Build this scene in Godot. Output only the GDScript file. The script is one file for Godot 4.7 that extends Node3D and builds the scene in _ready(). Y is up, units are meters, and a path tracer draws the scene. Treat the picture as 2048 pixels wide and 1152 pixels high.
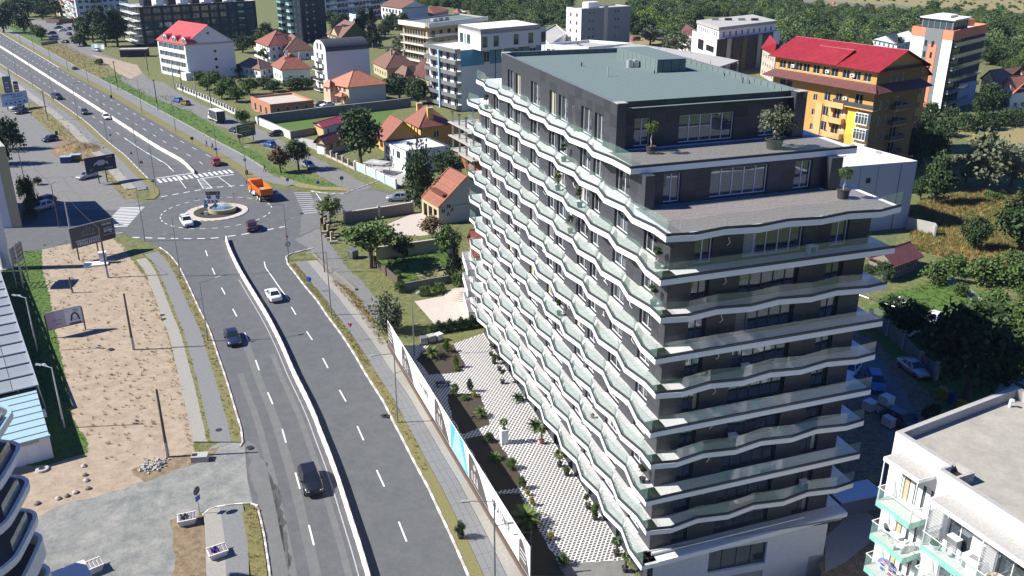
extends Node3D
var M := {}
var rng := RandomNumberGenerator.new()
var taken := {}
var cache := {}
func U(x: float,y: float,z: float) -> Vector3:
	var o := Vector3 (x,y,z)
	return o
func V(x: float,y: float) -> Vector2:
	return Vector2 (x,y)
func v3(p: Vector2,y := .0) -> Vector3:
	return U(p.x,y,p.y)
func T3(x: float,y: float,z: float) -> Transform3D:
	var o := U(x,y,z)
	return Transform3D(Basis(),o)
func numbered(s: String) -> String:
	if taken.has(s):
		taken[s] += 1
		return "%s_%03d" % [s,taken[s]]
	taken[s] = 0
	return s
func nth(i: int) -> String:
	return ["first","second","third","fourth","fifth","sixth","seventh","eighth","ninth","tenth","eleventh","twelfth","thirteenth","fourteenth","fifteenth","sixteenth","seventeenth","eighteenth","nineteenth","twentieth"][i % 20]
func thing(called: String,label: String,category: String,at := Vector3.ZERO,turn := .0,group := "") -> Node3D:
	var o := Node3D.new()
	o.name = numbered(called)
	add_child(o)
	o.position = at
	o.rotation.y = turn
	return tag(o,label,category,group)
func tag(o: Node3D,label: String,category: String,group := "") -> Node3D:
	o.set_meta("label",label)
	o.set_meta("category",category)
	if group != "":
		o.set_meta("group",group)
	return o
func mi(parent: Node3D,called: String,mesh: Mesh,material: Material,at := Transform3D()) -> MeshInstance3D:
	var o := MeshInstance3D.new()
	o.mesh = mesh
	o.material_override = material
	o.transform = at
	if parent == self:
		o.name = numbered(called)
		add_child(o)
	else:
		o.name = called
		parent.add_child(o,true)
	return o
func setting(called: String,mesh: Mesh,material: Material) -> MeshInstance3D:
	var o := mi(self,called,mesh,material)
	o.set_meta("kind","structure")
	return o
func dup(root: Node3D,at: Vector3,turn: float,label: String,group := "") -> Node3D:
	var r: Node3D = root.duplicate()
	r.name = numbered(String(root.name).rstrip("0123456789").rstrip("_"))
	add_child(r)
	r.position = at
	r.rotation.y = turn
	r.set_meta("label",label)
	if group != "":
		r.set_meta("group",group)
	return r
func mb() -> SurfaceTool:
	var st := SurfaceTool.new()
	st.begin(Mesh.PRIMITIVE_TRIANGLES)
	st.set_smooth_group(-1)
	return st
func add_copy(st: SurfaceTool,mesh: Mesh,t: Transform3D) -> void:
	for p in mesh.surface_get_arrays(0)[Mesh.ARRAY_VERTEX]:
		st.add_vertex(t * p)
func done(st: SurfaceTool) -> ArrayMesh:
	st.generate_normals()
	return st.commit()
func tri(st: SurfaceTool,a: Vector3,b: Vector3,c: Vector3) -> void:
	st.add_vertex(a)
	st.add_vertex(b)
	st.add_vertex(c)
func quad(st: SurfaceTool,a: Vector3,b: Vector3,c: Vector3,d: Vector3) -> void:
	tri(st,a,b,c)
	tri(st,a,c,d)
func quad_uv(st: SurfaceTool,a: Vector3,b: Vector3,c: Vector3,d: Vector3) -> void:
	var uv := [V(0,1),V(0,0),V(1,0),V(1,1)]
	var p := [a,b,c,d]
	for i in [0,1,2,0,2,3]:
		st.set_uv(uv[i])
		st.add_vertex(p[i])
func hexa(st: SurfaceTool,p: Array) -> void:   # 0-3 bottom ring,4-7 top ring
	quad(st,p[0],p[1],p[2],p[3])
	quad(st,p[7],p[6],p[5],p[4])
	for i in 4:
		var j := (i + 1) % 4
		quad(st,p[i],p[i + 4],p[j + 4],p[j])
func bx(st: SurfaceTool,c: Vector3,s: Vector3,b := Basis()) -> void:
	var h := s / 2
	var p := []
	for y in [-1,1]:
		for k in [[-1,-1],[-1,1],[1,1],[1,-1]]:
			p.append(c + b * U(k[0] * h.x,y * h.y,k[1] * h.z))
	hexa(st,p)
func box_mesh(s: Vector3) -> Mesh:
	var k := "box%s" % s
	if not cache.has(k):
		var st := mb()
		bx(st,Vector3.ZERO,s)
		cache[k] = done(st)
	return cache[k]
func tube(st: SurfaceTool,a: Vector3,b: Vector3,r0: float,r1: float,n := 8,caps := true) -> void:
	var d := (b - a).normalized()
	var x := d.cross(Vector3.UP if absf(d.y) < .9 else Vector3.RIGHT).normalized()
	var y := d.cross(x)
	for i in n:
		var t0 := TAU * i / n
		var t1 := TAU * (i + 1) / n
		var e0 := x * cos(t0) + y * sin(t0)
		var e1 := x * cos(t1) + y * sin(t1)
		quad(st,a + e0 * r0,b + e0 * r1,b + e1 * r1,a + e1 * r0)
		if caps:
			tri(st,a,a + e0 * r0,a + e1 * r0)
			tri(st,b,b + e1 * r1,b + e0 * r1)
func lathe(st: SurfaceTool,prof: Array,n := 16,c := Vector3.ZERO) -> void:
	for i in prof.size() - 1:
		for k in n:
			var a := TAU * k / n
			var b := TAU * (k + 1) / n
			var p: Vector2 = prof[i]
			var q: Vector2 = prof[i + 1]
			quad(st,c + U(p.x * cos(a),p.y,p.x * sin(a)),c + U(q.x * cos(a),q.y,q.x * sin(a)),c + U(q.x * cos(b),q.y,q.x * sin(b)),c + U(p.x * cos(b),p.y,p.x * sin(b)))
func prism(st: SurfaceTool,poly: Array,y0: float,y1: float,top := true,bottom := true) -> void:
	var pk := PackedVector2Array(poly)
	if not Geometry2D.is_polygon_clockwise(pk):
		pk.reverse()
	var n := pk.size()
	for i in n:
		var a := pk[i]
		var b := pk[(i + 1) % n]
		quad(st,v3(a,y0),v3(a,y1),v3(b,y1),v3(b,y0))
	if top or bottom:
		var t := Geometry2D.triangulate_polygon(pk)
		for i in range(0,t.size(),3):
			if top:
				tri(st,v3(pk[t[i]],y1),v3(pk[t[i + 1]],y1),v3(pk[t[i + 2]],y1))
			if bottom:
				tri(st,v3(pk[t[i]],y0),v3(pk[t[i + 2]],y0),v3(pk[t[i + 1]],y0))
func flat(st: SurfaceTool,poly: Array,y: float) -> void:
	var pk := PackedVector2Array(poly)
	if not Geometry2D.is_polygon_clockwise(pk):
		pk.reverse()
	var t := Geometry2D.triangulate_polygon(pk)
	if t.is_empty():
		print("bad polygon at y ",y," ",poly.slice(0,3))
	for i in range(0,t.size(),3):
		tri(st,v3(pk[t[i]],y),v3(pk[t[i + 1]],y),v3(pk[t[i + 2]],y))
func smooth(pts: Array,step := 2.0,closed := false) -> Array:
	var out := []
	var n := pts.size()
	for i in (n if closed else n - 1):
		var p0: Vector2 = pts[(i - 1 + n) % n] if closed else pts[maxi(i - 1,0)]
		var p1: Vector2 = pts[i]
		var p2: Vector2 = pts[(i + 1) % n]
		var p3: Vector2 = pts[(i + 2) % n] if closed else pts[mini(i + 2,n - 1)]
		var k := maxi(1,int(p1.distance_to(p2) / step))
		for j in k:
			out.append(p1.cubic_interpolate(p2,p0,p3,float(j) / k))
	if not closed:
		out.append(pts[n - 1])
	return out
func ragged(pts: Array,amp: float,step := .8) -> Array:
	var out := []
	var n := pts.size()
	for i in n:
		var a: Vector2 = pts[i]
		var b: Vector2 = pts[(i + 1) % n]
		var k := clampi(int(a.distance_to(b) / step),1,160)
		var d := (b - a).normalized().orthogonal()
		for j in k:
			out.append(a.lerp(b,float(j) / k) + (d * rng.randf_range(-amp,amp) if j > 0 else Vector2.ZERO))
	return out
func offset_line(pts: Array,off: float) -> Array:
	var out := []
	for i in pts.size():
		var a: Vector2 = pts[maxi(i - 1,0)]
		var b: Vector2 = pts[mini(i + 1,pts.size() - 1)]
		var d := (b - a).normalized()
		out.append(pts[i] + V(-d.y,d.x) * off)
	return out
func ribbon(st: SurfaceTool,a: Array,b: Array,y: float) -> void:
	for i in mini(a.size(),b.size()) - 1:
		quad(st,v3(a[i],y),v3(b[i],y),v3(b[i + 1],y),v3(a[i + 1],y))
func along(pts: Array,s: float) -> Array:   # [point,direction] at distance s
	for i in pts.size() - 1:
		var l: float = pts[i].distance_to(pts[i + 1])
		if s <= l or i == pts.size() - 2:
			var d: Vector2 = (pts[i + 1] - pts[i]).normalized()
			return [pts[i] + d * s,d]
		s -= l
	return []
func length_of(pts: Array) -> float:
	var s := .0
	for i in pts.size() - 1:
		s += pts[i].distance_to(pts[i + 1])
	return s
func stripe(st: SurfaceTool,pts: Array,off: float,w: float,s0: float,s1: float,y: float) -> void:
	var k := maxi(1,int((s1 - s0) / 2.0))
	var a := []
	var b := []
	for i in k + 1:
		var q := along(pts,lerpf(s0,s1,float(i) / k))
		var n := V(-q[1].y,q[1].x)
		a.append(q[0] + n * (off - w / 2))
		b.append(q[0] + n * (off + w / 2))
	ribbon(st,a,b,y)
func dashes(st: SurfaceTool,pts: Array,off: float,w: float,dash: float,gap: float,y: float,start := .0) -> void:
	var l := length_of(pts)
	var s := start
	while s < l:
		stripe(st,pts,off,w,s,minf(s + dash,l),y)
		s += dash + gap
func arc(c: Vector2,r: float,a0: float,a1: float,n: int) -> Array:
	var out := []
	for i in n + 1:
		var t := lerpf(a0,a1,float(i) / n)
		out.append(c + V(cos(t),sin(t)) * r)
	return out
func sheet(called: String,poly: Array,y: float,m: Material,rag := .0) -> MeshInstance3D:
	var st := mb()
	var rg := ragged(poly,rag) if rag > .0 else poly
	flat(st,rg if not Geometry2D.triangulate_polygon(PackedVector2Array(rg)).is_empty() else poly,y)
	return setting(called,done(st),m)
func scatter(poly: Array,per_m2: float,most := 4000) -> Array:
	var pk := PackedVector2Array(poly)
	var lo: Vector2 = poly[0]
	var hi: Vector2 = poly[0]
	for p in poly:
		lo = lo.min(p)
		hi = hi.max(p)
	var n := mini(int((hi.x - lo.x) * (hi.y - lo.y) * per_m2),most * 3)
	var out := []
	for i in n:
		var p := V(rng.randf_range(lo.x,hi.x),rng.randf_range(lo.y,hi.y))
		if Geometry2D.is_point_in_polygon(p,pk):
			out.append(p)
			if out.size() >= most:
				break
	return out
func many(called: String,mesh: Mesh,m: Material,places: Array,colors := []) -> MultiMeshInstance3D:
	var mm := MultiMesh.new()
	mm.transform_format = MultiMesh.TRANSFORM_3D
	mm.use_colors = not colors.is_empty()
	mm.mesh = mesh
	mm.instance_count = places.size()
	for i in places.size():
		mm.set_instance_transform(i,places[i])
		if mm.use_colors:
			mm.set_instance_color(i,colors[i])
	var o := MultiMeshInstance3D.new()
	o.multimesh = mm
	o.material_override = m
	o.name = numbered(called)
	add_child(o)
	o.set_meta("kind","stuff")
	return o
func lin(r: float,g: float,b: float) -> Color:
	return Color(r,g,b).linear_to_srgb()
func paint(r: float,g: float,b: float,rough := .7,metal := .0) -> StandardMaterial3D:
	var m := StandardMaterial3D.new()
	m.albedo_color = lin(r,g,b)
	m.roughness = rough
	m.metallic = metal
	return m
func noise_tex(freq: float,ramp: Gradient,oct := 5,sd := 1,px := 512,cellular := false) -> NoiseTexture2D:
	var n := FastNoiseLite.new()
	n.seed = sd
	n.frequency = freq
	n.fractal_octaves = oct
	n.fractal_gain = .88
	n.noise_type = FastNoiseLite.TYPE_CELLULAR if cellular else FastNoiseLite.TYPE_SIMPLEX_SMOOTH
	var t := NoiseTexture2D.new()
	t.width = px
	t.height = px
	t.seamless = true
	t.noise = n
	if ramp:
		t.color_ramp = ramp
	return t
func ramp(stops: Array) -> Gradient:
	var g := Gradient.new()
	var off := PackedFloat32Array()
	var col := PackedColorArray()
	for s in stops:
		off.append(s[0])
		col.append(lin(s[1],s[2],s[3]))
	g.offsets = off
	g.colors = col
	return g
func ground_mat(stops: Array,tile: float,freq: float,rough := .95,bump := .0,sd := 1,px := 1024) -> StandardMaterial3D:
	var m := StandardMaterial3D.new()
	m.albedo_texture = noise_tex(freq * 2.4,ramp(stops),6,sd,px)
	m.uv1_triplanar = true
	m.uv1_world_triplanar = true
	m.uv1_scale = Vector3.ONE / tile
	m.roughness = rough
	if bump > .0:
		var t := noise_tex(.2,null,4,sd + 7,512)
		t.as_normal_map = true
		t.bump_strength = bump * .5
		m.normal_enabled = true
		m.normal_texture = t
	return m
func leaf_mat(r: float,g: float,b: float) -> StandardMaterial3D:
	var m := paint(r,g,b,.75)
	m.vertex_color_use_as_albedo = true
	m.backlight_enabled = true
	m.backlight = lin(r * .9,g * .9,b * .4)
	return m
func glass_mat(r: float,g: float,b: float,a: float) -> StandardMaterial3D:
	var m := paint(r,g,b,.05)
	m.albedo_color.a = a
	m.transparency = BaseMaterial3D.TRANSPARENCY_ALPHA
	return m
func rib_mat(c: Array,d: Array,per_m: float,rough := .6,metal := .0) -> StandardMaterial3D:   # thin courses with grain for roofs seen from afar
	var im := Image.create(256,256,false,Image.FORMAT_RGB8)
	var r := RandomNumberGenerator.new()
	r.seed = 5
	for row in 8:
		for col in 16:
			var k := r.randf_range(.78,1.15)
			im.fill_rect(Rect2i(col * 16,row * 32,16,26),lin(c[0] * k,c[1] * k,c[2] * k))
			im.fill_rect(Rect2i(col * 16,row * 32 + 26,16,6),lin(d[0] * k,d[1] * k,d[2] * k))
			im.fill_rect(Rect2i(col * 16 + 14,row * 32,2,26),lin(d[0] * k * 1.2,d[1] * k * 1.2,d[2] * k * 1.2))
	var m := paint(1,1,1,rough,metal)
	m.albedo_texture = ImageTexture.create_from_image(im)
	m.uv1_scale = Vector3.ONE * per_m / 8.0
	return m
func materials() -> void:
	M.asphalt = ground_mat([[.2,.082,.087,.09],[.8,.11,.114,.116]],26.0,.004,.9,.5,3)
	M.asphalt_dark = ground_mat([[.2,.058,.063,.07],[.8,.074,.079,.086]],21.0,.005,.88,.5,4)
	M.asphalt_pale = ground_mat([[.2,.118,.121,.118],[.8,.15,.15,.144]],23.0,.005,.92,.5,5)
	M.asphalt_old = ground_mat([[.15,.128,.13,.126],[.85,.19,.186,.175]],19.0,.006,.95,.8,6)
	M.path = ground_mat([[.2,.15,.156,.158],[.8,.2,.2,.196]],13.0,.012,.93,1.2,8)
	M.pavement = ground_mat([[.2,.235,.225,.2],[.8,.31,.295,.26]],13.0,.012,.93,1.2,9)
	M.dirt = ground_mat([[.1,.23,.178,.122],[.5,.31,.245,.175],[.9,.38,.31,.23]],23.0,.004,.97,1.0,11)
	M.earth = ground_mat([[.15,.1,.07,.042],[.5,.19,.14,.085],[.85,.27,.2,.125]],15.0,.006,.97,1.0,12)
	M.gravel = ground_mat([[.15,.13,.14,.136],[.5,.2,.205,.19],[.85,.28,.272,.24]],27.0,.003,.97,1.0,13)
	M.field = ground_mat([[.15,.055,.075,.022],[.45,.1,.12,.035],[.7,.17,.155,.06],[.92,.26,.215,.1]],31.0,.009,.98,3.0,14)
	M.lawn = ground_mat([[.15,.04,.085,.012],[.5,.068,.13,.018],[.85,.1,.16,.03]],11.0,.015,.98,3.0,15)
	M.verge = ground_mat([[.15,.085,.095,.03],[.5,.17,.155,.06],[.85,.28,.225,.11]],9.0,.02,.98,3.0,16)
	M.dry = ground_mat([[.15,.12,.115,.04],[.5,.24,.2,.085],[.85,.34,.265,.12]],21.0,.012,.98,3.0,17)
	M.soil = ground_mat([[.2,.03,.024,.016],[.8,.07,.055,.035]],7.0,.02,.98,3.0,18)
	M.concrete = ground_mat([[.15,.28,.27,.25],[.5,.36,.35,.33],[.85,.44,.43,.4]],9.0,.012,.9,.8,19)
	M.yard = ground_mat([[.15,.38,.33,.28],[.85,.52,.46,.4]],15.0,.01,.93,.8,20)
	M.white = ground_mat([[.15,.66,.66,.65],[.85,.78,.78,.77]],11.0,.012,.75,.0,21,512)
	M.plaster = ground_mat([[.15,.56,.57,.58],[.85,.68,.69,.7]],8.0,.012,.85,.6,22,512)
	M.fascia = paint(.78,.78,.77,.5)
	M.clad = ground_mat([[.15,.028,.031,.037],[.5,.042,.046,.054],[.85,.062,.066,.075]],5.0,.012,.45,.3,23,512)
	M.felt = ground_mat([[.15,.1,.142,.138],[.85,.142,.188,.184]],9.0,.012,.95,1.0,24)
	M.tile_pale = ground_mat([[.15,.52,.53,.52],[.85,.66,.66,.65]],6.0,.015,.6,.0,25,512)
	M.tile_wood = ground_mat([[.1,.12,.108,.102],[.5,.22,.2,.19],[.9,.36,.335,.32]],4.0,.015,.5,.0,26,512)
	M.marking = ground_mat([[.2,.5,.5,.49],[.5,.68,.68,.67],[.9,.78,.78,.77]],3.0,.03,.8,.0,27,512)
	M.marking_worn = ground_mat([[.25,.16,.16,.16],[.5,.32,.32,.32],[.75,.6,.6,.59]],4.0,.03,.85,.0,28,512)
	M.kerb_white = ground_mat([[.2,.5,.48,.45],[.7,.72,.7,.67]],2.0,.03,.85,.0,29,512)
	M.kerb_grey = ground_mat([[.2,.3,.26,.24],[.7,.46,.41,.38]],2.0,.03,.9,.0,30,512)
	M.barrier_white = ground_mat([[.2,.62,.59,.56],[.7,.76,.74,.72]],3.0,.03,.85,.0,31,512)
	M.barrier_pink = ground_mat([[.2,.46,.36,.33],[.7,.6,.49,.46]],3.0,.03,.9,.0,32,512)
	M.rough_wall = ground_mat([[.1,.09,.075,.06],[.5,.2,.175,.145],[.9,.34,.31,.27]],5.0,.02,.95,2.0,33,512)
	M.cream_wall = ground_mat([[.15,.36,.31,.19],[.85,.47,.41,.27]],6.0,.02,.92,.6,34,512)
	M.screed = ground_mat([[.1,.26,.242,.205],[.9,.38,.36,.31]],21.0,.003,.93,.8,35)
	M.bark = ground_mat([[.2,.07,.055,.04],[.8,.17,.14,.11]],1.5,.03,.95,2.0,36,256)
	M.trunk_pale = ground_mat([[.2,.3,.25,.2],[.8,.46,.4,.33]],.8,.03,.95,2.0,37,256)
	M.steel = paint(.3,.31,.32,.45,.6)
	M.steel_pale = paint(.52,.54,.56,.4,.5)
	M.iron = paint(.025,.025,.028,.6)
	M.rail = paint(.045,.05,.06,.4,.3)
	M.wood_pole = ground_mat([[.2,.07,.055,.045],[.8,.15,.12,.1]],2.0,.03,.95,1.0,38,256)
	M.frame_white = paint(.68,.69,.7,.5)
	M.frame_dark = paint(.05,.052,.055,.5)
	M.glass = paint(.16,.19,.22,.04,.75)
	M.glass_dark = paint(.03,.037,.045,.05,.3)
	M.glass_blue = paint(.1,.16,.2,.06,.6)
	M.balustrade = glass_mat(.25,.5,.43,.09)
	M.balustrade_clear = glass_mat(.35,.55,.5,.08)
	M.frosted = glass_mat(.3,.66,.58,.55)
	M.rubber = paint(.018,.018,.02,.9)
	M.rim = paint(.35,.36,.38,.35,.8)
	M.lamp_glass = paint(.7,.72,.75,.15)
	M.tail = paint(.35,.01,.01,.25)
	M.black = paint(.012,.012,.013,.6)
	M.pot = paint(.03,.031,.034,.7)
	M.terracotta = paint(.28,.09,.05,.8)
	M.print_white = paint(.74,.75,.77,.6)
	M.print_dark = paint(.075,.068,.066,.6)
	M.tile_red = rib_mat([.27,.095,.055],[.11,.036,.024],2.6)
	M.tile_orange = rib_mat([.45,.18,.1],[.24,.085,.05],2.4)
	M.tile_brown = rib_mat([.2,.1,.065],[.08,.042,.03],2.6)
	M.tile_maroon = rib_mat([.14,.05,.045],[.06,.022,.02],2.6)
	M.sheet_red = rib_mat([.27,.02,.024],[.2,.014,.016],1.2,.45)
	M.sheet_pink = rib_mat([.46,.05,.055],[.4,.035,.04],1.0,.5)
	M.slate = rib_mat([.055,.058,.066],[.025,.026,.03],3.0)
	M.sheet_blue = rib_mat([.35,.5,.54],[.28,.42,.46],.8,.5)
	M.water = glass_mat(.25,.4,.48,.5)
	M.leaf_dark = leaf_mat(.032,.066,.014)
	M.leaf_mid = leaf_mat(.075,.13,.024)
	M.leaf_light = leaf_mat(.105,.15,.032)
	M.leaf_olive = leaf_mat(.12,.145,.085)
	M.leaf_yellow = leaf_mat(.3,.28,.025)
	M.leaf_rust = leaf_mat(.13,.09,.035)
	M.leaf_conifer = leaf_mat(.022,.042,.022)
	M.blade_green = leaf_mat(.075,.14,.02)
	M.blade_dry = leaf_mat(.28,.22,.08)
func window_mesh(w: float,h: float,cols: int,rows: int,bar: float) -> Array:
	var k := "win%.2f_%.2f_%d_%d_%.2f" % [w,h,cols,rows,bar]
	if not cache.has(k):
		var st := mb()
		bx(st,U(w / 2,bar / 2,.02),U(w,bar,.07))
		bx(st,U(w / 2,h - bar / 2,.02),U(w,bar,.07))
		for i in cols + 1:
			bx(st,U(clampf(w * i / cols,bar / 2,w - bar / 2),h / 2,.022),U(bar,h - 2 * bar,.062))
		for j in range(1,rows):
			bx(st,U(w / 2,h * j / rows,.018),U(w - 2 * bar,bar * .8,.05))
		var gl := mb()
		bx(gl,U(w / 2,h / 2,-.005),U(w - .02,h - .02,.02))
		cache[k] = [done(st),done(gl)]
	return cache[k]
func frame_at(a: Vector2,b: Vector2,out: Vector2,x: float,y: float,inset: float) -> Transform3D:
	var d := (b - a).normalized()
	var p := a + d * x - out * inset
	return Transform3D(Basis(U(d.x,0,d.y),Vector3.UP,U(out.x,0,out.y)),v3(p,y))
func outward(a: Vector2,b: Vector2,c: Vector2) -> Vector2:
	var n := (b - a).normalized().orthogonal()
	return n if n.dot((a + b) / 2 - c) > 0 else -n
func put_window(o: Node3D,t: Transform3D,w: float,h: float,q: Dictionary) -> MeshInstance3D:
	var ms := window_mesh(w,h,q.get("cols",2),q.get("rows",1),q.get("bar",.06))
	var f := mi(o,q.get("name","window"),ms[0],q.get("frame",M.frame_white),t)
	mi(f,"pane",ms[1],q.get("glass",M.glass_dark))
	return f
func wall_mesh(st: SurfaceTool,a: Vector2,b: Vector2,out: Vector2,y0: float,y1: float,ops: Array,depth: float) -> void:
	var l := a.distance_to(b)
	var d := (b - a).normalized()
	var at := func(x: float,y: float,z: float) -> Vector3: return v3(a + d * x - out * z,y)
	var xs := [.0,l]
	var ys := [y0,y1]
	for o in ops:
		for i in 2:
			if not xs.has(o[i]): xs.append(o[i])
			if not ys.has(o[i + 2]): ys.append(o[i + 2])
	xs.sort()
	ys.sort()
	for j in ys.size() - 1:
		var run := -1
		for i in xs.size():
			var solid := i < xs.size() - 1
			if solid:
				var cx: float = (xs[i] + xs[i + 1]) / 2
				var cy: float = (ys[j] + ys[j + 1]) / 2
				for o in ops:
					if cx > o[0] and cx < o[1] and cy > o[2] and cy < o[3]:
						solid = false
						break
			if solid and run < 0:
				run = i
			elif not solid and run >= 0:
				quad(st,at.call(xs[run],ys[j],0),at.call(xs[run],ys[j + 1],0),at.call(xs[i],ys[j + 1],0),at.call(xs[i],ys[j],0))
				run = -1
	for o in ops:
		var e := depth + .03
		quad(st,at.call(o[0],o[2],0),at.call(o[0],o[2],e),at.call(o[0],o[3],e),at.call(o[0],o[3],0))
		quad(st,at.call(o[1],o[2],0),at.call(o[1],o[3],0),at.call(o[1],o[3],e),at.call(o[1],o[2],e))
		quad(st,at.call(o[0],o[3],0),at.call(o[0],o[3],e),at.call(o[1],o[3],e),at.call(o[1],o[3],0))
		quad(st,at.call(o[0],o[2],0),at.call(o[1],o[2],0),at.call(o[1],o[2],e),at.call(o[0],o[2],e))
func wall(o: Node3D,a: Vector2,b: Vector2,out: Vector2,y0: float,y1: float,ops: Array,m: Material,q := {}) -> MeshInstance3D:
	var st := mb()
	var dep: float = q.get("depth",.14)
	wall_mesh(st,a,b,out,y0,y1,ops,dep)
	var w := mi(o,q.get("wall","wall"),done(st),m)
	if not q.get("open",false):
		for p in ops:
			put_window(o,frame_at(a,b,out,p[0],p[2],dep),p[1] - p[0],p[3] - p[2],q)
	return w
func grid(xs: Array,w: float,ys: Array,h: float) -> Array:
	var out := []
	for y in ys:
		for x in xs:
			out.append([x - w / 2,x + w / 2,y,y + h])
	return out
func spread(l: float,n: int,margin := 1.2) -> Array:
	var out := []
	for i in n:
		out.append(margin + (l - 2 * margin) * (i + .5) / n)
	return out
func storeys(y: float,dy: float,n: int) -> Array:
	var out := []
	for i in n:
		out.append(y + dy * i)
	return out
func centre(poly: Array) -> Vector2:
	var c := Vector2.ZERO
	for p in poly:
		c += p
	return c / poly.size()
func local(poly: Array,c: Vector2) -> Array:
	var out := []
	for p in poly:
		out.append(p - c)
	return out
func para(near: Vector2,left: Vector2,right: Vector2) -> Array:
	return [left,near,right,left + right - near]
func building(called: String,label: String,poly: Array,top: float,m: Material,edges := {},q := {}) -> Node3D:
	var c := centre(poly)
	var o := thing(called,label,q.get("category","building"),v3(c))
	var p := local(poly,c)
	var n := p.size()
	for i in n:
		var a: Vector2 = p[i]
		var b: Vector2 = p[(i + 1) % n]
		var e: Dictionary = edges.get(i,{})
		var ops: Array = e.get("ops",[])
		if e.has("cols_rows"):   # [columns,rows,w,h,first sill,storey]
			var k: Array = e.cols_rows
			ops = grid(spread(a.distance_to(b),k[0],e.get("margin",1.0)),k[2],storeys(k[4],k[5],k[1]),k[3])
		wall(o,a,b,outward(a,b,Vector2.ZERO),q.get("y0",.0),top,ops,e.get("m",m),e)
	if q.get("roof","flat") == "flat":
		var par: float = q.get("parapet",.5)
		var inner := Geometry2D.offset_polygon(PackedVector2Array(p),-q.get("coping",.3),Geometry2D.JOIN_MITER)
		if inner.size() and par > .0:
			var ip := Array(inner[0])
			var st := mb()
			flat(st,Array(inner[0]),top - par)
			mi(o,"roof",done(st),q.get("roof_m",M.concrete))
			var cp := mb()
			for i in n:
				var best: Array = []
				for e in [p[i],p[(i + 1) % n]]:
					var near: Vector2 = ip[0]
					for x in ip:
						if x.distance_to(e) < near.distance_to(e): near = x
					best.append(near)
				quad(cp,v3(p[i],top),v3(best[0],top),v3(best[1],top),v3(p[(i + 1) % n],top))
				quad(cp,v3(best[0],top),v3(best[0],top - par),v3(best[1],top - par),v3(best[1],top))
			mi(o,"parapet",done(cp),q.get("cap_m",M.concrete))
		else:
			var st := mb()
			flat(st,p,top)
			mi(o,"roof",done(st),q.get("roof_m",M.concrete))
	elif q.roof == "hip" or q.roof == "gable":
		pitched(o,p,top,q.get("rise",2.0),-1.0 if q.roof == "hip" else .0,q.get("over",.5),q.get("roof_m",M.tile_brown),m,q.get("turn_ridge",false))
	return o
func slope(st: SurfaceTool,pts: Array) -> void:   # the first edge is the eave
	var u: Vector3 = (pts[1] - pts[0]).normalized()
	var n: Vector3 = u.cross(pts[2] - pts[0]).normalized()
	var v := n.cross(u)
	for k in range(1,pts.size() - 1):
		for i in [0,k,k + 1]:
			var r: Vector3 = pts[i] - pts[0]
			st.set_uv(V(r.dot(u),r.dot(v)))
			st.add_vertex(pts[i])
func pitched(o: Node3D,p: Array,y: float,rise: float,inset: float,over: float,m: Material,wall_m: Material,other := false,called := "roof") -> MeshInstance3D:
	var q := []
	var c := centre(p)
	if over > .0:
		q = Array(Geometry2D.offset_polygon(PackedVector2Array(p),over,Geometry2D.JOIN_MITER)[0])
	else:
		q = p.duplicate()
	if (q[0].distance_to(q[1]) < q[1].distance_to(q[2])) != other:
		q = [q[1],q[2],q[3],q[0]]
	var ma: Vector2 = (q[3] + q[0]) / 2
	var mb_: Vector2 = (q[1] + q[2]) / 2
	var ins: float = inset if inset >= .0 else q[0].distance_to(q[3]) / 2
	ins = minf(ins,ma.distance_to(mb_) * .5)
	var ra := v3(ma.move_toward(mb_,ins),y + rise)
	var rb := v3(mb_.move_toward(ma,ins),y + rise)
	var e := []
	for k in q:
		e.append(v3(k,y - rise * over / maxf(q[0].distance_to(q[3]) / 2,.5)))
	var st := mb()
	slope(st,[e[0],e[1],rb,ra])
	slope(st,[e[2],e[3],ra,rb])
	if ins > .05:
		slope(st,[e[1],e[2],rb])
		slope(st,[e[3],e[0],ra])
	var dn := U(0,-.16,0)
	for i in 4:
		var j := (i + 1) % 4
		quad(st,e[i] + dn,e[i],e[j],e[j] + dn)
	quad(st,e[0] + dn,e[1] + dn,e[2] + dn,e[3] + dn)
	var r := mi(o,called,done(st),m)
	var rg := mb()
	tube(rg,ra,rb,.1,.1,6)
	if ins > .05:
		for k in [[e[0],ra],[e[3],ra],[e[1],rb],[e[2],rb]]:
			tube(rg,k[0],k[1],.09,.09,6)
	mi(r,"ridge_cap",done(rg),m)
	if ins <= .05:
		var w := p.duplicate()
		if (w[0].distance_to(w[1]) < w[1].distance_to(w[2])) != other:
			w = [w[1],w[2],w[3],w[0]]
		for k in [[w[3],w[0]],[w[1],w[2]]]:
			var g := mb()
			tri(g,v3(k[0],y),v3((k[0] + k[1]) / 2,y + rise * .97),v3(k[1],y))
			mi(o,"gable",done(g),wall_m)
	return r
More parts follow.
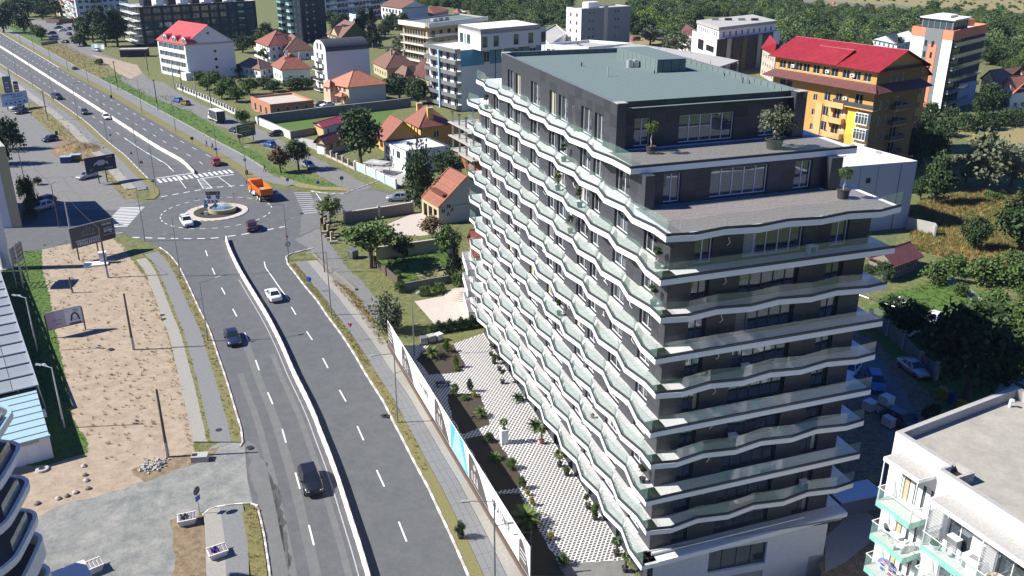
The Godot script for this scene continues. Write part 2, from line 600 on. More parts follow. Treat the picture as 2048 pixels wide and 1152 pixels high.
func balcony(o: Node3D,a: Vector2,b: Vector2,out: Vector2,x0: float,x1: float,y: float,depth: float,slab_m: Material,rail_m: Material,rail_h := 1.0,glass := true) -> void:
	var t := frame_at(a,b,out,(x0 + x1) / 2,y,.0)
	var w := x1 - x0
	var k := "bal%.2f_%.2f" % [w,depth]
	if not cache.has(k):
		var st := mb()
		bx(st,U(0,-.1,depth / 2),U(w,.2,depth))
		cache[k] = done(st)
	var s := mi(o,"balcony",cache[k],slab_m,t)
	k = "rail%.2f_%.2f_%.2f%s" % [w,depth,rail_h,glass]
	if not cache.has(k):
		var st := mb()
		var th := .03 if glass else .1
		bx(st,U(0,rail_h / 2,depth - .06),U(w - .02,rail_h,th))
		for e in [-1,1]:
			bx(st,U(e * (w / 2 - .06),rail_h / 2,depth / 2 - .05),U(th,rail_h,depth - .15))
		cache[k] = done(st)
	mi(s,"railing",cache[k],rail_m)
func leaf(st: SurfaceTool,p: Vector3,s: float,c: Color,stretch := 1.5) -> void:
	var d := U(rng.randfn(),rng.randfn(),rng.randfn()).normalized()
	var e := d.cross(U(rng.randfn(),rng.randfn(),rng.randfn())).normalized()
	d *= s * stretch * .5
	e *= s * .5
	st.set_color(c)
	tri(st,p - d,p + e,p + d)
	tri(st,p - d,p + d,p - e)
func crown_mesh(style: String,variant: int) -> Mesh:
	var k := "crown_%s_%d" % [style,variant]
	if cache.has(k):
		return cache[k]
	rng.seed = hash(k)
	var st := mb()
	var clumps: int = {"round": 46,"loose": 34,"cone": 60,"weeping": 46,"bush": 30,"flat": 46,"spruce": 52}[style]
	var per: int = {"round": 52,"loose": 46,"cone": 44,"weeping": 50,"bush": 60,"flat": 50,"spruce": 46}[style]
	for i in clumps:
		var d := U(rng.randfn(),rng.randfn(),rng.randfn()).normalized()
		var r := pow(rng.randf(),.4)
		var p := d * r * .82
		var cr := rng.randf_range(.2,.34)
		match style:
			"loose":
				cr = rng.randf_range(.16,.3)
			"cone","spruce":
				var t := rng.randf()
				var a := rng.randf() * TAU
				var w := (1.0 - t) * rng.randf_range(.55,.95)
				p = U(cos(a) * w,t * 2 - 1,sin(a) * w)
				cr = lerpf(.24,.1,t)
			"bush":
				p = U(d.x,absf(d.y) * 1.25 - .5,d.z) * r * .8
			"weeping":
				p.y = maxf(p.y,-.6)
			"flat":
				p.y = p.y * .55 + .25
		var tone := rng.randf_range(.62,1.4)
		var warm := rng.randf_range(.86,1.16)
		for j in per:
			var q := U(rng.randfn(),rng.randfn(),rng.randfn()) * cr * .52
			if style == "weeping":
				q.y = q.y * 1.7 - .12
			elif style == "spruce":
				q.y *= .5
			var f := tone * rng.randf_range(.75,1.25)
			leaf(st,p + q,rng.randf_range(.075,.13),Color(f * warm,f,f * rng.randf_range(.8,1.1)))
	cache[k] = done(st)
	return cache[k]
func trunk_mesh(variant: int) -> Mesh:   # unit height,limbs into the crown
	var k := "trunk_%d" % variant
	if cache.has(k):
		return cache[k]
	rng.seed = 900 + variant
	var st := mb()
	var bend := U(rng.randf_range(-.04,.04),.42,rng.randf_range(-.04,.04))
	tube(st,U(0,-.03,0),bend,.034,.024,7)
	for i in 6:
		var a := TAU * i / 6 + rng.randf()
		var s := bend * rng.randf_range(.72,1.0)
		var e := U(cos(a) * rng.randf_range(.12,.26),rng.randf_range(.6,.86),sin(a) * rng.randf_range(.12,.26))
		var mid := s.lerp(e,.5) + U(cos(a) * .03,-.02,sin(a) * .03)
		tube(st,s,mid,.019,.012,5)
		tube(st,mid,e,.012,.004,5)
	cache[k] = done(st)
	return cache[k]
func tree(called: String,x: float,z: float,h: float,r: float,style: String,m: Material,label: String,group := "",category := "tree",low := .25,bark: Material = null) -> Node3D:
	var v := int(absf(x * 7.0 + z * 3.0)) % 3
	var o := thing(called,label,category,U(x,0,z),fmod(absf(x * 3.7 + z),TAU),group)
	var ry := h * (1.0 - low) / 2.0
	var thick := clampf(r / (h * .4),.5,1.6)
	mi(o,"trunk",trunk_mesh(v),bark if bark else M.bark,Transform3D(Basis.from_scale(U(h * thick,h,h * thick)),Vector3.ZERO))
	mi(o,"crown",crown_mesh(style,v),m,Transform3D(Basis.from_scale(U(r,ry,r)),U(0,h - ry * .97,0)))
	return o
func bush(x: float,z: float,h: float,r: float,m: Material,label: String,group := "",category := "shrub",called := "shrub") -> Node3D:
	var v := int(absf(x * 7.0 + z * 3.0)) % 3
	var o := thing(called,label,category,U(x,0,z),fmod(absf(x * 3.7 + z),TAU),group)
	var st_k := "stems"
	if not cache.has(st_k):
		var st := mb()
		for i in 7:
			var a := TAU * i / 7
			tube(st,U(cos(a) * .08,-.05,sin(a) * .08),U(cos(a) * .5,.75,sin(a) * .5),.03,.012,5)
		cache[st_k] = done(st)
	mi(o,"stems",cache[st_k],M.bark,Transform3D(Basis.from_scale(U(r,h,r)),Vector3.ZERO))
	mi(o,"foliage",crown_mesh("bush",v),m,Transform3D(Basis.from_scale(U(r,h * .6,r)),U(0,h * .42,0)))
	return o
func frond_mesh(kind: String) -> Mesh:
	var k := "frond_" + kind
	if cache.has(k):
		return cache[k]
	var st := mb()
	if kind == "fan":   # a palmate leaf on a stalk,unit length
		st.set_color(Color(.8,.8,.7))
		tube(st,Vector3.ZERO,U(.45,.22,0),.012,.008,4)
		for i in 13:
			var a := lerpf(-1.75,1.75,i / 12.0)
			var c := U(.45,.22,0)
			var t := c + U(cos(a) * .55,.06 - absf(a) * .1 - .1,sin(a) * .55)
			var w := U(-sin(a),.25,cos(a)) * .055
			st.set_color(Color(1,1,1) * (.8 + .4 * (i % 2)))
			tri(st,c,c.lerp(t,.6) + w,t)
			tri(st,c,t,c.lerp(t,.6) - w)
	else:   # a feathered leaf that arches over,unit length
		var prev := Vector3.ZERO
		for i in 14:
			var t := (i + 1) / 14.0
			var p := U(t * .9,.62 * t - .78 * t * t,0)
			st.set_color(Color(.8,.8,.7))
			tube(st,prev,p,.014 * (1.1 - t),.014 * (1.0 - t) + .002,4,false)
			var w := .24 * sin(PI * minf(.15 + t * .85,.97))
			for s in [-1.0,1.0]:
				var e: Vector3 = p + U(.12,.05 - w * .35,s * w)
				st.set_color(Color(1,1,1) * (.75 + .4 * fmod(i * .37 + s,1.0)))
				tri(st,prev,p + U(.02,.01,0),e)
			prev = p
	cache[k] = done(st)
	return cache[k]
func palm_into(o: Node3D,base: Vector3,trunk_h: float,r: float,len: float,n: int,kind: String,m: Material,bark: Material) -> void:
	if trunk_h > .05:
		var st := mb()
		var k := maxi(3,int(trunk_h / .12))
		for i in k:
			var y0 := trunk_h * i / k
			var y1 := trunk_h * (i + 1) / k
			tube(st,base + U(0,y0,0),base + U(0,y1 + .015,0),r * .9,r * 1.15,7)
		mi(o,"trunk",done(st),bark)
	for i in n:
		var ring := float(i) / n
		var a := i * 2.39996
		var tilt := lerpf(1.05,-.35,ring)
		var b := Basis(Vector3.UP,a) * Basis(Vector3.BACK,tilt)
		mi(o,"frond",frond_mesh(kind),m,Transform3D(b.scaled_local(Vector3.ONE * len * rng.randf_range(.85,1.1)),base + U(0,trunk_h,0)))
func pot_into(o: Node3D,r: float,h: float,m: Material,base := Vector3.ZERO) -> void:
	var k := "pot%.2f_%.2f" % [r,h]
	if not cache.has(k):
		var st := mb()
		lathe(st,[V(.01,0),V(r * .78,0),V(r * .95,h * .9),V(r * 1.05,h * .9),V(r * 1.05,h),V(r * .93,h),V(r * .9,h * .88),V(.01,h * .88)],18)
		cache[k] = done(st)
		var so := mb()
		lathe(so,[V(r * .9,h * .885),V(.01,h * .91)],18)
		cache[k + "s"] = done(so)
	var p := mi(o,"pot",cache[k],m,Transform3D(Basis(),base))
	mi(p,"soil",cache[k + "s"],M.soil)
func car_meshes(kind: String) -> Dictionary:
	var key := "car_" + kind
	if cache.has(key):
		return cache[key]
	var d := {}
	var S: Array
	var C: Array   # cabin: [z,y] windscreen base,roof front,roof rear,rear base; half widths base,roof
	match kind:
		"sedan":
			S = [[-2.3,.62,.36,.6],[-2.2,.76,.26,.69],[-1.7,.88,.2,.8],[-.95,.9,.19,.9],[.0,.905,.19,.93],[1.0,.9,.19,.95],[1.6,.89,.2,.97],[2.15,.82,.26,.95],[2.3,.7,.36,.8]]
			C = [[-1.0,.88],[-.2,1.43],[.85,1.43],[1.65,.95],.8,.6]
		"suv":
			S = [[-2.3,.66,.4,.72],[-2.2,.8,.3,.86],[-1.75,.91,.26,.98],[-1.05,.93,.25,1.05],[.0,.935,.25,1.08],[1.2,.93,.25,1.1],[2.0,.9,.28,1.08],[2.25,.84,.32,1.0],[2.32,.76,.4,.9]]
			C = [[-1.1,1.02],[-.4,1.66],[1.55,1.66],[2.12,1.06],.84,.66]
		"hatch":
			S = [[-2.0,.6,.36,.62],[-1.9,.74,.26,.74],[-1.45,.85,.2,.86],[-.85,.87,.19,.95],[.0,.875,.19,.98],[1.0,.87,.19,1.0],[1.75,.84,.22,.98],[1.95,.78,.28,.92],[2.02,.7,.36,.8]]
			C = [[-.95,.93],[-.25,1.5],[1.3,1.5],[1.85,.96],.78,.6]
		"van":
			S = [[-2.2,.7,.4,.8],[-2.1,.84,.3,.95],[-1.7,.92,.26,1.08],[-1.2,.93,.25,1.15],[.0,.935,.25,1.18],[1.2,.93,.25,1.18],[2.0,.92,.28,1.15],[2.2,.88,.32,1.1],[2.26,.82,.4,.95]]
			C = [[-1.4,1.12],[-.7,1.82],[2.0,1.82],[2.18,1.12],.86,.72]
	var st := SurfaceTool.new()
	st.begin(Mesh.PRIMITIVE_TRIANGLES)
	st.set_smooth_group(0)
	var rings := []
	for s in S:
		var r := []
		for sx in [1,-1]:
			var half := [[.35,s[2]],[.92,s[2] + .02],[1.0,s[2] + .14],[1.01,lerpf(s[2],s[3],.6)],[.97,s[3] - .08],[.86,s[3]],[.4,s[3] + .025]]
			if sx == -1: half.reverse()
			for h in half:
				r.append(U(sx * h[0] * s[1],h[1],s[0]))
		rings.append(r)
	for i in rings.size() - 1:
		for j in 14:
			var k := (j + 1) % 14
			quad(st,rings[i][j],rings[i + 1][j],rings[i + 1][k],rings[i][k])
	for e in [0,rings.size() - 1]:
		var c := Vector3.ZERO
		for p in rings[e]: c += p / 14.0
		for j in 14:
			if e == 0: tri(st,c,rings[e][j],rings[e][(j + 1) % 14])
			else: tri(st,c,rings[e][(j + 1) % 14],rings[e][j])
	d.body = done(st)
	var b0: float = C[4]
	var b1: float = C[5]
	var lo := []
	var hi := []
	for k in [[C[0],b0],[C[3],b0]]:
		lo.append([U(k[1],k[0][1],k[0][0]),U(-k[1],k[0][1],k[0][0])])
	for k in [[C[1],b1],[C[2],b1]]:
		hi.append([U(k[1],k[0][1],k[0][0]),U(-k[1],k[0][1],k[0][0])])
	var cb := mb()
	var rise := U(0,.035,0)
	quad(cb,lo[0][0],hi[0][0],hi[0][1],lo[0][1])
	quad(cb,lo[1][1],hi[1][1],hi[1][0],lo[1][0])
	for s in 2:
		quad(cb,lo[0][s],lo[1][s],hi[1][s],hi[0][s])
		var rf: Vector3 = hi[0][s].lerp(hi[1][s],.12) * U(.8,1,1) + rise
		var rr: Vector3 = hi[0][s].lerp(hi[1][s],.9) * U(.8,1,1) + rise
		quad(cb,hi[0][s],hi[1][s],rr,rf)
	var rfs := []
	for t in [.12,.9]:
		for s in 2:
			rfs.append(hi[0][s].lerp(hi[1][s],t) * U(.8,1,1) + rise)
	quad(cb,rfs[0],rfs[2],rfs[3],rfs[1])
	quad(cb,hi[0][0],rfs[0],rfs[1],hi[0][1])
	quad(cb,hi[1][0],hi[1][1],rfs[3],rfs[2])
	d.cabin = done(cb)
	var pane := func(a: Vector3,b: Vector3,c: Vector3,e: Vector3,m: float) -> Mesh:
		var g := mb()
		var cc: Vector3 = (a + b + c + e) / 4
		var n: Vector3 = (c - a).cross(e - b).normalized() * .008
		if n.dot(cc - U(0,.9,.3)) < 0: n = -n
		var q := []
		for p in [a,b,c,e]: q.append(p.lerp(cc,m) + n)
		quad(g,q[0],q[1],q[2],q[3])
		return done(g)
	d.windshield = pane.call(lo[0][0],hi[0][0],hi[0][1],lo[0][1],.1)
	d.rear_window = pane.call(lo[1][0],hi[1][0],hi[1][1],lo[1][1],.16)
	d.side = []
	for s in 2:
		for k in [[.03,.48],[.52,.95]]:
			d.side.append(pane.call(lo[0][s].lerp(lo[1][s],k[0] + (.06 if k[0] < .2 else .0)),hi[0][s].lerp(hi[1][s],k[0]),hi[0][s].lerp(hi[1][s],k[1]),lo[0][s].lerp(lo[1][s],k[1] - (.06 if k[1] > .9 else .0)),.1))
	var ty := mb()
	tube(ty,U(-.11,0,0),U(.11,0,0),.33,.33,16)
	d.tyre = done(ty)
	var rm := mb()
	tube(rm,U(-.116,0,0),U(.116,0,0),.22,.22,10)
	d.rim = done(rm)
	d.len = [S[0][0],S[8][0]]
	d.hw = S[4][1]
	d.nose = S[1]
	d.tailp = S[7]
	d.mirror = U(b0 + .12,C[0][1] + .08,C[0][0] + .42)
	cache[key] = d
	return d
func car(kind: String,at: Array,m: Material,label: String,group := "",y := .03) -> Node3D:
	var d := car_meshes(kind)
	var o := thing("parked_car" if group == "parked cars" else "car",label,"car",U(at[0],y,at[1]),at[2],group)
	mi(o,"body",d.body,m)
	mi(o,"cabin",d.cabin,m)
	mi(o,"windshield",d.windshield,M.glass_dark)
	mi(o,"rear_window",d.rear_window,M.glass_dark)
	for s in d.side:
		mi(o,"side_window",s,M.glass_dark)
	for z in [-1.38 if kind != "hatch" else -1.25,1.36 if kind != "hatch" else 1.2]:
		for x in [-1,1]:
			var w := mi(o,"wheel",d.tyre,M.rubber,T3(x * (d.hw - .09),.33,z))
			mi(w,"rim",d.rim,M.rim)
	for x in [-1,1]:
		mi(o,"headlight",box_mesh(U(.3,.13,.16)),M.lamp_glass,Transform3D(Basis(Vector3.UP,x * -.35),U(x * d.nose[1] * .78,d.nose[3] - .1,d.nose[0] + .04)))
		mi(o,"taillight",box_mesh(U(.28,.14,.14)),M.tail,Transform3D(Basis(Vector3.UP,x * .35),U(x * d.tailp[1] * .8,d.tailp[3] - .14,d.tailp[0] + .03)))
		mi(o,"mirror",box_mesh(U(.2,.14,.1)),m,T3(x * d.mirror.x,d.mirror.y,d.mirror.z))
	mi(o,"grille",box_mesh(U(.8,.14,.04)),M.black,T3(0,.46,d.len[0] - .005))
	mi(o,"number_plate",box_mesh(U(.5,.11,.02)),M.print_white,T3(0,.56,d.len[1] + .012))
	return o
func street_lamp(p: Array,arm: float,reach: float,label: String,group: String,low := true,m: Material = null) -> Node3D:
	var o := thing("street_lamp",label,"street lamp",U(p[0],0,p[1]),arm,group)
	m = m if m else M.steel
	var h: float = p[2]
	var k := "lamp%.1f" % h
	if not cache.has(k):
		var st := mb()
		tube(st,U(0,-.1,0),U(0,h,0),.1,.055,8)
		cache[k] = done(st)
	mi(o,"pole",cache[k],m)
	var a := mb()
	tube(a,U(0,h - .05,0),U(reach,h + .22,0),.04,.035,6)
	mi(o,"arm",done(a),m)
	mi(o,"lamp_head",box_mesh(U(.62,.12,.24)),M.steel_pale,Transform3D(Basis(Vector3.BACK,.12),U(reach + .28,h + .25,0)))
	if low:
		var b := mb()
		tube(b,U(0,h * .72,0),U(-1.1,h * .72 + .12,0),.035,.03,6)
		mi(o,"arm",done(b),m)
		mi(o,"lamp_head",box_mesh(U(.5,.11,.2)),M.steel_pale,T3(-1.3,h * .72 + .14,0))
	return o
func utility_pole(p: Array,label: String,group := "",cross := true,m: Material = null) -> Node3D:
	var o := thing("utility_pole",label,"pole",U(p[0],0,p[1]),.4,group)
	var st := mb()
	tube(st,U(0,-.2,0),U(0,p[2],0),.17,.11,8)
	mi(o,"post",done(st),m if m else M.wood_pole)
	if cross:
		mi(o,"crossarm",box_mesh(U(1.1,.09,.09)),M.iron,T3(0,p[2] - .35,.13))
	var f := mb()
	tube(f,U(0,-.1,0),U(0,p[2] * .22,0),.19,.18,8)
	mi(o,"footing",done(f),M.concrete)
	return o
func road_sign(p: Vector2,h: float,turn: float,shape: String,m: Material,label: String,back := false) -> Node3D:
	var o := thing("road_sign",label,"road sign",v3(p),turn)
	var st := mb()
	tube(st,U(0,-.1,0),U(0,h,0),.035,.035,6)
	mi(o,"post",done(st),M.steel)
	var pl := mb()
	var n: int = {"round": 20,"triangle": 3,"square": 4}[shape]
	var r := .42
	for s in [[r,m,"plate",.05],[r * .66,M.print_white,"symbol_field",.066]]:
		if s[2] == "symbol_field" and (back or shape == "square"):
			continue
		var g := mb()
		var pts := []
		for i in n:
			var a := TAU * i / n + (PI / 2 if n == 3 else PI / 4) + (PI if shape == "triangle" and m == M.sign_red else .0)
			pts.append(U(cos(a) * s[0],h - .3 + sin(a) * s[0],s[3]))
		for i in n:
			tri(g,U(0,h - .3,s[3]),pts[i],pts[(i + 1) % n])
			quad(g,pts[i],pts[i] - U(0,0,.016),pts[(i + 1) % n] - U(0,0,.016),pts[(i + 1) % n])
			tri(g,U(0,h - .3,s[3] - .016),pts[(i + 1) % n] - U(0,0,.016),pts[i] - U(0,0,.016))
		mi(o,s[2],done(g),s[1])
	return o
func lettering(o: Node3D,s: String,h: float,m: Material,t: Transform3D,serif := false,depth := .012,wide := .0) -> MeshInstance3D:
	var f := SystemFont.new()
	f.font_names = PackedStringArray(["Droid Serif" if serif else "Droid Sans"])
	f.font_weight = 700
	var tm := TextMesh.new()
	tm.font = f
	tm.text = s
	tm.font_size = 32
	tm.pixel_size = h / 23.0
	tm.depth = depth
	var x := Transform3D()
	if wide > .0:
		var w: float = tm.get_aabb().size.x
		if w > .01:
			x = Transform3D(Basis.from_scale(U(wide / w,1,1)),Vector3.ZERO)
	return mi(o,"lettering",tm,m,t * x)
func _ready() -> void:
	var cam := Camera3D.new()
	cam.name = "camera"
	cam.position = U(0,50,0)
	cam.rotation_degrees = U(-22.0,0,0)
	cam.fov = 35.74
	cam.near = .5
	cam.far = 4000.0
	add_child(cam)
	cam.current = true
	var sky_m := ProceduralSkyMaterial.new()
	sky_m.sky_top_color = Color(.2,.4,.75)
	sky_m.sky_horizon_color = Color(.62,.74,.88)
	sky_m.sky_curve = .12
	sky_m.ground_bottom_color = Color(.25,.24,.2)
	sky_m.ground_horizon_color = Color(.55,.6,.62)
	sky_m.energy_multiplier = .46
	var sky := Sky.new()
	sky.sky_material = sky_m
	var env := Environment.new()
	env.background_mode = Environment.BG_SKY
	env.sky = sky
	env.tonemap_mode = Environment.TONE_MAPPER_LINEAR
	env.tonemap_exposure = 1.85
	env.sdfgi_enabled = true
	env.ssao_enabled = true
	env.ssil_enabled = true
	env.fog_enabled = true
	env.fog_density = .00006
	env.fog_light_color = Color(.62,.72,.85)
	var we := WorldEnvironment.new()
	we.name = "world_environment"
	we.environment = env
	add_child(we)
	var sun := DirectionalLight3D.new()
	sun.name = "sun"
	sun.light_energy = 1.6
	sun.light_color = Color(1.0,.98,.945)
	sun.light_angular_distance = .5
	sun.shadow_enabled = true
	var el := deg_to_rad(41.0)
	var az := deg_to_rad(84.5)
	var travel := U(sin(az) * cos(el),-sin(el),-cos(az) * cos(el))
	add_child(sun)
	sun.look_at_from_position(U(0,100,0),U(0,100,0) + travel)
	rng.seed = 11
	materials()
	M.sign_red = paint(.45,.012,.015,.4)
	M.sign_blue = paint(.02,.09,.42,.4)
	M.sign_back = paint(.09,.095,.1,.6)
	M.sign_green = paint(.01,.2,.12,.4)
	ground()
	roads()
	tower()
	buildings()
	greenery()
	vehicles()
	furniture()
	plaza()
	people()
func court() -> Array:
	var o := []
	for p in [[.3,-.3],[-.75,16.25],[-10,16.2],[-10,-.3]]:
		var q := TW(p[0],p[1],0)
		o.append(V(q.x,q.z))
	return o
func ground() -> void:
	var st := mb()
	var e := 60.0
	for i in range(-20,20):
		for j in range(-34,6):
			var cell := PackedVector2Array([V(i * e,j * e),V(i * e,j * e + e),V(i * e + e,j * e + e),V(i * e + e,j * e)])
			for p in (Geometry2D.clip_polygons(cell,PackedVector2Array(court())) if i == 0 and absi(j + 1) < 3 else [cell]):
				flat(st,Array(p),.0)
	setting("ground",done(st),M.field)
	st = mb()
	prism(st,court(),-2.6,.02,false,false)
	setting("court_wall",done(st),M.concrete)
	sheet("court_floor",court(),-2.6,M.asphalt_dark)
	sheet("dirt_lot",[V(-80.18,-143.7),V(-70.69,-148.5),V(-65.89,-142.7),V(-60.03,-133.6),V(-54.94,-125.98),V(-46.75,-109.55),V(-39.2,-93.88),V(-33.44,-81.08),V(-32.04,-77.47),V(-35.38,-73.93),V(-37.87,-71.68),V(-41.65,-69.53),V(-43.12,-65.96),V(-48.49,-65.96),V(-55.91,-79.15),V(-46.11,-79.15),V(-44.64,-81.08),V(-47.34,-84.14),V(-53.12,-94.51),V(-58.47,-104.11),V(-66.83,-119.12),V(-73.94,-131.3)],.012,M.dirt,.25)
	sheet("lawn_strip",[V(-86.43,-137.8),V(-82.39,-139.5),V(-78.52,-140.7),V(-73.94,-131.3),V(-66.83,-119.12),V(-58.47,-104.11),V(-53.12,-94.51),V(-48.86,-86.27),V(-44.8,-81.08),V(-43.43,-78.67),V(-46.33,-76.38),V(-52.84,-76.38)],.02,M.lawn,.2)
	sheet("gravel_drive",[V(-51.52,-69.69),V(-43.85,-67.41),V(-41.79,-69.85),V(-37.97,-71.92),V(-35.47,-74.18),V(-32.04,-77.47),V(-30.56,-80.59),V(-27.5,-80.89),V(-24.81,-74.61),V(-23.52,-69.69),V(-25.97,-70.08),V(-27.58,-69.53),V(-28.72,-68.46),V(-27.1,-64.56),V(-24.43,-56.43),V(-43.92,-56.43)],.016,M.gravel,.3)
	sheet("earth_patch",[V(-31.11,-67.41),V(-28.39,-68.01),V(-26.93,-64.56),V(-24.19,-56.43),V(-27.01,-56.43),V(-28.86,-62.53)],.024,M.earth,.25)
	sheet("earth_patch",[V(-37.85,-75.49),V(-32.8,-78.67),V(-30.32,-79.82),V(-30.46,-77.74),V(-33.48,-75.49),V(-35.64,-73.33)],.024,M.earth,.25)
	sheet("dry_bank",[V(-213.4,-417),V(-206.4,-424.5),V(-184.9,-394.3),V(-169.3,-370.9),V(-157.2,-354),V(-144.9,-333.6),V(-141.6,-324.2),V(-146.3,-319.7),V(-165,-343.5),V(-205.1,-402.8)],.012,M.verge,.3)
	sheet("grass_bank",[V(-147.4,-323.1),V(-142.6,-332.4),V(-134.4,-314.2),V(-125.65,-300.8),V(-115.51,-295),V(-108.46,-287.5),V(-92.98,-260.1),V(-83.39,-245.7),V(-74.84,-231),V(-65.81,-217.2),V(-59.92,-208.8),V(-54.31,-198.2),V(-48.81,-191.5),V(-40.8,-184.4),V(-35.56,-180.1),V(-37.49,-178.2),V(-44.43,-181.7),V(-50.19,-188.1),V(-60.3,-201.5),V(-74.84,-220.5),V(-99.12,-254.9),V(-129.85,-298.8)],.016,M.lawn,.3)
	sheet("grass_bank",[V(-288.2,-522),V(-274.1,-510.9),V(-251.3,-485.1),V(-230.2,-457.2),V(-216.1,-420.7),V(-243.9,-457.2),V(-273.9,-495.1)],.016,M.lawn,.3)
	sheet("mound_ground",[V(-114.8,-223.9),V(-111.58,-228.6),V(-99.12,-212.9),V(-92.94,-203.9),V(-95.7,-198.2),V(-105.16,-203.9),V(-110.58,-210.3)],.024,M.earth,.4)
	sheet("grass_verge",[V(-149,-276.1),V(-141.7,-275.2),V(-122.23,-249.2),V(-102.98,-219.4),V(-88.75,-197.3),V(-78.11,-179.3),V(-74.72,-172),V(-76.5,-170.2),V(-90.03,-191.5),V(-104.56,-212.9),V(-115.34,-225),V(-138.1,-256.4)],.02,M.verge,.2)
	sheet("grass_verge",[V(-197.1,-343.5),V(-170.8,-314.2),V(-152.5,-289.3),V(-157.2,-287.5),V(-184.2,-319.7)],.02,M.verge,.2)
	sheet("yard",[V(-74.84,-254.9),V(-41.43,-282.1),V(-33.5,-267.9),V(-38.98,-226.8),V(-47.46,-231),V(-53.45,-234.7),V(-59.99,-237.2),V(-68.48,-245.7)],.012,M.lawn,.3)
	sheet("yard",[V(-76.14,-262.4),V(-66.98,-257.8),V(-57.27,-267.1),V(-49.84,-276.1),V(-57.46,-283.9),V(-60.43,-275.2),V(-63.23,-267.1)],.02,M.yard)
	sheet("yard",[V(-23.7,-152.8),V(-18.15,-161.9),V(-13.99,-161.9),V(-12.34,-149.6),V(-15.89,-148),V(-19.62,-148.5)],.02,M.yard)
	sheet("yard",[V(-22.36,-135.9),V(-12.94,-141.7),V(-9.94,-140.7),V(-8.61,-127.86),V(-12.84,-121.98),V(-17.11,-123.75)],.02,M.lawn,.3)
	sheet("dry_patch",[V(-15.08,-129.57),V(-11.49,-133.6),V(-9.43,-132.4),V(-9.59,-128.71),V(-13.68,-127.02)],.028,M.dry,.3)
	sheet("yard",[V(-14.05,-118.56),V(-6.44,-122.37),V(-3.59,-121.01),V(-2.68,-112.03),V(-10.28,-110.04)],.03,M.yard)
	sheet("yard",[V(-58.26,-229.7),V(-46.84,-221),V(-39.21,-212.9),V(-45.96,-210.3),V(-53.1,-221)],.016,M.concrete)
	sheet("yard",[V(-32.77,-198.2),V(-27.22,-203.9),V(-21.32,-191.5),V(-23.34,-180.5),V(-29.48,-188.6)],.016,M.concrete)
	sheet("yard",[V(46.4,-112.03),V(55.8,-121.98),V(66.19,-127.02),V(73.08,-117.28),V(68.62,-102.64),V(59.66,-92.03),V(49.96,-89.65),V(48.21,-102.64)],.012,M.lawn,.4)
	sheet("dry_meadow",[V(73.64,-160.3),V(81.64,-170.2),V(96.04,-177.4),V(104.31,-173.7),V(104.5,-163.5),V(81.46,-122.96),V(73.83,-127.02),V(70.97,-135.9),V(67.33,-140.7)],.012,M.dry,.5)
	sheet("dry_meadow",[V(114.22,-231),V(141.2,-242.4),V(149.7,-235.9),V(136.3,-212.9),V(118.12,-212.9)],.012,M.dry,.5)
	sheet("back_lane",[V(39.75,-104.11),V(45.59,-108.74),V(47.5,-104.11),V(48,-94.51),V(48.42,-86.27),V(47.55,-74.61),V(39.52,-57),V(23.63,-53.7),V(26.46,-61.88),V(28.22,-65.96),V(32.49,-73.75)],.016,M.earth,.3)
	sheet("back_lane_paving",[V(42.98,-104.11),V(45.89,-104.11),V(45.71,-93.25),V(44.74,-84.14),V(42.92,-76.38),V(39.8,-73.75),V(39.75,-81.08),V(40.26,-89.65)],.024,M.asphalt_old,.3)
	sheet("loading_slab",[V(27.66,-64.9),V(32.48,-69.69),V(33.37,-65.96),V(28.27,-61.55),V(26.16,-60.29)],.03,M.pavement)
	sheet("garden_path",[V(57.48,-93.25),V(62.38,-95.79),V(63.17,-90.83),V(57.27,-86.27),V(51.74,-86.27)],.024,M.pavement)
	sheet("garden_path",[V(66.54,-131.3),V(68.11,-128.71),V(68.35,-121.98),V(68.33,-118.19),V(66.63,-116.91),V(66.14,-121.98),V(65.42,-127.02)],.024,M.pavement)
	sheet("far_meadow",[V(174.6,-607.1),V(210,-578.2),V(282.7,-639),V(318.2,-571.4),V(361.2,-571.4),V(505,-806.9),V(207.7,-820.3),V(109.77,-745.9),V(132,-656.1)],.03,M.dry,1.0)
	sheet("far_meadow",[V(57.96,-452.8),V(74.47,-448.6),V(73.48,-420.7),V(58.89,-406.2),V(52.43,-417)],.03,M.dry,.5)
	sheet("far_road",[V(152,-683.6),V(219.1,-665),V(259,-622.6),V(314.6,-564.7),V(341.7,-539.5),V(353.1,-558.2),V(323.7,-581.7),V(267.2,-643.2),V(225.1,-683.6),V(155.2,-698.2)],.04,M.asphalt_pale)
	sheet("far_road",[V(57.99,-457.2),V(72.04,-448.6),V(71.55,-442.3),V(57.2,-450.7)],.04,M.asphalt_pale)
	sheet("car_park",[V(-327,-607.1),V(-283.2,-545.6),V(-262.8,-527.7),V(-246,-522),V(-201.8,-432.2),V(-208.7,-424.5),V(-230.2,-457.2),V(-264.1,-510.9),V(-305.3,-571.4)],.03,M.asphalt_old,.2)
	sheet("dirt_road",[V(-210.5,-428.3),V(-203.5,-436.2),V(-174.2,-389.4),V(-154.8,-365.1),V(-137.1,-337.3),V(-127.76,-319.7),V(-120.5,-314.2),V(-110.62,-296.9),V(-96.75,-276.1),V(-80.55,-254.9),V(-71.43,-242.4),V(-63.11,-231),V(-54.97,-218.3),V(-49.2,-209.8),V(-41.27,-198.2),V(-28.85,-179),V(-32.87,-175.2),V(-48.08,-198.2),V(-58.58,-212.9),V(-69.29,-229.7),V(-80.97,-242.4),V(-92.98,-260.1),V(-106.75,-276.1),V(-118.66,-291.2),V(-138.4,-319.7),V(-143.1,-336),V(-170.6,-373.9),V(-195.7,-406.2)],.024,M.asphalt_old,.25)
